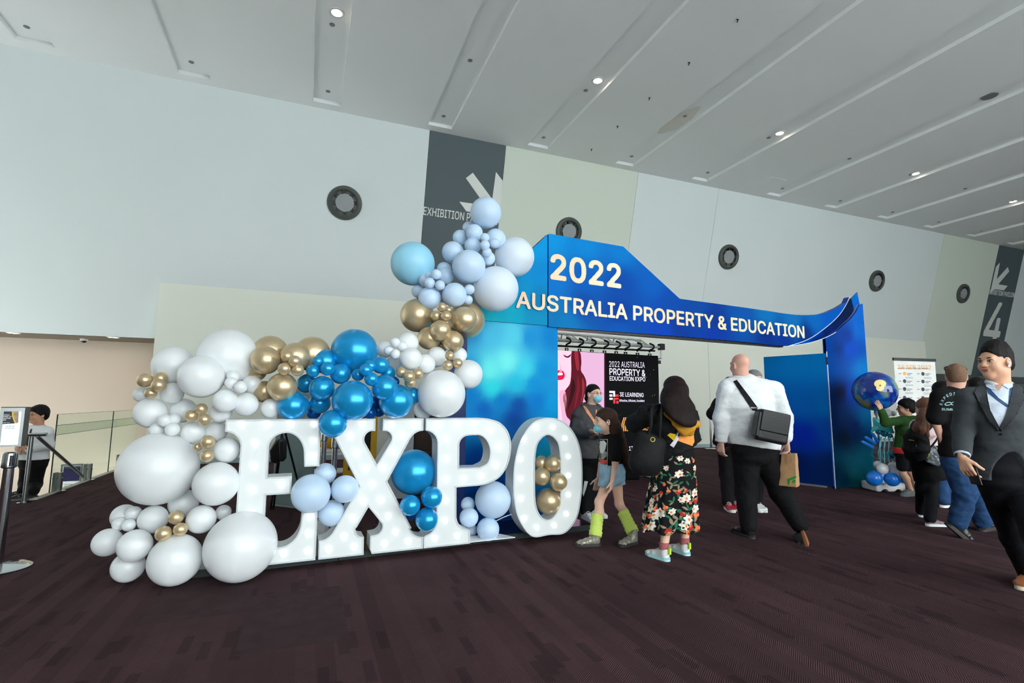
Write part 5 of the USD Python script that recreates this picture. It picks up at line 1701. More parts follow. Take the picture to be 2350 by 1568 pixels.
class Person:
    def __init__(s, label, D, J, fwd, size=1.0, build=1.0, hd=None, hwide=1.0, name='person', group=None, headup=(0, 0, 1), hsize=None):
        """J: joint -> (px, py, depth offset) or ('z', px, py, height)"""
        s.J = {}
        for k, q in J.items():
            s.J[k] = onz(q[1], q[2], q[3]) if q[0] == 'z' else at(q[0], q[1], D + (q[2] if len(q) > 2 else 0))
        s.D, s.s, s.b, s.fwd = D, size, build, unit(fwd)
        J = s.J
        base = (J['al'] + J['ar']) / 2 * [1, 1, 0]
        s.t = T(name, label, 'person', base, group)
        s.head = Head(J['hd'], hd if hd is not None else fwd, hsize or size, headup, hwide)

    def axis(s):
        J = s.J
        return unit(J['sr'] - J['sl']), unit(J['hr'] - J['hl'])

    def torso(s, infl=0.0, lo=0.0, hips=1.0, waist=1.0, chest=1.0, sh=1.0, belly=0.0):
        J, k, b = s.J, s.s, s.b
        ls, lh = s.axis()
        f = lambda q: J['pv'] + (J['nk'] - J['pv']) * q
        fw = s.fwd * belly
        st = [(f(0) + [0, 0, -.05 * k], .150, .112, lh, hips), (f(.06), .162, .118, lh, hips), (f(.36) + fw, .140, .104, lh, waist), (f(.68) + fw * .5, .162, .118, ls, chest), (f(.88), .165, .092, ls, sh), (f(.985), .085, .068, ls, 1)]
        out = [(c, rx * b * k * m + infl, ry * b * k * (m if m < 1.2 else m) + infl, l) for c, rx, ry, l, m in st]
        return out if not lo else out[lo:]

    def body(s, skin, hands=(), legs=True, fine=.005, neck=.054, fist=None):
        """one continuous figure: torso, limbs, neck, head, hands"""
        J, k = s.J, s.s
        F = Soft(.012)
        F.loft(s.torso(-.012))
        for a in 'lr':
            F.chain([J['nk'] + (J['s' + a] - J['nk']) * .3 - [0, 0, .01], J['s' + a], J['e' + a], J['w' + a]], [.05 * k, .048 * k, .038 * k, .026 * k])
            if legs:
                cf = J['k' + a] + (J['a' + a] - J['k' + a]) * .3 - unit(s.fwd) * .012
                F.chain([J['h' + a], J['k' + a], cf, J['a' + a]], [.078 * k, .052 * k, .052 * k, .036 * k], .03)
        Hs = s.head.soft(fine, J['nk'] + [0, 0, .0], neck)
        F.cap(J['nk'] - [0, 0, .03], J['nk'] + (s.head.p(0, -.018, -.05) - J['nk']) * .5, neck * 1.05 * k, neck * k * .98, .03)
        ms = [F.mesh(), Hs.mesh()]
        for q in hands:
            G = Soft(.004 if fine < .0045 else .005)
            hand(G, **q)
            ms.append(G.mesh())
        s.bd = union(ms)
        s.bp = s.t.add('body', s.bd, skin, True)
        return s.bp

    def sleeve(s, F, a, r=(.062, .056, .046), upto=1.0, k=.03):
        """a sleeve on arm a; upto 1 = wrist, .5 = elbow"""
        J = s.J
        S_, E_, W_ = J['s' + a], J['e' + a], J['w' + a]
        r = [q * s.s for q in r]
        F.cap(J['nk'] + (S_ - J['nk']) * .45 - [0, 0, .012], S_, r[0] * .95, r[0], k)
        if upto <= .5:
            F.cap(S_, S_ + (E_ - S_) * upto * 2, r[0], r[1], k)
        else:
            F.cap(S_, E_, r[0], r[1], k)
            F.cap(E_, E_ + (W_ - E_) * (upto - .5) * 2, r[1], r[2], k)
        return F

    def legs(s, F, r=(.098, .074, .062), upto=1.0, k=.035, hipr=None):
        J = s.J
        r = [q * s.s for q in r]
        for a in 'lr':
            h_, k_, a_ = J['h' + a], J['k' + a], J['a' + a]
            F.cap(h_, h_ + (k_ - h_) * min(1, upto * 2), r[0], r[0] + (r[1] - r[0]) * min(1, upto * 2), k)
            if upto > .5:
                F.cap(k_, k_ + (a_ - k_) * (upto - .5) * 2, r[1], r[2], k)
        return F

# ================================================================== the people
RT, LF, AW_, TW = RIGHT0, -RIGHT0, HEAD, -HEAD
UP = np.array([0, 0, 1.0])
look('shirt_white', (226, 230, 232), .7, bump=.15, bs=30)
look('trouser_black', (12, 12, 14), .8, bump=.2, bs=200)
look('trouser_navy', (14, 15, 21), .8, bump=.2, bs=200)
look('tie_plum', (52, 22, 34), .5)
look('shoe_black', (18, 18, 18), .3)
look('shoe_sole_dark', (34, 30, 28), .6)
look('hoodie_grey', (84, 84, 86), .85, bump=.3, bs=120)
look('lanyard_orange', (240, 156, 108), .6)
look('sneaker_white', (226, 228, 226), .55)
look('tee_black', (12, 12, 14), .85, bump=.2, bs=120)
look('denim_light', (148, 184, 206), .8, vary=.3, vs=12, bump=.4, bs=300)
look('denim_blue', (34, 66, 106), .8, vary=.35, vs=9, bump=.4, bs=300)
look('neon_knit', (224, 250, 124), .8, bump=.8, bs=90, stretch=(.3, .3, 3), emit=(200, 240, 90), strength=.0)
look('boot_silver', (150, 148, 134), .38, .45, vary=.3, vs=40)
look('print_white', (220, 222, 218), .6)
look('print_red', (216, 52, 62), .6)
look('print_yellow', (214, 200, 90), .6)
look('print_grey_mid', (140, 146, 148), .6, vary=.4, vs=60)
look('print_teal', (160, 196, 200), .6)
look('jacket_black', (13, 14, 16), .7, bump=.25, bs=60)
look('cloth_ochre', (196, 140, 44), .75, bump=.3, bs=60)
look('cloth_orange', (244, 158, 78), .75)
look('cloth_yellow', (228, 190, 30), .75)
look('cloth_offwhite', (228, 226, 232), .75)
look('bag_black', (15, 16, 18), .65, bump=.25, bs=90)
look('leather_black', (16, 18, 20), .35, bump=.2, bs=120)
look('sock_rose', (168, 96, 100), .85)
look('sole_aqua', (170, 222, 226), .5)
look('sole_pink', (240, 130, 160), .5)
look('paper_kraft', (190, 150, 108), .8, vary=.08, vs=20)
look('paper_green', (40, 150, 60), .7)
look('suit_grey', (62, 67, 71), .8, vary=.06, vs=40, bump=.25, bs=400)
look('suit_lapel', (52, 56, 60), .8, bump=.25, bs=400)
look('shirt_ice', (208, 220, 234), .7, bump=.1, bs=60)
look('lanyard_blue', (24, 70, 120), .5)
look('earbud', (240, 240, 240), .25)
look('shoe_tan', (150, 92, 58), .45)
look('sole_cream', (222, 206, 184), .6)
look('hoodie_green', (46, 84, 38), .85, bump=.3, bs=120)
look('tee_red', (214, 62, 58), .8)
look('clog_grey', (104, 110, 112), .6)
look('clog_lime', (200, 214, 40), .6)
look('tee_pink', (232, 206, 206), .8, bump=.15, bs=60)
look('sneaker_mauve', (150, 128, 134), .7)
look('sneaker_red', (176, 40, 56), .5)
look('seam_lime', (190, 220, 60), .5)
look('watch_steel', (120, 120, 118), .3, .9)


def atl(n, a, b, L=.24):
    """heel bottom and toe of a flat shoe from the ankle joint: (ankle, direction)"""
    return a * [1, 1, 0] - unit(b * [1, 1, 0]) * .055, unit(b * [1, 1, 0])


def flat_shoe(p, a, d, kind, mats, L=.27, lift=0.0):
    d = unit(np.asarray(d) * [1, 1, 0])
    A = p.J['a' + a]
    heel = np.array([A[0], A[1], lift]) - d * .055 * L / .27
    return shoe(p.t, heel, heel + d, UP, kind, mats, L)


def D_(c):
    return depth(c)


# ---------------------------------------------------------------- the attendant at the left
lr, lv = loc_(85)
p = Person('man in white shirt and dark tie standing behind the handrail, left edge', 6.95, dict(hd=(88, 953), nk=(88, 981), sl=(64, 992, .05), sr=(108, 991), el=(50, 1022, .02), wl=(44, 1036, -.2), er=(113, 1022, .02), wr=(66, 1033, -.22),
           pv=(76, 1058), hl=(66, 1064), hr=(88, 1064), kl=(60, 1108), kr=(80, 1112, .05), al=('z', 54, 1124, .09), ar=('z', 77, 1127, .09)), unit(-lr * .7 - lv * .7), .98, 1.05, hd=unit(-lr * .85 - lv * .5), hsize=1.0)
bp = p.body('skin_tan', [dict(w=p.J['wr'], d=LF + UP * .1, n=TW, side=UP, curl=.5), dict(w=p.J['wl'], d=RT * .6 + TW * .4, n=TW, side=UP, curl=.5)])
p.head.features(p.t, bp)
p.t.add('hair', wrinkle(p.head.cap_hair(line=.012, top=.01, fringe=.012).mesh(), .005, 40, 3), 'hair_black', True)
F = Soft(.009).loft(p.torso(.022)[1:])
for a in 'lr':
    p.sleeve(F, a, (.066, .06, .042))
F.cut(p.J['pv'] + [0, 0, .02], -UP)
sh_ = wrinkle(F.mesh(), .006, 11, 5)
p.t.add('shirt', sh_, 'shirt_white', True)
p.t.add('collar', tube(smooth_line([p.J['nk'] + .062 * (cos(a) * RT + sin(a) * AW_) + [0, 0, .012 + .012 * sin(a)] for a in np.linspace(0, 2 * pi, 13)], 2), .014, 8), 'shirt_white')
d = decal(sh_, [(70, 985), (74, 984), (71, 1000), (66, 1020), (60, 1032), (52, 1032), (60, 1012), (66, 996)], .006, 2.0)
if d is not None:
    p.t.add('tie', d, 'tie_plum', False)
p.t.add('trousers', wrinkle(p.legs(Soft(.009).loft(p.torso(.01)[:3]), (.096, .078, .064)).mesh(), .005, 9, 2), 'trouser_black', True)
for a in 'lr':
    flat_shoe(p, a, LF * .7 + TW * .5, 'dress', ('shoe_black', 'shoe_sole_dark'))
g = p.head
for x in (-1, 1):
    gl = p.t.add('glasses', tube([g.p(x * .032 + .019 * cos(a), .098, .004 + .014 * sin(a)) for a in np.linspace(0, 2 * pi, 17)], .0018, 5), 'glasses_metal') if x < 0 else p.t.add('lens_rim', tube([g.p(x * .032 + .019 * cos(a), .098, .004 + .014 * sin(a)) for a in np.linspace(0, 2 * pi, 17)], .0018, 5), 'glasses_metal', under=gl)
    p.t.add('temple', tube([g.p(x * .051, .097, .008), g.p(x * .082, .0, .008)], .0018, 5), 'glasses_metal', under=gl)

# ---------------------------------------------------------------- woman in the grey hoodie
p = Person('woman in grey hoodie with face mask and orange lanyard before the LED screen', 6.0, dict(hd=(1362, 905), nk=(1356, 938), sl=(1331, 951), sr=(1379, 951, .05), el=(1320, 990, -.04), wl=(1356, 996, -.24), er=(1387, 985, -.02), wr=(1374, 994, -.24),
           pv=(1350, 1046), hl=(1341, 1052), hr=(1360, 1052), kl=(1344, 1110, -.03), kr=(1359, 1110, .05), al=('z', 1343, 1172, .09), ar=('z', 1357, 1166, .09)), unit(TW * .85 + RT * .5), .95, 1.05, hd=unit(TW * .8 + RT * .6), hsize=.95)
bp = p.body('skin_pale', [dict(w=p.J['wl'], d=RT * .9 + TW * .3, n=UP + TW * .2, side=TW, curl=.6), dict(w=p.J['wr'], d=LF * .4 + TW * .4, n=UP, side=RT, curl=.6)])
p.head.features(p.t, bp, 'hair_darkbrown', mouth=False)
cap0 = p.head.cap_hair(line=-.010, grow=.008).mesh()
hr_ = Soft(.006)
hr_.chain([p.head.p(0, -.10, .02), p.head.p(-.01, -.115, -.05), p.head.p(-.02, -.10, -.13)], [.035, .032, .016], .02)
p.t.add('hair', wrinkle(union([cap0, hr_.mesh()]), .003, 50, 3), 'hair_black', True)
mk = Soft(.004).ell(p.head.p(0, .062, -.052), np.array((.062, .058, .05)) * p.head.k, p.head.A, .01)
mk.cut(p.head.p(0, .095, -.006), UP + p.head.A[1] * .1).cut(p.head.p(0, .045, 0), -p.head.A[1])
mm = p.t.add('face_mask', wrinkle(mk.mesh(), .003, 60, 2), 'mask_blue', True)
for x in (-1, 1):
    p.t.add('ear_loop', tube(smooth_line([p.head.p(x * .058, .05, -.03), p.head.p(x * .076, .01, .0), p.head.p(x * .085, -.015, .015)], 4), .0018, 5), 'shirt_white', under=mm)
gl = None
for x in (-1, 1):
    q = tube([p.head.p(x * .033 + .021 * cos(a), .10, .006 + .013 * sin(a)) for a in np.linspace(0, 2 * pi, 17)], .0015, 5)
    gl = p.t.add('glasses', q, 'glasses_metal') if gl is None else (p.t.add('lens_rim', q, 'glasses_metal', under=gl), gl)[1]
    p.t.add('temple', tube([p.head.p(x * .053, .098, .009), p.head.p(x * .083, .0, .008)], .0016, 5), 'glasses_metal', under=gl)
F = Soft(.009).loft(p.torso(.05)[1:])
for a in 'lr':
    p.sleeve(F, a, (.078, .082, .066), .96)
F.cut(p.J['pv'] + [0, 0, -.02], -UP)
ho = wrinkle(wrinkle(F.mesh(), .010, 9, 4), .007, 22, 3, 1.3)
hp = p.t.add('hoodie', ho, 'hoodie_grey', True)
p.t.add('hood', tube(smooth_line([p.J['nk'] + [0, 0, .02] + .085 * (cos(a) * RT + sin(a) * unit(AW_ - RT * .3)) + np.array([0, 0, .02 * sin(a)]) for a in np.linspace(-.9, pi + 1.1, 12)], 3), .036, 10), 'hoodie_grey', True, under=hp)
for a in 'lr':
    p.t.add('cuff', tube([p.J['w' + a] - unit(p.J['w' + a] - p.J['e' + a]) * .05, p.J['w' + a] + unit(p.J['w' + a] - p.J['e' + a]) * .005], .038, 14), 'hoodie_grey', True, under=hp)
for q in ([(1337, 930), (1341, 928), (1352, 944), (1366, 965), (1369, 978), (1365, 978), (1360, 966), (1346, 947)], [(1367, 940), (1370, 941), (1370, 975), (1367, 975)]):
    d = decal(ho, q, .005, 2.0)
    if d is not None:
        p.t.add('lanyard', d, 'lanyard_orange', False)
p.t.add('trousers', wrinkle(p.legs(Soft(.009).loft(p.torso(.012)[:3]), (.098, .082, .062)).mesh(), .005, 9, 2), 'trouser_black', True)
d = decal(Soft(.009).chain([p.J['hl'], p.J['kl'], p.J['al']], [.1, .084, .064]).mesh(), [(1341, 1104), (1349.5, 1105), (1345, 1122), (1339, 1140), (1337, 1132)], .004, 1.6)
if d is not None:
    p.t.add('leg_print', d, 'print_white', False)
flat_shoe(p, 'l', TW * .8 + RT * .35, 'sneaker', ('sneaker_white', 'sneaker_white', 'print_white'), .26)
flat_shoe(p, 'r', TW * .6 + RT * .7, 'sneaker', ('sneaker_white', 'sneaker_white', 'print_white'), .26)
ph = (p.J['wl'] + p.J['wr']) / 2 + TW * .06 + [0, 0, .0]
single('phone', rbox(ph, (.075, .15, .009), .004, YAW), 'black_gloss', 'phone held by the woman in the grey hoodie', 'phone', loc=ph)

# ---------------------------------------------------------------- girl with the neon leg warmers
p = Person('girl in black printed tee, denim shorts and neon yellow leg warmers', 4.88, dict(hd=(1389, 967), nk=(1400, 1000), sl=(1414, 1012, -.11), sr=(1394, 1010, .11), el=(1412, 1062, -.15), wl=(1405, 1101, -.17), er=(1380, 1066, .13), wr=(1373, 1098, .10),
           pv=(1406, 1088), hl=(1400, 1096, -.06), hr=(1414, 1096, .06), kl=(1375, 1152, -.07), kr=(1421, 1158, .05), al=('z', 1366, 1232, .10), ar=('z', 1452, 1222, .11)), LF, .76, 1.02, hd=unit(LF + TW * .12), hsize=.99)
p.J['al'] = at(1366, 1230, depth(onz(1364, 1252)))
bp = p.body('skin_pale', [dict(w=p.J['wl'], d=-UP + LF * .15, n=LF * .8 + AW_ * .4, side=LF + TW * .3, curl=.35, s=.82), dict(w=p.J['wr'], d=-UP + LF * .2, n=AW_, side=LF, curl=.4, s=.8)], fine=.0045, neck=.05)
p.head.features(p.t, bp, 'hair_darkbrown')
hd = p.head
cap0 = hd.cap_hair(line=.012, grow=.013, h=.006).mesh()
F = Soft(.006)
F.ell(hd.p(0, -.06, -.03), np.array((.086, .07, .10)) * hd.k, hd.A, .03)
F.loft(dense([(hd.p(-.0, -.07, -.02), .08, .07, TW), (at(1420, 1005, 4.84), .075, .055, TW), (at(1431, 1040, 4.84), .06, .045, TW), (at(1441, 1070, 4.85), .035, .03, TW), (at(1453, 1084, 4.86), .012, .01, TW)]), .02)
p.t.add('hair', wrinkle(union([cap0, F.mesh()]), .004, 30, 3, .06), 'hair_brown', True)
mk = Soft(.0035).ell(hd.p(0, .062, -.068), np.array((.056, .054, .042)) * hd.k, hd.A, .01).cut(hd.p(0, .095, -.034), UP + hd.A[1] * .35).cut(hd.p(0, .035, 0), -hd.A[1])
mm = p.t.add('face_mask', wrinkle(mk.mesh(), .003, 60, 2), 'mask_blue', True)
p.t.add('ear_loop', tube(smooth_line([hd.p(-.055, .05, -.055), hd.p(-.075, .01, -.03), hd.p(-.086, -.015, -.005)], 4), .0018, 5), 'shirt_white', under=mm)
p.t.add('earbud', trimesh.creation.icosphere(2, .009).apply_translation(hd.p(-.088, .006, -.01)), 'earbud', True)
F = Soft(.007).loft(p.torso(.018)[1:])
for a in 'lr':
    p.sleeve(F, a, (.074, .074, .06), .36)
F.cut(at(1400, 1072, 4.88), -UP)
te = wrinkle(F.mesh(), .006, 14, 7)
p.t.add('tee_shirt', te, 'tee_black', True)
for nm, q, m in (('print', [(1374, 1008), (1395, 1008), (1394, 1068), (1374, 1069)], 'print_yellow'), ('print', [(1375.2, 1009.5), (1393.6, 1009.5), (1392.6, 1066.5), (1375, 1067.5)], 'tee_black'),
                 ('print', [(1376, 1013), (1386, 1011), (1392, 1018), (1389, 1032), (1384, 1042), (1377, 1040)], 'print_white'), ('print', [(1378, 1040), (1390, 1036), (1396, 1044), (1384, 1055), (1377, 1052)], 'print_grey_mid'),
                 ('print', [(1376, 1054), (1392, 1056), (1391, 1065), (1376, 1066)], 'print_red')):
    d = decal(te, q, {'print_yellow': .002, 'tee_black': .003}.get(m, .004), 1.6)
    if d is not None:
        p.t.add(nm, d, m, False)
F = Soft(.007).loft([(c - [0, 0, .0], rx + .012, ry + .012, l) for c, rx, ry, l in p.torso(.012)[:3]])
p.legs(F, (.108, .104, .1), .17)
F.cut(at(1412, 1117, 4.8), -UP)
F.cut(at(1400, 1062, 4.88), UP)
p.t.add('shorts', wrinkle(F.mesh(), .007, 18, 4), 'denim_light', True)
for a, kn, top_, bot in (('l', 'kl', .38, 1.02), ('r', 'kr', .30, 1.0)):
    K, A = p.J['k' + a], p.J['a' + a]
    q = [K + (A - K) * t_ for t_ in np.linspace(top_, bot, 15)]
    r = np.array([.056 + .003 * math.sin(i * 2.4) + (.004 if i in (11, 12, 13) else 0) for i in range(15)])
    p.t.add('leg_warmer', tube(q, r, 20), 'neon_knit', True)
for a, d in (('l', LF * .92 + TW * .15), ('r', LF * .75 + TW * .55)):
    A = p.J['a' + a]
    fl0 = onz(1358, 1254) if a == 'l' else onz(1452, 1244)
    d = unit(d * [1, 1, 0])
    shoe(p.t, np.array([A[0], A[1], max(0.0, A[2] - .105)]) - d * .05, A * [1, 1, 0] + d, UP, 'boot', ('boot_silver', 'shoe_sole_dark', 'print_white' if a == 'l' else 'shoe_black'), .235)
p.t.add('belt_bag', rbox(at(1450, 1087, 4.95), (.09, .16, .12), .03, YAW), 'bag_black', True)

# ---------------------------------------------------------------- woman with the floral skirt
p = Person('long-haired woman seen from behind in black jacket and floral skirt', 4.42, dict(hd=(1546, 897), nk=(1542, 938), sl=(1484, 950, -.06), sr=(1580, 962, .05), el=(1455, 972, .06), wl=(1478, 968, .28), er=(1590, 1015, .05), wr=(1562, 1010, .26),
           pv=(1553, 1050), hl=(1538, 1062), hr=(1570, 1062), kl=(1530, 1160), kr=(1572, 1158, .1), al=('z', 1524, 1260, .09), ar=('z', 1571, 1248, .09)), unit(AW_ * .85 + LF * .5), .92, 1.0, hd=unit(AW_ * .9 + LF * .45), hsize=.95)
bp = p.body('skin_pale', [dict(w=p.J['wl'], d=AW_ + RT * .5, n=UP, side=RT, curl=.8, s=.9), dict(w=p.J['wr'], d=AW_ + LF * .4, n=UP, side=LF, curl=.8, s=.9)])
p.head.features(p.t, bp, 'hair_darkbrown')
hd = p.head
cap0 = hd.cap_hair(line=.0, grow=.016, h=.007).mesh()
F = Soft(.007)
F.loft(dense([(hd.p(0, -.02, .035), .092, .104, RT), (hd.p(0, -.03, -.02), .100, .108, RT), (at(1547, 915, 4.32), .112, .085, RT), (at(1556, 935, 4.25), .118, .055, RT), (at(1570, 952, 4.20), .098, .034, RT), (at(1586, 967, 4.17), .052, .016, RT), (at(1595, 976, 4.16), .012, .008, RT)]), .02)
hm = union([cap0, F.mesh()])
p.t.add('hair', wrinkle(hm, .0022, 40, 3, .04), 'hair_darkbrown', True)
F = Soft(.009).loft([(c, rx * 1.0 + .03, ry + .035, l) for c, rx, ry, l in p.torso(.012, chest=1.1, sh=1.1)[1:]])
for a in 'lr':
    p.sleeve(F, a, (.085, .078, .06))
F.cut(at(1550, 1045, 4.3), -UP + RT * .42)
jk = wrinkle(wrinkle(F.mesh(), .010, 10, 9), .007, 22, 4, 1.3)
jp = p.t.add('jacket', jk, 'jacket_black', True)
for q, m, th_ in (([(1556, 984), (1592, 996), (1594, 1014), (1589, 1024), (1553, 1011), (1560, 998)], 'cloth_orange', .006), ([(1531, 999), (1538, 994), (1551, 997), (1549, 1008), (1546, 1012)], 'cloth_yellow', .005),
                  ([(1557, 981), (1563, 986), (1556, 1000), (1558, 1008), (1546, 1028), (1537, 1022), (1549, 1008), (1553, 996)], 'cloth_offwhite', .007)):
    d = decal(jk, q, th_, 2.5)
    if d is not None:
        p.t.add('colour_panel', d, m, False, under=jp)
F = Soft(.007).loft([(at(1530, 944, 4.30), .045, .025, RT), (at(1556, 962, 4.25), .07, .035, RT - UP * .3), (at(1580, 986, 4.23), .075, .045, RT - UP * .4), (at(1586, 995, 4.24), .03, .03, RT)], .03)
F.loft([(at(1560, 962, 4.28), .05, .04, RT), (at(1602, 974, 4.26), .03, .03, RT)], .03)
p.t.add('hood', wrinkle(F.mesh(), .007, 16, 2), 'cloth_ochre', True, under=jp)
d = decal(hm if False else jk, [(1533, 918), (1546, 920), (1560, 936), (1556, 944), (1540, 938)], .03, 2.5)
# skirt: gathered cloth as a closed sheet with folds
wz, hz = p.J['pv'] + [0, 0, .10], None
hem = (at(1471, 1208, 4.33) + at(1602, 1220, 4.45)) / 2
hem_w = np.linalg.norm(at(1471, 1232, 4.42) - at(1601, 1240, 4.42)) / 2
rows, colsn = 26, 140
TH_ = np.arange(colsn) * 2 * pi / colsn
G, Gi = [], []
sl_ = unit(RT + AW_ * .1)
sfw = np.cross(UP, sl_)


def skirt_pt(th, v, off=0.0):
    """v 0 waist to 1 hem"""
    c = wz + (np.array([hem[0], hem[1], hem[2]]) - wz) * v
    w = .145 + (hem_w - .145) * v ** .8
    dp_ = .12 + (hem_w * .80 - .12) * v ** .8
    fold = 1 + (.055 * math.sin(9 * th + 2 * v) + .03 * math.sin(17 * th + 1)) * v ** 1.2
    return c + (w * fold + off) * math.cos(th) * sl_ + (dp_ * fold + off) * math.sin(th) * sfw + UP * (.012 * math.sin(7 * th) * v) + sl_ * 0


outer = np.array([[skirt_pt(th, v) for th in TH_] for v in np.linspace(0, 1, rows)])
inner = np.array([[skirt_pt(th, v, -.006) for th in TH_] for v in np.linspace(1, 0, 6)])
A_ = np.vstack([outer, inner])
A_ = np.concatenate([A_, A_[:, :1]], 1)
sk = gridmesh(A_)
look('skirt_black', (12, 11, 13), .8)
sp_ = p.t.add('skirt', sk, 'skirt_black', True)
for nm, c in (('flower_white', (232, 226, 212)), ('flower_orange', (232, 128, 76)), ('flower_red', (178, 44, 40)), ('leaf_green', (30, 112, 82)), ('leaf_olive', (146, 134, 108))):
    look(nm, c, .75, vary=.15, vs=40)
fr = np.random.RandomState(8)
pet = {k: [] for k in ('flower_white', 'flower_orange', 'flower_red', 'leaf_green', 'leaf_olive')}


def skin_patch(th0, v0, ang, L, W, key, off):
    """a petal or leaf laid on the skirt: length L, width W in metres"""
    c = skirt_pt(th0, v0)
    rad = max(.12, np.linalg.norm((c - (wz + (hem - wz) * v0)) * [1, 1, 0]))
    ht = np.linalg.norm(hem - wz)
    prof = [(0, .12), (.25, .42), (.55, .5), (.8, .36), (1, .08)]
    pts, f = [], []
    for i, (a, b) in enumerate(prof):
        for sgn in (-1, 1):
            x, y = a * L, sgn * b * W
            du, dv = x * math.cos(ang) - y * math.sin(ang), x * math.sin(ang) + y * math.cos(ang)
            pts.append(skirt_pt(th0 + du / rad, min(1.0, max(.02, v0 + dv / ht)), off))
        if i:
            o = 2 * i - 2
            f += [[o, o + 1, o + 3], [o, o + 3, o + 2]]
    pet[key].append(trimesh.Trimesh(pts, f, process=False))


spots = []
for k in range(900):
    th0, v0 = fr.uniform(0, 2 * pi), fr.uniform(.06, .98) ** .75
    r_ = .30 * v0 + .13
    if all(((th0 - a + pi) % (2 * pi) - pi) ** 2 * r_ * r_ + ((v0 - b) * .85) ** 2 > .062 ** 2 for a, b in spots):
        spots.append((th0, v0))
for i, (th0, v0) in enumerate(spots):
    kind = fr.choice(['w', 'w', 'o', 'r', 'l', 'l'], p=[.2, .1, .2, .16, .17, .17])
    sz = fr.uniform(.7, 1.05) * (.6 + .42 * v0)
    a0_ = fr.uniform(0, 2 * pi)
    for j in range(fr.randint(1, 4)):
        skin_patch(th0, v0, a0_ + j * 2.3 + .5, .062 * sz, .024 * sz, ['leaf_green', 'leaf_olive'][(i + j) % 2], .0012)
    if kind == 'w':
        for j in range(6):
            skin_patch(th0, v0, a0_ + j * 1.05, .044 * sz, .030 * sz, 'flower_white', .0022 + .0002 * j)
        skin_patch(th0, v0, a0_ + 2, .024 * sz, .026 * sz, 'flower_orange', .0038)
    elif kind in 'or':
        for j in range(4):
            skin_patch(th0, v0, a0_ + j * 1.5, .028 * sz, .030 * sz, 'flower_orange' if (kind == 'o') == (j > 0) else 'flower_red', .0022 + .0002 * j)
for k, v in pet.items():
    p.t.add('floral_print', cat_(v), k, False, under=sp_, kind='stuff')
for a, tx in (('l', (1487, 1273)), ('r', (1546, 1263))):
    A = p.J['a' + a]
    d = onz(*tx) - A * [1, 1, 0]
    shp = flat_shoe(p, a, d, 'sneaker', ('sneaker_white', 'sole_aqua', 'sneaker_white'), .25)
    p.t.add('sock', tube([A + [0, 0, .0], A + [0, 0, .05]], .042, 16), 'sock_rose')
    dd_ = unit(d * [1, 1, 0])
    p.t.add('heel_tab', bx(A * [1, 1, 0] - dd_ * .058 + [0, 0, .085], (.02, .02, .05), math.atan2(dd_[1], dd_[0])), 'seam_lime', False, under=shp)
# tote bag on her shoulder
tb = T('tote_bag', 'large black tote bag hanging from the shoulder of the floral skirt woman', 'bag', at(1488, 1060, 4.25))
F = Soft(.008).loft(dense([(at(1478, 1086, 4.22), .09, .04, RT), (at(1481, 1070, 4.22), .125, .07, RT), (at(1484, 1050, 4.22), .13, .075, RT - UP * .15), (at(1491, 1020, 4.23), .115, .055, RT - UP * .25), (at(1498, 1000, 4.24), .10, .03, RT - UP * .3)]), .02)
tb.add('bag_body', wrinkle(F.mesh(), .007, 9, 3), 'bag_black', True)
for x0_, x1_, x2_ in ((1483, 1494, 1497), (1512, 1515, 1520)):
    st_ = smooth_line([at(x0_, 1010, 4.22), at(x1_, 975, 4.21), at(x2_ - 3, 945, 4.24), at(x2_ + 2, 931, 4.33), at(x2_ + 6, 940, 4.45)], 5)
    tb.add('strap', tube(st_, .014, 8), 'bag_black', True)
tb.add('ring', tube([at(1498 + 5 * cos(a), 1009 + 5 * sin(a), 4.12) for a in np.linspace(0, 2 * pi, 13)], .003, 6), 'print_yellow', True)

# ---------------------------------------------------------------- bald man with the messenger bag
p = Person('bald man in white shirt and black trousers walking away under the arch', 5.22, dict(hd=(1698, 839), nk=(1702, 872), sl=(1671, 893, -.02), sr=(1776, 896, .0), el=(1655, 960, -.03), wl=(1655, 1016, -.02), er=(1800, 960, -.06), wr=(1806, 1012, -.10),
           pv=(1733, 1034), hl=(1712, 1048), hr=(1757, 1048), kl=(1712, 1132, -.02), kr=(1792, 1130, -.08), al=('z', 1719, 1212, .09), ar=(1838, 1210, -.28)), unit(AW_ * .9 + LF * .3), 1.06, 1.28, hd=unit(AW_ * .95 + LF * .3), hsize=1.0)
bp = p.body('skin_pink', [dict(w=p.J['wl'], d=-UP + AW_ * .15, n=RT * .6 + AW_ * .3, side=AW_, curl=.95, s=1.08), dict(w=p.J['wr'], d=-UP, n=LF, side=AW_, curl=1.3, s=1.05)], neck=.066)
p.head.features(p.t, bp, 'hair_grey')
F = Soft(.009).loft([(c, rx + .012, ry + .02, l) for c, rx, ry, l in p.torso(.02, waist=1.12, chest=1.05)])
for a in 'lr':
    p.sleeve(F, a, (.088, .074, .052), .93)
F.ell(p.J['nk'] + [0, 0, -.03], (.13, .09, .06), k=.05)
F.cut(at(1730, 1026, 5.0), -UP - RT * .12)
ws = wrinkle(wrinkle(F.mesh(), .011, 8, 12), .0045, 20, 5, 1.5)
wp = p.t.add('shirt', ws, 'shirt_white', True)
p.t.add('collar', tube(smooth_line([p.J['nk'] + .074 * (cos(a) * RT + sin(a) * AW_) + [0, 0, .02] for a in np.linspace(0, 2 * pi, 13)], 2), .018, 8), 'shirt_white', under=wp)
p.t.add('sleeve_cuff', tube([p.J['wl'] + (p.J['el'] - p.J['wl']) * .2, p.J['wl'] + (p.J['el'] - p.J['wl']) * .06], [.056, .062], 16), 'shirt_white', True, under=wp)
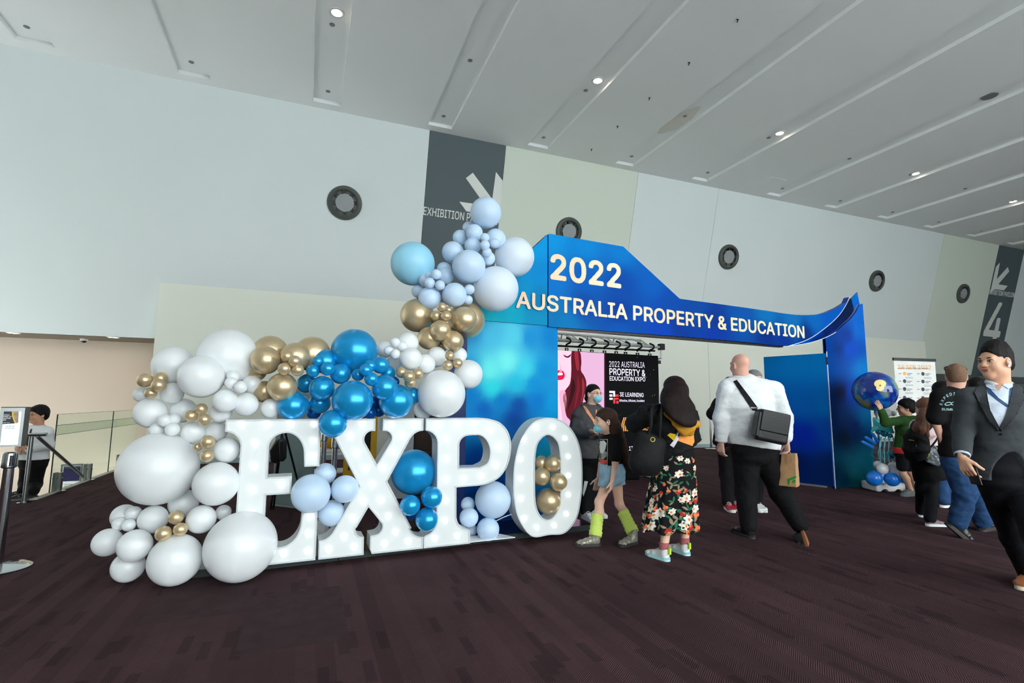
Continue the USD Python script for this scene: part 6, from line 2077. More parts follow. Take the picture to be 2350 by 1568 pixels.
F = Soft(.009).loft([(c, rx + .02, ry + .025, l) for c, rx, ry, l in p.torso(.0)[:3]])
p.legs(F, (.125, .098, .074), .96)
p.t.add('trousers', wrinkle(wrinkle(F.mesh(), .009, 9, 4), .006, 20, 5, .9), 'trouser_black', True)
A = p.J['al']
flat_shoe(p, 'l', unit(onz(1678, 1220) - A * [1, 1, 0]), 'dress', ('shoe_black', 'shoe_sole_dark'), .30)
toe = onz(1853, 1250)
A = p.J['ar']
dn = unit(toe - A)
up_ = unit(AW_ * .9 + UP * .45)
shoe(p.t, A - dn * .0 - up_ * .06, A + dn, up_, 'dress', ('shoe_black', 'shoe_tan'), .29)
single('key_holder', tm(mb.batch_hull([mb.sphere(.012, 10).translate((p.J['wl'] + q).tolist()) for q in (np.array([0, 0, -.09]) + RT * .03, np.array([0, 0, -.05]) + RT * .05 + TW * .03)])), 'black_plastic', 'small dark key holder in the hand of the bald man', 'keys')
ms = T('messenger_bag', 'black leather messenger bag on the back of the bald man', 'bag', at(1770, 985, 4.9))
bag_c = at(1771, 980, 4.90)
bu, bv = unit(RT * .97 - UP * .2), None
bn = unit(np.cross(bu, UP - bu * (UP @ bu)))
bv = np.cross(bn, bu)
bv = bv if bv[2] > 0 else -bv


def oriented(man, o, ax):
    m = tm(man)
    return trimesh.Trimesh(np.asarray(m.vertices) @ np.array(ax) + o, m.faces if np.linalg.det(np.array(ax)) > 0 else np.asarray(m.faces)[:, ::-1], process=False)


bg = ms.add('bag_body', oriented(rbox((0, 0, 0), (.31, .10, .30), .035, n=16), bag_c, [bu, np.cross(bv, bu), bv]), 'leather_black', True)
fwd_b = np.cross(bv, bu)
fwd_b = fwd_b if fwd_b @ TW > 0 else -fwd_b
ms.add('flap', oriented(rbox((0, 0, 0), (.27, .025, .20), .011, n=12), bag_c + fwd_b * .05 + bv * .045, [bu, np.cross(bv, bu), bv]), 'leather_black', True, under=bg)
ms.add('gusset', oriented(rbox((0, 0, 0), (.035, .105, .24), .012, n=12), bag_c - bu * .145, [bu, np.cross(bv, bu), bv]), 'leather_black', True, under=bg)
stp = []
for (x, y) in ((1681, 872), (1690, 886), (1700, 902), (1712, 918), (1724, 932), (1733, 944)):
    l_, r_i, t_i = ws._rc.intersects_location([EYE], [unit(ray(x, y))], multiple_hits=False) if hasattr(ws, '_rc') else trimesh.ray.ray_pyembree.RayMeshIntersector(ws).intersects_location([EYE], [unit(ray(x, y))], multiple_hits=False)
    stp.append(l_[0] if len(l_) else at(x, y, 5.02))
d = decal(ws, [(1683, 875), (1691, 872), (1714, 902), (1737, 933), (1739, 944), (1727, 942), (1700, 902)], .006, 3)
if d is not None:
    ms.add('strap', d, 'bag_black', False)
ms.add('buckle', frame_box(at(1731, 936, 4.93), [RT, AW_, UP], (.06, .012, .016)), 'chrome', False)
pb_ = T('paper_bag', 'brown paper shopping bag with green print, carried by the bald man', 'bag', at(1810, 1110, 5.05))
pc_ = at(1811, 1076, 5.06)
F = mb.batch_hull([mb.sphere(.006, 8).translate([x, y, z]) for x, y, z in ((-.075, -.05, -.16), (.075, -.05, -.16), (.075, .05, -.16), (-.075, .05, -.16), (-.06, -.02, .13), (.065, -.03, .15), (.06, .03, .15), (-.06, .03, .13))])
pax = [unit(RT * .7 + TW * .7), unit(AW_ * .7 + RT * .7), UP + RT * .05]
pm_ = wrinkle(trimesh.Trimesh(*trimesh.remesh.subdivide_to_size(np.asarray(tm(F).vertices), np.asarray(tm(F).faces), .03), process=False), .006, 18, 3)
bgp = pb_.add('bag_body', trimesh.Trimesh(np.asarray(pm_.vertices) @ np.array(pax) + pc_, pm_.faces, process=False), 'paper_kraft', False)
pbm = trimesh.Trimesh(np.asarray(pm_.vertices) @ np.array(pax) + pc_, pm_.faces, process=True)
for q in ([(1807, 1100), (1828, 1092), (1828, 1097), (1813, 1103), (1812, 1114), (1808, 1112)], [(1817, 1106), (1822, 1100), (1827, 1104), (1822, 1110)]):
    d = decal(pbm, q, .002, 2.0)
    if d is not None:
        pb_.add('print', d, 'paper_green', False, under=bgp)
pb_.add('handle', tube(smooth_line([pc_ + [0, 0, .14] + RT * .03, p.J['wr'] + [0, 0, -.09], pc_ + [0, 0, .14] - RT * .03], 5), .005, 6), 'paper_kraft', True)

# ---------------------------------------------------------------- two more behind him
p = Person('curly-haired person in black with red and white sneakers, half hidden behind the bald man', 6.62, dict(hd=(1676, 893), nk=(1672, 917), sl=(1650, 927), sr=(1692, 927, .05), el=(1636, 950, -.05), wl=(1652, 956, -.22), er=(1700, 960), wr=(1690, 962, -.2),
           pv=(1672, 1022), hl=(1664, 1028), hr=(1682, 1028), kl=(1666, 1090), kr=(1682, 1090, .08), al=('z', 1669, 1152, .09), ar=('z', 1684, 1150, .09)), unit(TW * .9 + LF * .3), .98, 1.0, hd=unit(TW * .7 + LF * .6))
bp = p.body('skin_warm', [dict(w=p.J['wl'], d=RT + TW * .3, n=TW, side=UP, curl=.5)])
p.head.features(p.t, bp, 'hair_darkbrown')
F = p.head.cap_hair(line=-.008, grow=.024, top=.012, fringe=.02)
p.t.add('hair', wrinkle(F.mesh(), .014, 45, 5, 1), 'hair_darkbrown', True)
F = Soft(.01).loft(p.torso(.04)[1:])
for a in 'lr':
    p.sleeve(F, a, (.078, .076, .06), .97)
F.cut(p.J['pv'], -UP)
p.t.add('jumper', wrinkle(F.mesh(), .009, 9, 4), 'tee_black', True)
p.t.add('trousers', wrinkle(p.legs(Soft(.01).loft(p.torso(.01)[:3]), (.098, .082, .066)).mesh(), .006, 9, 2), 'trouser_black', True)
for a in 'lr':
    flat_shoe(p, a, TW * .9 + LF * .1, 'sneaker', ('sneaker_red', 'sneaker_white', 'print_white'), .28)
p = Person('grey-haired person mostly hidden behind the bald man, white sneaker tip showing', 6.75, dict(hd=(1732, 872), nk=(1734, 900), sl=(1712, 912), sr=(1756, 912), el=(1708, 965), wl=(1712, 1010), er=(1760, 965), wr=(1757, 1010),
           pv=(1735, 1015), hl=(1726, 1022), hr=(1744, 1022), kl=(1728, 1088), kr=(1742, 1088, .05), al=('z', 1728, 1152, .09), ar=('z', 1737, 1152, .09)), unit(TW * .9 + RT * .2), 1.03, .95)
bp = p.body('skin_pink')
p.head.features(p.t, bp, 'hair_grey')
p.t.add('hair', wrinkle(p.head.cap_hair(line=.01, grow=.014).mesh(), .006, 40, 3), 'hair_grey', True)
F = Soft(.012).loft(p.torso(.02)[1:])
for a in 'lr':
    p.sleeve(F, a, (.066, .06, .05))
F.cut(p.J['pv'], -UP)
p.t.add('jumper', F.mesh(), 'tee_black', True)
p.t.add('trousers', p.legs(Soft(.012).loft(p.torso(.01)[:3]), (.094, .076, .062)).mesh(), 'trouser_black', True)
for a in 'lr':
    flat_shoe(p, a, TW, 'sneaker', ('sneaker_white', 'sneaker_white', 'print_white'), .27)
stanchion('chrome barrier post far behind, by the cream wall under the arch', onz(1632, 1031), .98)

# ---------------------------------------------------------------- man in the grey suit at the right edge
D0 = 3.38
lr, lv = loc_(2284)
p = Person('man in grey suit jacket and blue lanyard walking past at the right edge', D0, dict(hd=(2284, 832), nk=(2292, 893), sl=(2222, 915, .02), sr=(2366, 908, .04), el=(2209, 985, .04), wl=(2208, 1048, -.06), er=(2392, 985, .05), wr=(2396, 1050, -.05),
           pv=(2306, 1085), hl=(2284, 1100, .03), hr=(2338, 1098), kl=(2334, 1235, .22), kr=(2392, 1236, -.2), al=(2376, 1338, .42), ar=('z', 2430, 1425, .09)), unit(-lv * .92 - lr * .25), 1.02, .95, hd=unit(-lv * .78 - lr * .55), hsize=.98, hwide=.95)
bp = p.body('skin_warm', [dict(w=p.J['wl'], d=-UP + lr * .22, n=lr * .55 + lv * .85, side=lr * .8 - lv * .55, curl=.75, s=1.0, thumb=.9)], fine=.0036, neck=.06)
hd = p.head
hd.features(p.t, bp, 'hair_black')
cap0 = hd.cap_hair(line=-.032, grow=.007, top=.022, h=.004, side=-.005, slope=.84, nape=-.055)
hm = wrinkle(wrinkle(cap0.mesh(), .004, 50, 3, .5), .002, 110, 6, .4)
p.t.add('hair', hm, 'hair_black', True)
p.t.add('earbud', cat_([trimesh.creation.icosphere(2, .010).apply_translation(hd.p(-.090, .008, -.012)), tube([hd.p(-.092, .010, -.014), hd.p(-.090, .018, -.036)], .004, 8)]), 'earbud', True)
F = Soft(.006).loft([(p.J['pv'] + [0, 0, -.10], .18, .14, p.axis()[1])] + [(c, rx + .004, ry + .01, l) for c, rx, ry, l in p.torso(.028, waist=1.02, chest=1.04, sh=1.04)[1:]])
for a in 'lr':
    p.sleeve(F, a, (.068, .060, .050), .90, .014)
F.ell(p.J['nk'] + [0, 0, -.045] - p.fwd * .01, (.12, .10, .05), k=.05)
F.cut(at(2300, 1101, D0), -UP)
F.ell(at(2334, 1150, D0 - .16), (.125, .075, .30), np.array([lr, lv, UP]), .012, True)
jk = wrinkle(wrinkle(F.mesh(), .005, 9, 21), .004, 18, 5, 1.3)
jp = p.t.add('jacket', jk, 'suit_grey', True)
wr_ = F
dsh = decal(jk, [(2261, 878), (2264, 894), (2268, 920), (2273, 942), (2285, 969), (2294.7, 984), (2306, 959), (2317, 925), (2324, 889), (2324, 868), (2310, 864), (2280, 868)], .004, 2.5)
if dsh is not None:
    p.t.add('shirt', dsh, 'shirt_ice', True)
for q in ([(2247, 884), (2264, 890), (2267, 920), (2273, 942), (2294.7, 983), (2292, 990), (2270, 966), (2250, 930), (2236, 900)], [(2327, 868), (2325, 889), (2317, 926), (2306, 960), (2295, 984), (2300, 990), (2330, 958), (2352, 915), (2349, 885)]):
    d = decal(jk, q, .012, 2.5, .004)
    if d is not None:
        p.t.add('lapel', d, 'suit_lapel', True, under=jp)
ck = p.J['nk'] + [0, 0, .012]
for a0, a1 in ((-.15, 1.45), (1.69, 3.3)):
    pts = [ck + (.064 + .004 * i / 6) * (cos(t_) * RT + sin(t_) * TW) + UP * (.034 - .045 * max(0, sin(t_)) ** 1.5) for i, t_ in enumerate(np.linspace(a0, a1, 9))]
    p.t.add('collar', tube(smooth_line(pts, 3), .013, 8), 'shirt_ice', True)
if dsh is not None:
    shm = trimesh.Trimesh(dsh.vertices, dsh.faces, process=False)
    for q in ([(2262, 887), (2266, 886), (2292, 914), (2316, 931), (2315, 936.5), (2290, 920), (2268, 902)], [(2321, 872), (2325, 872), (2324, 892), (2318, 926), (2315, 926), (2317, 900)]):
        d = decal(jk, q, .0075, 2.0)
        if d is not None:
            p.t.add('lanyard', d, 'lanyard_blue', True)
    for q in ((2293, 928), (2296, 956), (2290, 905)):
        d = decal(jk, Point(*q).buffer(1.3), .0065, .8)
        if d is not None:
            p.t.add('shirt_button', d, 'sneaker_white', True)
for q, m_, th_ in (([(2284, 872), (2299, 872), (2303, 884), (2293, 896), (2283, 888)], 'skin_warm', .0055), ([(2261, 870), (2268, 872), (2277, 882), (2285, 894), (2276, 894), (2264, 888)], 'shirt_ice', .011),
                   ([(2325, 864), (2325, 888), (2315, 893), (2301, 884), (2308, 874), (2317, 864)], 'shirt_ice', .011)):
    d = decal(jk, q, th_, 2.0, .003)
    if d is not None:
        p.t.add('throat' if m_ == 'skin_warm' else 'collar_wing', d, m_, True)
d = decal(jk, Point(2297, 997).buffer(3.0), .005, 1.2)
if d is not None:
    p.t.add('button', d, 'bag_black', True, under=jp)
d = decal(jk, [(2243, 1023), (2262, 1026), (2262, 1029.5), (2243, 1026.5)], .004, 2)
if d is not None:
    p.t.add('pocket_flap', d, 'suit_lapel', True, under=jp)
w_, e_ = p.J['wl'], p.J['el']
p.t.add('shirt_cuff', tube([w_ + (e_ - w_) * .22, w_ + (e_ - w_) * .04], [.044, .043], 18), 'shirt_ice', True)
F = Soft(.009).loft([(c, rx + .012, ry + .015, l) for c, rx, ry, l in p.torso(.0)[:3]])
p.legs(F, (.105, .088, .072), 1.0)
p.t.add('trousers', wrinkle(F.mesh(), .007, 9, 4), 'trouser_navy', True)
tb_ = onz(2343, 1356)
A = p.J['al']
d = unit((tb_ - A) * [1, 1, 0])
shoe(p.t, tb_ - d * .27, tb_, UP, 'dress', ('shoe_tan', 'sole_cream'), .28)
flat_shoe(p, 'r', TW, 'dress', ('shoe_tan', 'sole_cream'), .28)
hp_ = p.J['wl'] - UP * .105 + lr * .045 + lv * .012
single('phone', oriented(rbox((0, 0, 0), (.068, .14, .010), .0045), hp_, [unit(lr * .8 - lv * .6), unit(UP - lr * .2), unit(np.cross(lr * .8 - lv * .6, UP - lr * .2))]), 'black_gloss', 'black phone held in the hand of the man in the grey suit', 'phone', loc=hp_)

# ---------------------------------------------------------------- boy at the globe balloon
p = Person('boy in green hoodie reaching up to the globe balloon', 7.42, dict(hd=(2079, 937), nk=(2081, 960), sl=(2069, 966, -.08), sr=(2096, 964, .10), el=(2032, 970, -.16), wl=(2023, 943, -.22), er=(2098, 990, .12), wr=(2088, 1012, .05),
           pv=(2074, 1036), hl=(2070, 1046, -.04), hr=(2082, 1046, .06), kl=(2072, 1086, -.04), kr=(2090, 1086, .08), al=('z', 2091, 1126, .075), ar=('z', 2101, 1120, .075)), unit(LF * .8 + AW_ * .5), .80, 1.0, hd=unit(LF * .85 + AW_ * .45), hsize=1.02)
bp = p.body('skin_warm', [dict(w=p.J['wl'], d=UP * .85 + LF * .35, n=AW_ + LF * .3, side=RT + UP * .3, curl=.12, s=.92, spread=.5)])
p.head.features(p.t, bp)
p.t.add('hair', wrinkle(p.head.cap_hair(line=.008, grow=.015, top=.006).mesh(), .006, 40, 3), 'hair_black', True)
F = Soft(.008).loft(p.torso(.026)[1:])
for a in 'lr':
    p.sleeve(F, a, (.074, .074, .062), .96)
F.cut(p.J['pv'] + [0, 0, .02], -UP)
F.ell(p.J['nk'] + [0, 0, -.02] - p.fwd * .07, (.12, .10, .06), k=.05)
p.t.add('hoodie', wrinkle(F.mesh(), .007, 12, 4), 'hoodie_green', True)
F = Soft(.008).loft([(c, rx + .016, ry + .016, l) for c, rx, ry, l in p.torso(.01)[:3]])
F.cut(p.J['pv'] + [0, 0, -.035], -UP).cut(p.J['pv'] + [0, 0, .06], UP)
p.t.add('tee_hem', wrinkle(F.mesh(), .004, 14, 4), 'tee_red', True)
F = Soft(.008).loft([(c, rx + .008, ry + .008, l) for c, rx, ry, l in p.torso(.01)[:3]])
p.legs(F, (.098, .088, .08), .32)
F.cut(p.J['pv'] + [0, 0, .04], UP)
p.t.add('shorts', wrinkle(F.mesh(), .005, 14, 4), 'trouser_navy', True)
for a in 'lr':
    flat_shoe(p, a, LF * .75 + TW * .25, 'clog', ('clog_grey', 'clog_lime' if a == 'r' else 'clog_grey'), .25, lift=.0)

# ---------------------------------------------------------------- girl with the ponytail
p = Person('girl with auburn ponytail in pink tee, dark trousers and mauve sneakers', 5.84, dict(hd=(2124, 939), nk=(2125, 964), sl=(2104, 975, -.04), sr=(2150, 975, .04), el=(2096, 1002, .05), wl=(2090, 1024, .15), er=(2159, 1004, .03), wr=(2153, 1034, -.05),
           pv=(2128, 1056), hl=(2119, 1064), hr=(2139, 1064), kl=(2117, 1120), kr=(2138, 1124, -.05), al=('z', 2114, 1172, .08), ar=('z', 2134, 1190, .08)), unit(AW_ * .9 + RT * .25), .80, 1.1, hd=unit(AW_ * .95 + LF * .1), hsize=1.0)
bp = p.body('skin_pink', [dict(w=p.J['wr'], d=-UP, n=LF, side=AW_, curl=.6, s=.85), dict(w=p.J['wl'], d=-UP, n=RT, side=AW_, curl=.6, s=.85)])
p.head.features(p.t, bp, 'hair_auburn')
hd = p.head
cap0 = hd.cap_hair(line=.004, grow=.013).mesh()
F = Soft(.006)
F.chain([hd.p(0, -.10, .03), at(2120, 945, 5.62), at(2116, 960, 5.60), at(2108, 985, 5.58), at(2099, 1005, 5.60), at(2090, 1022, 5.64)], [.03, .036, .05, .055, .04, .01], .03)
F.chain([at(2120, 955, 5.60), at(2126, 975, 5.57), at(2126, 1000, 5.56), at(2124, 1014, 5.58)], [.035, .03, .025, .008], .02)
hp = p.t.add('hair', wrinkle(union([cap0, F.mesh()]), .007, 34, 3, .2), 'hair_auburn', True)
p.t.add('hair_tie', tube([at(2119 + 4 * cos(a), 940 + 3.2 * sin(a), 5.63) for a in np.linspace(0, 2 * pi, 13)], .006, 6), 'bag_black', True, under=hp)
F = Soft(.008).loft(p.torso(.02)[1:])
for a in 'lr':
    p.sleeve(F, a, (.07, .066, .05), .48)
F.cut(p.J['pv'] + [0, 0, .04], -UP)
p.t.add('tee_shirt', wrinkle(F.mesh(), .006, 13, 4), 'tee_pink', True)
p.t.add('trousers', wrinkle(p.legs(Soft(.008).loft(p.torso(.016)[:3]), (.10, .082, .070)).mesh(), .006, 10, 2), 'trouser_navy', True)
F = Soft(.008).loft([(at(2130, 1032, 5.80), .17, .13, RT), (at(2132, 1060, 5.80), .19, .15, RT), (at(2142, 1098, 5.80), .20, .15, RT)], .03).cut(at(2140, 1100, 5.8), -UP + RT * .18)
p.t.add('tied_jacket', wrinkle(F.mesh(), .010, 10, 8), 'trouser_black', True)
flat_shoe(p, 'l', RT * .5 + AW_ * .6, 'sneaker', ('sneaker_mauve', 'sneaker_white', 'sneaker_mauve'), .23, lift=.01)
flat_shoe(p, 'r', RT * .95 + TW * .05, 'sneaker', ('sneaker_mauve', 'sneaker_white', 'sneaker_mauve'), .23)
bk = T('backpack', 'black backpack with lime zip pulls on the girl with the ponytail', 'bag', at(2101, 1050, 5.6))
F = Soft(.007).loft([(at(2103, 1048, 5.60), .11, .075, RT), (at(2102, 1030, 5.58), .125, .09, RT), (at(2102, 1008, 5.59), .12, .085, RT), (at(2106, 990, 5.62), .085, .05, RT)], .04)
bb = wrinkle(F.mesh(), .006, 16, 5)
bkp = bk.add('bag_body', bb, 'bag_black', True)
for q, m in (([(2085, 1009), (2098, 1010.5), (2098, 1012), (2085, 1010.5)], 'seam_lime'), ([(2102, 1020), (2103.5, 1020), (2103, 1026), (2101.5, 1026)], 'print_grey_mid'), ([(2080, 1035), (2122, 1037), (2122, 1038.5), (2080, 1036.5)], 'leather_black')):
    d = decal(bb, q, .004, 1.0)
    if d is not None:
        bk.add('zip', d, m, True, under=bkp)
bk.add('side_cord', tube(smooth_line([at(2124, 1022, 5.58), at(2129, 1030, 5.56), at(2125, 1037, 5.55), at(2131, 1044, 5.56), at(2126, 1052, 5.58)], 4), .007, 6), 'seam_lime', True)
for q in ([at(2126, 988, 5.62), at(2138, 976, 5.66), at(2146, 968, 5.76), at(2149, 972, 5.88)], [at(2096, 990, 5.62), at(2094, 978, 5.68), at(2099, 969, 5.80)]):
    bk.add('strap', tube(smooth_line(q, 5), .022, 8), 'bag_black', True)
look('film_bag', (90, 96, 100), .12, vary=.7, vs=18, coat_weight=.8, bump=.8, bs=30)
F = mb.batch_hull([mb.sphere(.02, 10).translate(at(x, y, 5.62).tolist()) for x, y in ((2128, 1058), (2152, 1066), (2160, 1040), (2142, 1024), (2130, 1040))])
fb = T('clear_bag', 'clear crinkled plastic bag hanging beside the black backpack', 'bag', at(2143, 1060, 5.6))
fb.add('bag_body', wrinkle(trimesh.Trimesh(*trimesh.remesh.subdivide_to_size(np.asarray(tm(F).vertices), np.asarray(tm(F).faces), .02), process=False), .012, 26, 6), 'film_bag', False)
fb.add('strap', tube(smooth_line([at(2136, 1026, 5.62), at(2148, 1012, 5.62), at(2154, 1000, 5.68)], 4), .009, 6), 'bag_black', True)

# ---------------------------------------------------------------- man in the black tee
p = Person('man seen from behind in black printed tee and blue jeans', 5.12, dict(hd=(2194, 864), nk=(2192, 896), sl=(2160, 912, -.03), sr=(2230, 908, .06), el=(2146, 966, -.02), wl=(2162, 1012, .0), er=(2240, 962, .08), wr=(2246, 1012, .05),
           pv=(2203, 1046), hl=(2190, 1058, -.02), hr=(2220, 1058, .03), kl=(2216, 1132, -.10), kr=(2240, 1132, .18), al=(2198, 1200, -.06), ar=('z', 2254, 1198, .09)), unit(AW_ * .9 + RT * .35), 1.02, 1.0, hd=unit(AW_ * .85 + RT * .5), hsize=1.02)
bp = p.body('skin_pink', [dict(w=p.J['wl'], d=-UP + RT * .1, n=RT, side=AW_, curl=.6)], neck=.064)
p.head.features(p.t, bp, 'hair_auburn')
p.t.add('hair', wrinkle(p.head.cap_hair(line=.012, grow=.006, nape=-.06).mesh(), .002, 60, 3), 'hair_cropped', True)
p.t.add('sunglasses', tube(smooth_line([p.head.p(x, y, z) for x, y, z in ((-.080, -.02, .062), (-.070, .045, .092), (0, .07, .106), (.070, .045, .092), (.080, -.02, .062))], 5), .007, 8), 'black_plastic', True)
F = Soft(.008).loft(p.torso(.026, waist=1.15)[0:])
for a in 'lr':
    p.sleeve(F, a, (.082, .080, .06), .42)
F.cut(p.J['pv'] + [0, 0, -.01], -UP)
te = wrinkle(F.mesh(), .008, 9, 4)
tp_ = p.t.add('tee_shirt', te, 'tee_black', True)


def px_text(txt, c, hpx, ang=0.0, wide=1.0):
    """letter outlines in pixels, centred at c"""
    m = meshkit.text_mesh(txt, 70, 1, bold=True)
    v = np.array(m.vertices)
    out = []
    for f in m.faces:
        q = v[f][:, :2]
        if np.ptp(v[f][:, 2]) < 1e-6 and v[f][0, 2] < .5:
            out.append(Polygon(q).buffer(.5))
    g = shapely.union_all(out)
    g = affinity.translate(g, -(g.bounds[0] + g.bounds[2]) / 2, -35)
    g = affinity.scale(g, hpx / 70 * wide, -hpx / 70, origin=(0, 0))
    return affinity.translate(affinity.rotate(g, math.degrees(ang), origin=(0, 0)), *c)


for i, ch in enumerate('EXPEDITION'):
    a = math.radians(-166 + i * 15.2)
    cx, cy, rr = 2190, 935, 31
    d = decal(te, px_text(ch, (cx + rr * math.cos(a) * 1.0, cy + rr * math.sin(a)), 6.4, a + pi / 2), .002, .9)
    if d is not None:
        p.t.add('lettering', d, 'print_teal', True, under=tp_)
d = decal(te, px_text('SUMMIT', (2181, 940), 5.2, .03, 1.35), .002, .9)
if d is not None:
    p.t.add('lettering', d, 'print_teal', True, under=tp_)
for q in (((2176, 927), 8.5, 4.0), ((2190, 926), 8.5, 4.0)):
    e = affinity.rotate(affinity.scale(Point(*q[0]).buffer(1), q[1], q[2]), -12)
    d = decal(te, e.difference(affinity.scale(e, .72, .55)), .002, .8)
    if d is not None:
        p.t.add('emblem', d, 'print_teal', True, under=tp_)
p.t.add('jeans', wrinkle(p.legs(Soft(.008).loft([(c, rx + .014, ry + .014, l) for c, rx, ry, l in p.torso(.0)[:3]]), (.112, .092, .082), .97).mesh(), .014, 14, 2, 1.2), 'denim_blue', True)
A = p.J['al']
toe = onz(2236, 1237)
dn = unit(toe - A + UP * .02)
up_ = unit(UP + np.cross(np.cross(dn, UP), dn) * .0 - dn * (UP @ dn))
shoe(p.t, A - up_ * .09 - dn * .06, A - up_ * .09 + dn, up_, 'boot', ('shoe_black', 'shoe_sole_dark'), .31)
flat_shoe(p, 'r', AW_ * .4 + RT * .8, 'boot', ('shoe_black', 'shoe_sole_dark'), .30)

# ---------------------------------------------------------------- two people further back in the queue
for lb, D1, J, m2, sk_, f_ in (('dark-haired person in blue jeans behind the man in the black tee, near the banner', 6.75,
                     dict(hd=(2159, 900), nk=(2160, 925), sl=(2142, 935), sr=(2180, 935), el=(2139, 975), wl=(2144, 1010), er=(2184, 975), wr=(2180, 1010), pv=(2163, 1030), hl=(2155, 1036), hr=(2172, 1036), kl=(2160, 1095), kr=(2174, 1095, .1), al=('z', 2166, 1148, .09), ar=('z', 2178, 1142, .09)), 'denim_blue', 'skin_warm', AW_ * .8 + LF * .2),
                    ('dark-haired person behind, between the black tee and the grey suit', 7.0,
                     dict(hd=(2240, 890), nk=(2241, 916), sl=(2220, 926), sr=(2262, 926), el=(2217, 968), wl=(2222, 1005), er=(2266, 968), wr=(2262, 1005), pv=(2244, 1020), hl=(2235, 1028), hr=(2254, 1028), kl=(2244, 1085), kr=(2258, 1085), al=('z', 2252, 1140, .09), ar=('z', 2266, 1138, .09)), 'trouser_black', 'skin_tan', AW_ * .8 + RT * .4)):
    p = Person(lb, D1, J, unit(f_), 1.0, 1.0)
    bp = p.body(sk_, [], fine=.006)
    p.head.features(p.t, bp)
    p.t.add('hair', wrinkle(p.head.cap_hair(line=.004, grow=.018, top=.006).mesh(), .006, 40, 3), 'hair_black', True)
    F = Soft(.012).loft(p.torso(.024)[1:])
    for a in 'lr':
        p.sleeve(F, a, (.07, .066, .052))
    F.cut(p.J['pv'], -UP)
    p.t.add('jumper', wrinkle(F.mesh(), .008, 9, 4), 'tee_black', True)
    p.t.add('trousers', wrinkle(p.legs(Soft(.012).loft(p.torso(.01)[:3]), (.098, .080, .068)).mesh(), .006, 9, 2), m2, True)
    for a in 'lr':
        flat_shoe(p, a, RT * .9 + AW_ * .2, 'sneaker', ('shoe_black', 'sneaker_white', None), .28)

# ================================================================== balloon column with the globe
LOOK['globe_print'] = usdkit.material(stage, '/World/Looks/globe_print', {
    'tc': ('texture_coordinate', {}), 'n': ('noise_texture', {'scale': 4.5, 'detail': 6.0, 'distortion': .6}), 'n2': ('noise_texture', {'scale': 2.2, 'detail': 5.0}),
    'r': ('rgb_ramp', {'ramp': [(0, lin((6, 16, 70))), (.42, lin((8, 36, 120))), (.52, lin((14, 80, 160))), (.6, lin((20, 110, 170))), (1, lin((60, 150, 190)))]}),
    'r2': ('rgb_ramp', {'ramp': [(.58, (0, 0, 0)), (.66, (1, 1, 1))]}), 'm': ('mix', {'color2': lin((140, 150, 90))}),
    'p': ('principled_bsdf', {'roughness': .12, 'coat_weight': .6})},
    [('tc.object', 'n.vector'), ('tc.object', 'n2.vector'), ('n.fac', 'r.fac'), ('n2.fac', 'r2.fac'), ('r2.color', 'm.fac'), ('r.color', 'm.color1'), ('m.color', 'p.base_color')], surface='p.BSDF')
go, gr = sphere_of(2008.5, 898, 49.5, 7.55)
gm = trimesh.creation.icosphere(4, gr)
gm.vertices = np.asarray(gm.vertices) + go
gl = T('globe_balloon', 'big shiny dark blue globe balloon on top of the balloon column', 'balloon', go)
gb = gl.add('skin', trimesh.Trimesh(gm.vertices, gm.faces, process=False), 'globe_print', True)
look('sticker_yellow', (246, 222, 150), .3)
d = decal(gm, shapely.union_all([affinity.scale(Point(2020, 881).buffer(1), 14, 9.5), affinity.scale(Point(2020, 891).buffer(1), 9.5, 7)]), .004, 2)
if d is not None:
    sk_ = gl.add('sticker', d, 'sticker_yellow', True, label='pale yellow sticker')
    d = decal(gm, affinity.scale(Point(2020, 885).buffer(1), 2.4, 1.8), .006, 1)
    if d is not None:
        gl.add('sticker_mark', d, 'shoe_tan', True, under=sk_)
gl.add('neck', tube([go - [0, 0, gr * .97], go - [0, 0, gr * 1.12]], [.02, .035], 10), 'globe_print', True)
BC.update(r=('balloon_royal', 'royal'), t=('balloon_sky', ''))
look('balloon_teal', (70, 190, 196), .2, .2, coat_weight=.5)
look('balloon_deepteal', (14, 110, 140), .2, .2, coat_weight=.5)
BC.update(t=('balloon_teal', ''), q=('balloon_deepteal', ''))
GC = 'balloons of the column under the globe'
for x, y, r, D1, c, lb in ((2006, 1098, 19.5, 7.6, 'r', 'royal blue balloon at the left of the column base'), (2047, 1100, 18.5, 7.5, 'r', 'royal blue balloon at the front of the column base'), (2072, 1101, 17, 7.75, 'r', 'royal blue balloon at the right of the column base'),
                           (2025, 1076, 14, 7.55, 'w', 'white balloon above the royal blue ones of the column'), (2014, 1067, 10, 7.7, 'w', 'small white balloon at the left in the column'), (2052, 1074, 15, 7.7, 'w', 'white balloon behind the boy in the column'),
                           (2042, 1046, 10, 7.6, 'q', 'deep teal balloon in the middle of the column'), (2049, 1041, 7, 7.5, 'q', 'tiny deep teal balloon in the column'), (2030, 995, 9, 7.6, 'q', 'teal balloon under the foil pillow'),
                           (2017, 991, 8, 7.6, 'q', 'small teal balloon at the left under the foil pillow'), (2043, 1000, 6, 7.55, 'q', 'tiny teal balloon at the right under the foil pillow'),
                           (2036, 948, 10, 7.6, 'w', 'small white balloon under the globe'), (2050, 949, 7, 7.65, 'w', 'tiny white balloon under the globe'), (2013, 949, 7, 7.7, 'w', 'tiny shaded white balloon at the left under the globe')):
    balloon(x, y, r, D1, c, lb, GC)
o, R_ = sphere_of(2013, 1040, 14, 7.55)
m_ = trimesh.creation.icosphere(3, R_)
m_.vertices = np.asarray(m_.vertices) + o
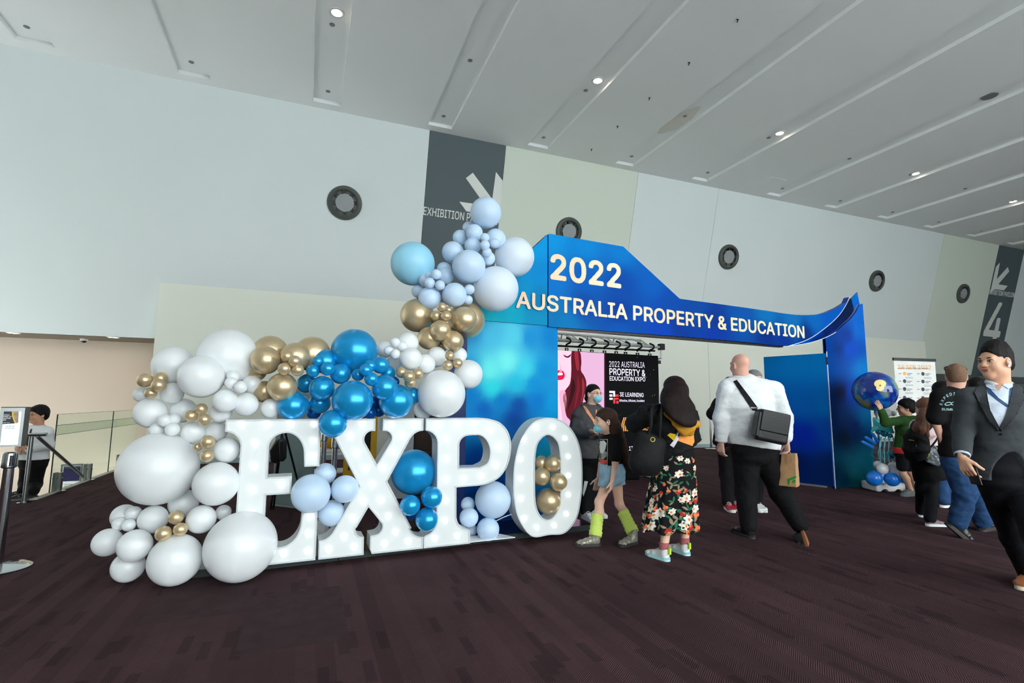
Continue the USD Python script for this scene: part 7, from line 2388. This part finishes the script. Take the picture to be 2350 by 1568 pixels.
single('clear_balloon', trimesh.Trimesh(m_.vertices, m_.faces, process=False), 'clear_film', 'clear see-through balloon at the left of the column', 'balloon', smooth=True, loc=o)
fc = at(2024, 977, 7.55)
P_ = smooth_line([(-.17, -.10), (-.05, -.065), (.08, -.10), (.17, -.11), (.145, 0), (.17, .10), (.03, .075), (-.12, .12), (-.13, .0)], 5, True)
pm2 = []
p2, f2 = polygrid(Polygon(P_), .022)
bd = Polygon(P_).exterior
dist = np.array([bd.distance(Point(*q)) for q in p2])
zz = .07 * np.sqrt(np.clip(dist / .09, 0, 1))
for sgn in (-1, 1):
    V3 = fc + p2[:, :1] * RT + p2[:, 1:2] * UP + (sgn * zz)[:, None] * TW
    pm2.append(trimesh.Trimesh(V3, f2 if sgn > 0 else f2[:, ::-1], process=False))
single('foil_pillow', cat_(pm2), 'balloon_teal', 'teal foil pillow balloon under the globe', 'balloon', smooth=True, loc=fc)
for a, b, lb in (((1987, 1004), (2007, 1017), 'long blue balloon, upper of two pointing left'), ((1979, 1014), (2003, 1027), 'long blue balloon, lower of two pointing left'), ((2003, 996), (2015, 1016), 'long blue balloon pointing up beside the pillow')):
    A, B = at(*a, 7.6), at(*b, 7.62)
    single('long_balloon', Soft(.006).cap(A, B, .021, .024).mesh(), 'balloon_royal', lb, 'balloon', 'long blue balloons of the column', smooth=True, loc=A)
cb = onz(2038, 1128)
F = rbox((0, 0, 0), (.44, .36, .13), .03, n=16)
for sgn in (-1, 1):
    F -= mb.cylinder(.8, .055, .055, 24, True).rotate([90, 0, 0]).translate([sgn * .10, 0, -.075])
F += mb.cylinder(.14, .07, .05, 24).translate([0, 0, .05])
ct = T('column_base', 'white plastic water-filled base under the balloon column', 'base', cb)
cb2 = cb + [0, 0, .066] + AW_ * .1
ct.add('tank', oriented(F, cb2, [RT, AW_, UP]), 'white_plastic', 40)
ct.add('pole', tube([cb2 + [0, 0, .1], go - [0, 0, gr]], .014, 10), 'alu')
rb_ = []
for k in range(7):
    x = 2018 + 5 * k
    rb_.append(tube(smooth_line([at(x, 1000 + 3 * (k % 3), 7.6), at(x + 4 * (-1) ** k, 1020, 7.55), at(x - 3, 1040 + 2 * k, 7.56), at(x + 3 * (-1) ** k, 1062, 7.6)], 4), .008, 5))
for k, m in enumerate(rb_):
    ct.add('ribbon', m, 'balloon_sky' if k % 2 else 'balloon_teal', True)

# ================================================================== roll-up banner
bn0 = at(2096, 1000, 9.0)
BN = Pl(bn0 * [1, 1, 0], onpl(2146, 828, bn0, unit(HEAD - RT * .12)) - onpl(2049, 825, bn0, unit(HEAD - RT * .12)))
q = BN.px((2049, 825), (2146, 828), (2050, 830))
bx0, bx1, bz = q[0][0], q[1][0], q[0][1]
ban = T('rollup_banner', 'white roll-up banner with orange date and speaker list', 'banner', BN.w((0, 0)))
bs = ban.add('sheet', BN.extr(sbox(bx0 + .01, .06, bx1 - .01, bz), .004), 'print_white', False)
ban.add('top_rail', BN.extr(sbox(bx0, bz - .02, bx1, bz + .03), .03, -.012), 'black_metal', False)
ban.add('base', BN.extr(sbox(bx0 - .01, 0, bx1 + .01, .07), .16, -.10), 'alu', False)
ban.add('support_pole', tube([BN.w((0, .05), -.05), BN.w((0, bz), -.03)], .012, 8), 'alu')
look('print_orange', (240, 168, 92), .6)


def btx(txt, a, b, hp, m, bold=False):
    c0, c1 = BN.px(a, b)
    ban.add('lettering', BN.text(txt, c0, c1, hp * 9 / FPX, .001, .0042, bold), m, False, under=bs)


btx('24 SEP 2022', (2060, 847), (2136.5, 848), 9.5, 'print_orange', True)
btx('PROPERTY & EDUCATION LONG SEMINAR', (2060, 847.5), (2130, 847.6), 3.0, 'flyer_navy', True)
for i, y in enumerate((857.5, 875, 893, 913)):
    for x, dy in ((2065, 0), (2107, .8)):
        c0 = BN.px((x + 10.5, y + dy))[0]
        ban.add('portrait', BN.extr(Point(*c0).buffer(.033), .001, .0042), 'flyer_navy' if (i + (x > 2090)) else 'print_orange', False, under=bs)
        for k, (a, b) in enumerate(((-3, 3), (16, 28), (16, 24))):
            c0, c1 = BN.px((x + a, y + dy + 3 * max(0, k - 1)), (x + b, y + dy + 3 * max(0, k - 1)))
            ban.add('text_line', BN.extr(sbox(c0[0], c0[1] - .006, c1[0], c0[1] + .006), .001, .0042), 'print_grey', False, under=bs)
        for k in range(2):
            c0, c1 = BN.px((x + 12, y + dy + 8 + 2.5 * k), (x + 30, y + dy + 8 + 2.5 * k))
            ban.add('text_line', BN.extr(sbox(c0[0], c0[1] - .003, c1[0], c0[1] + .003), .001, .0042), 'print_grey', False, under=bs)
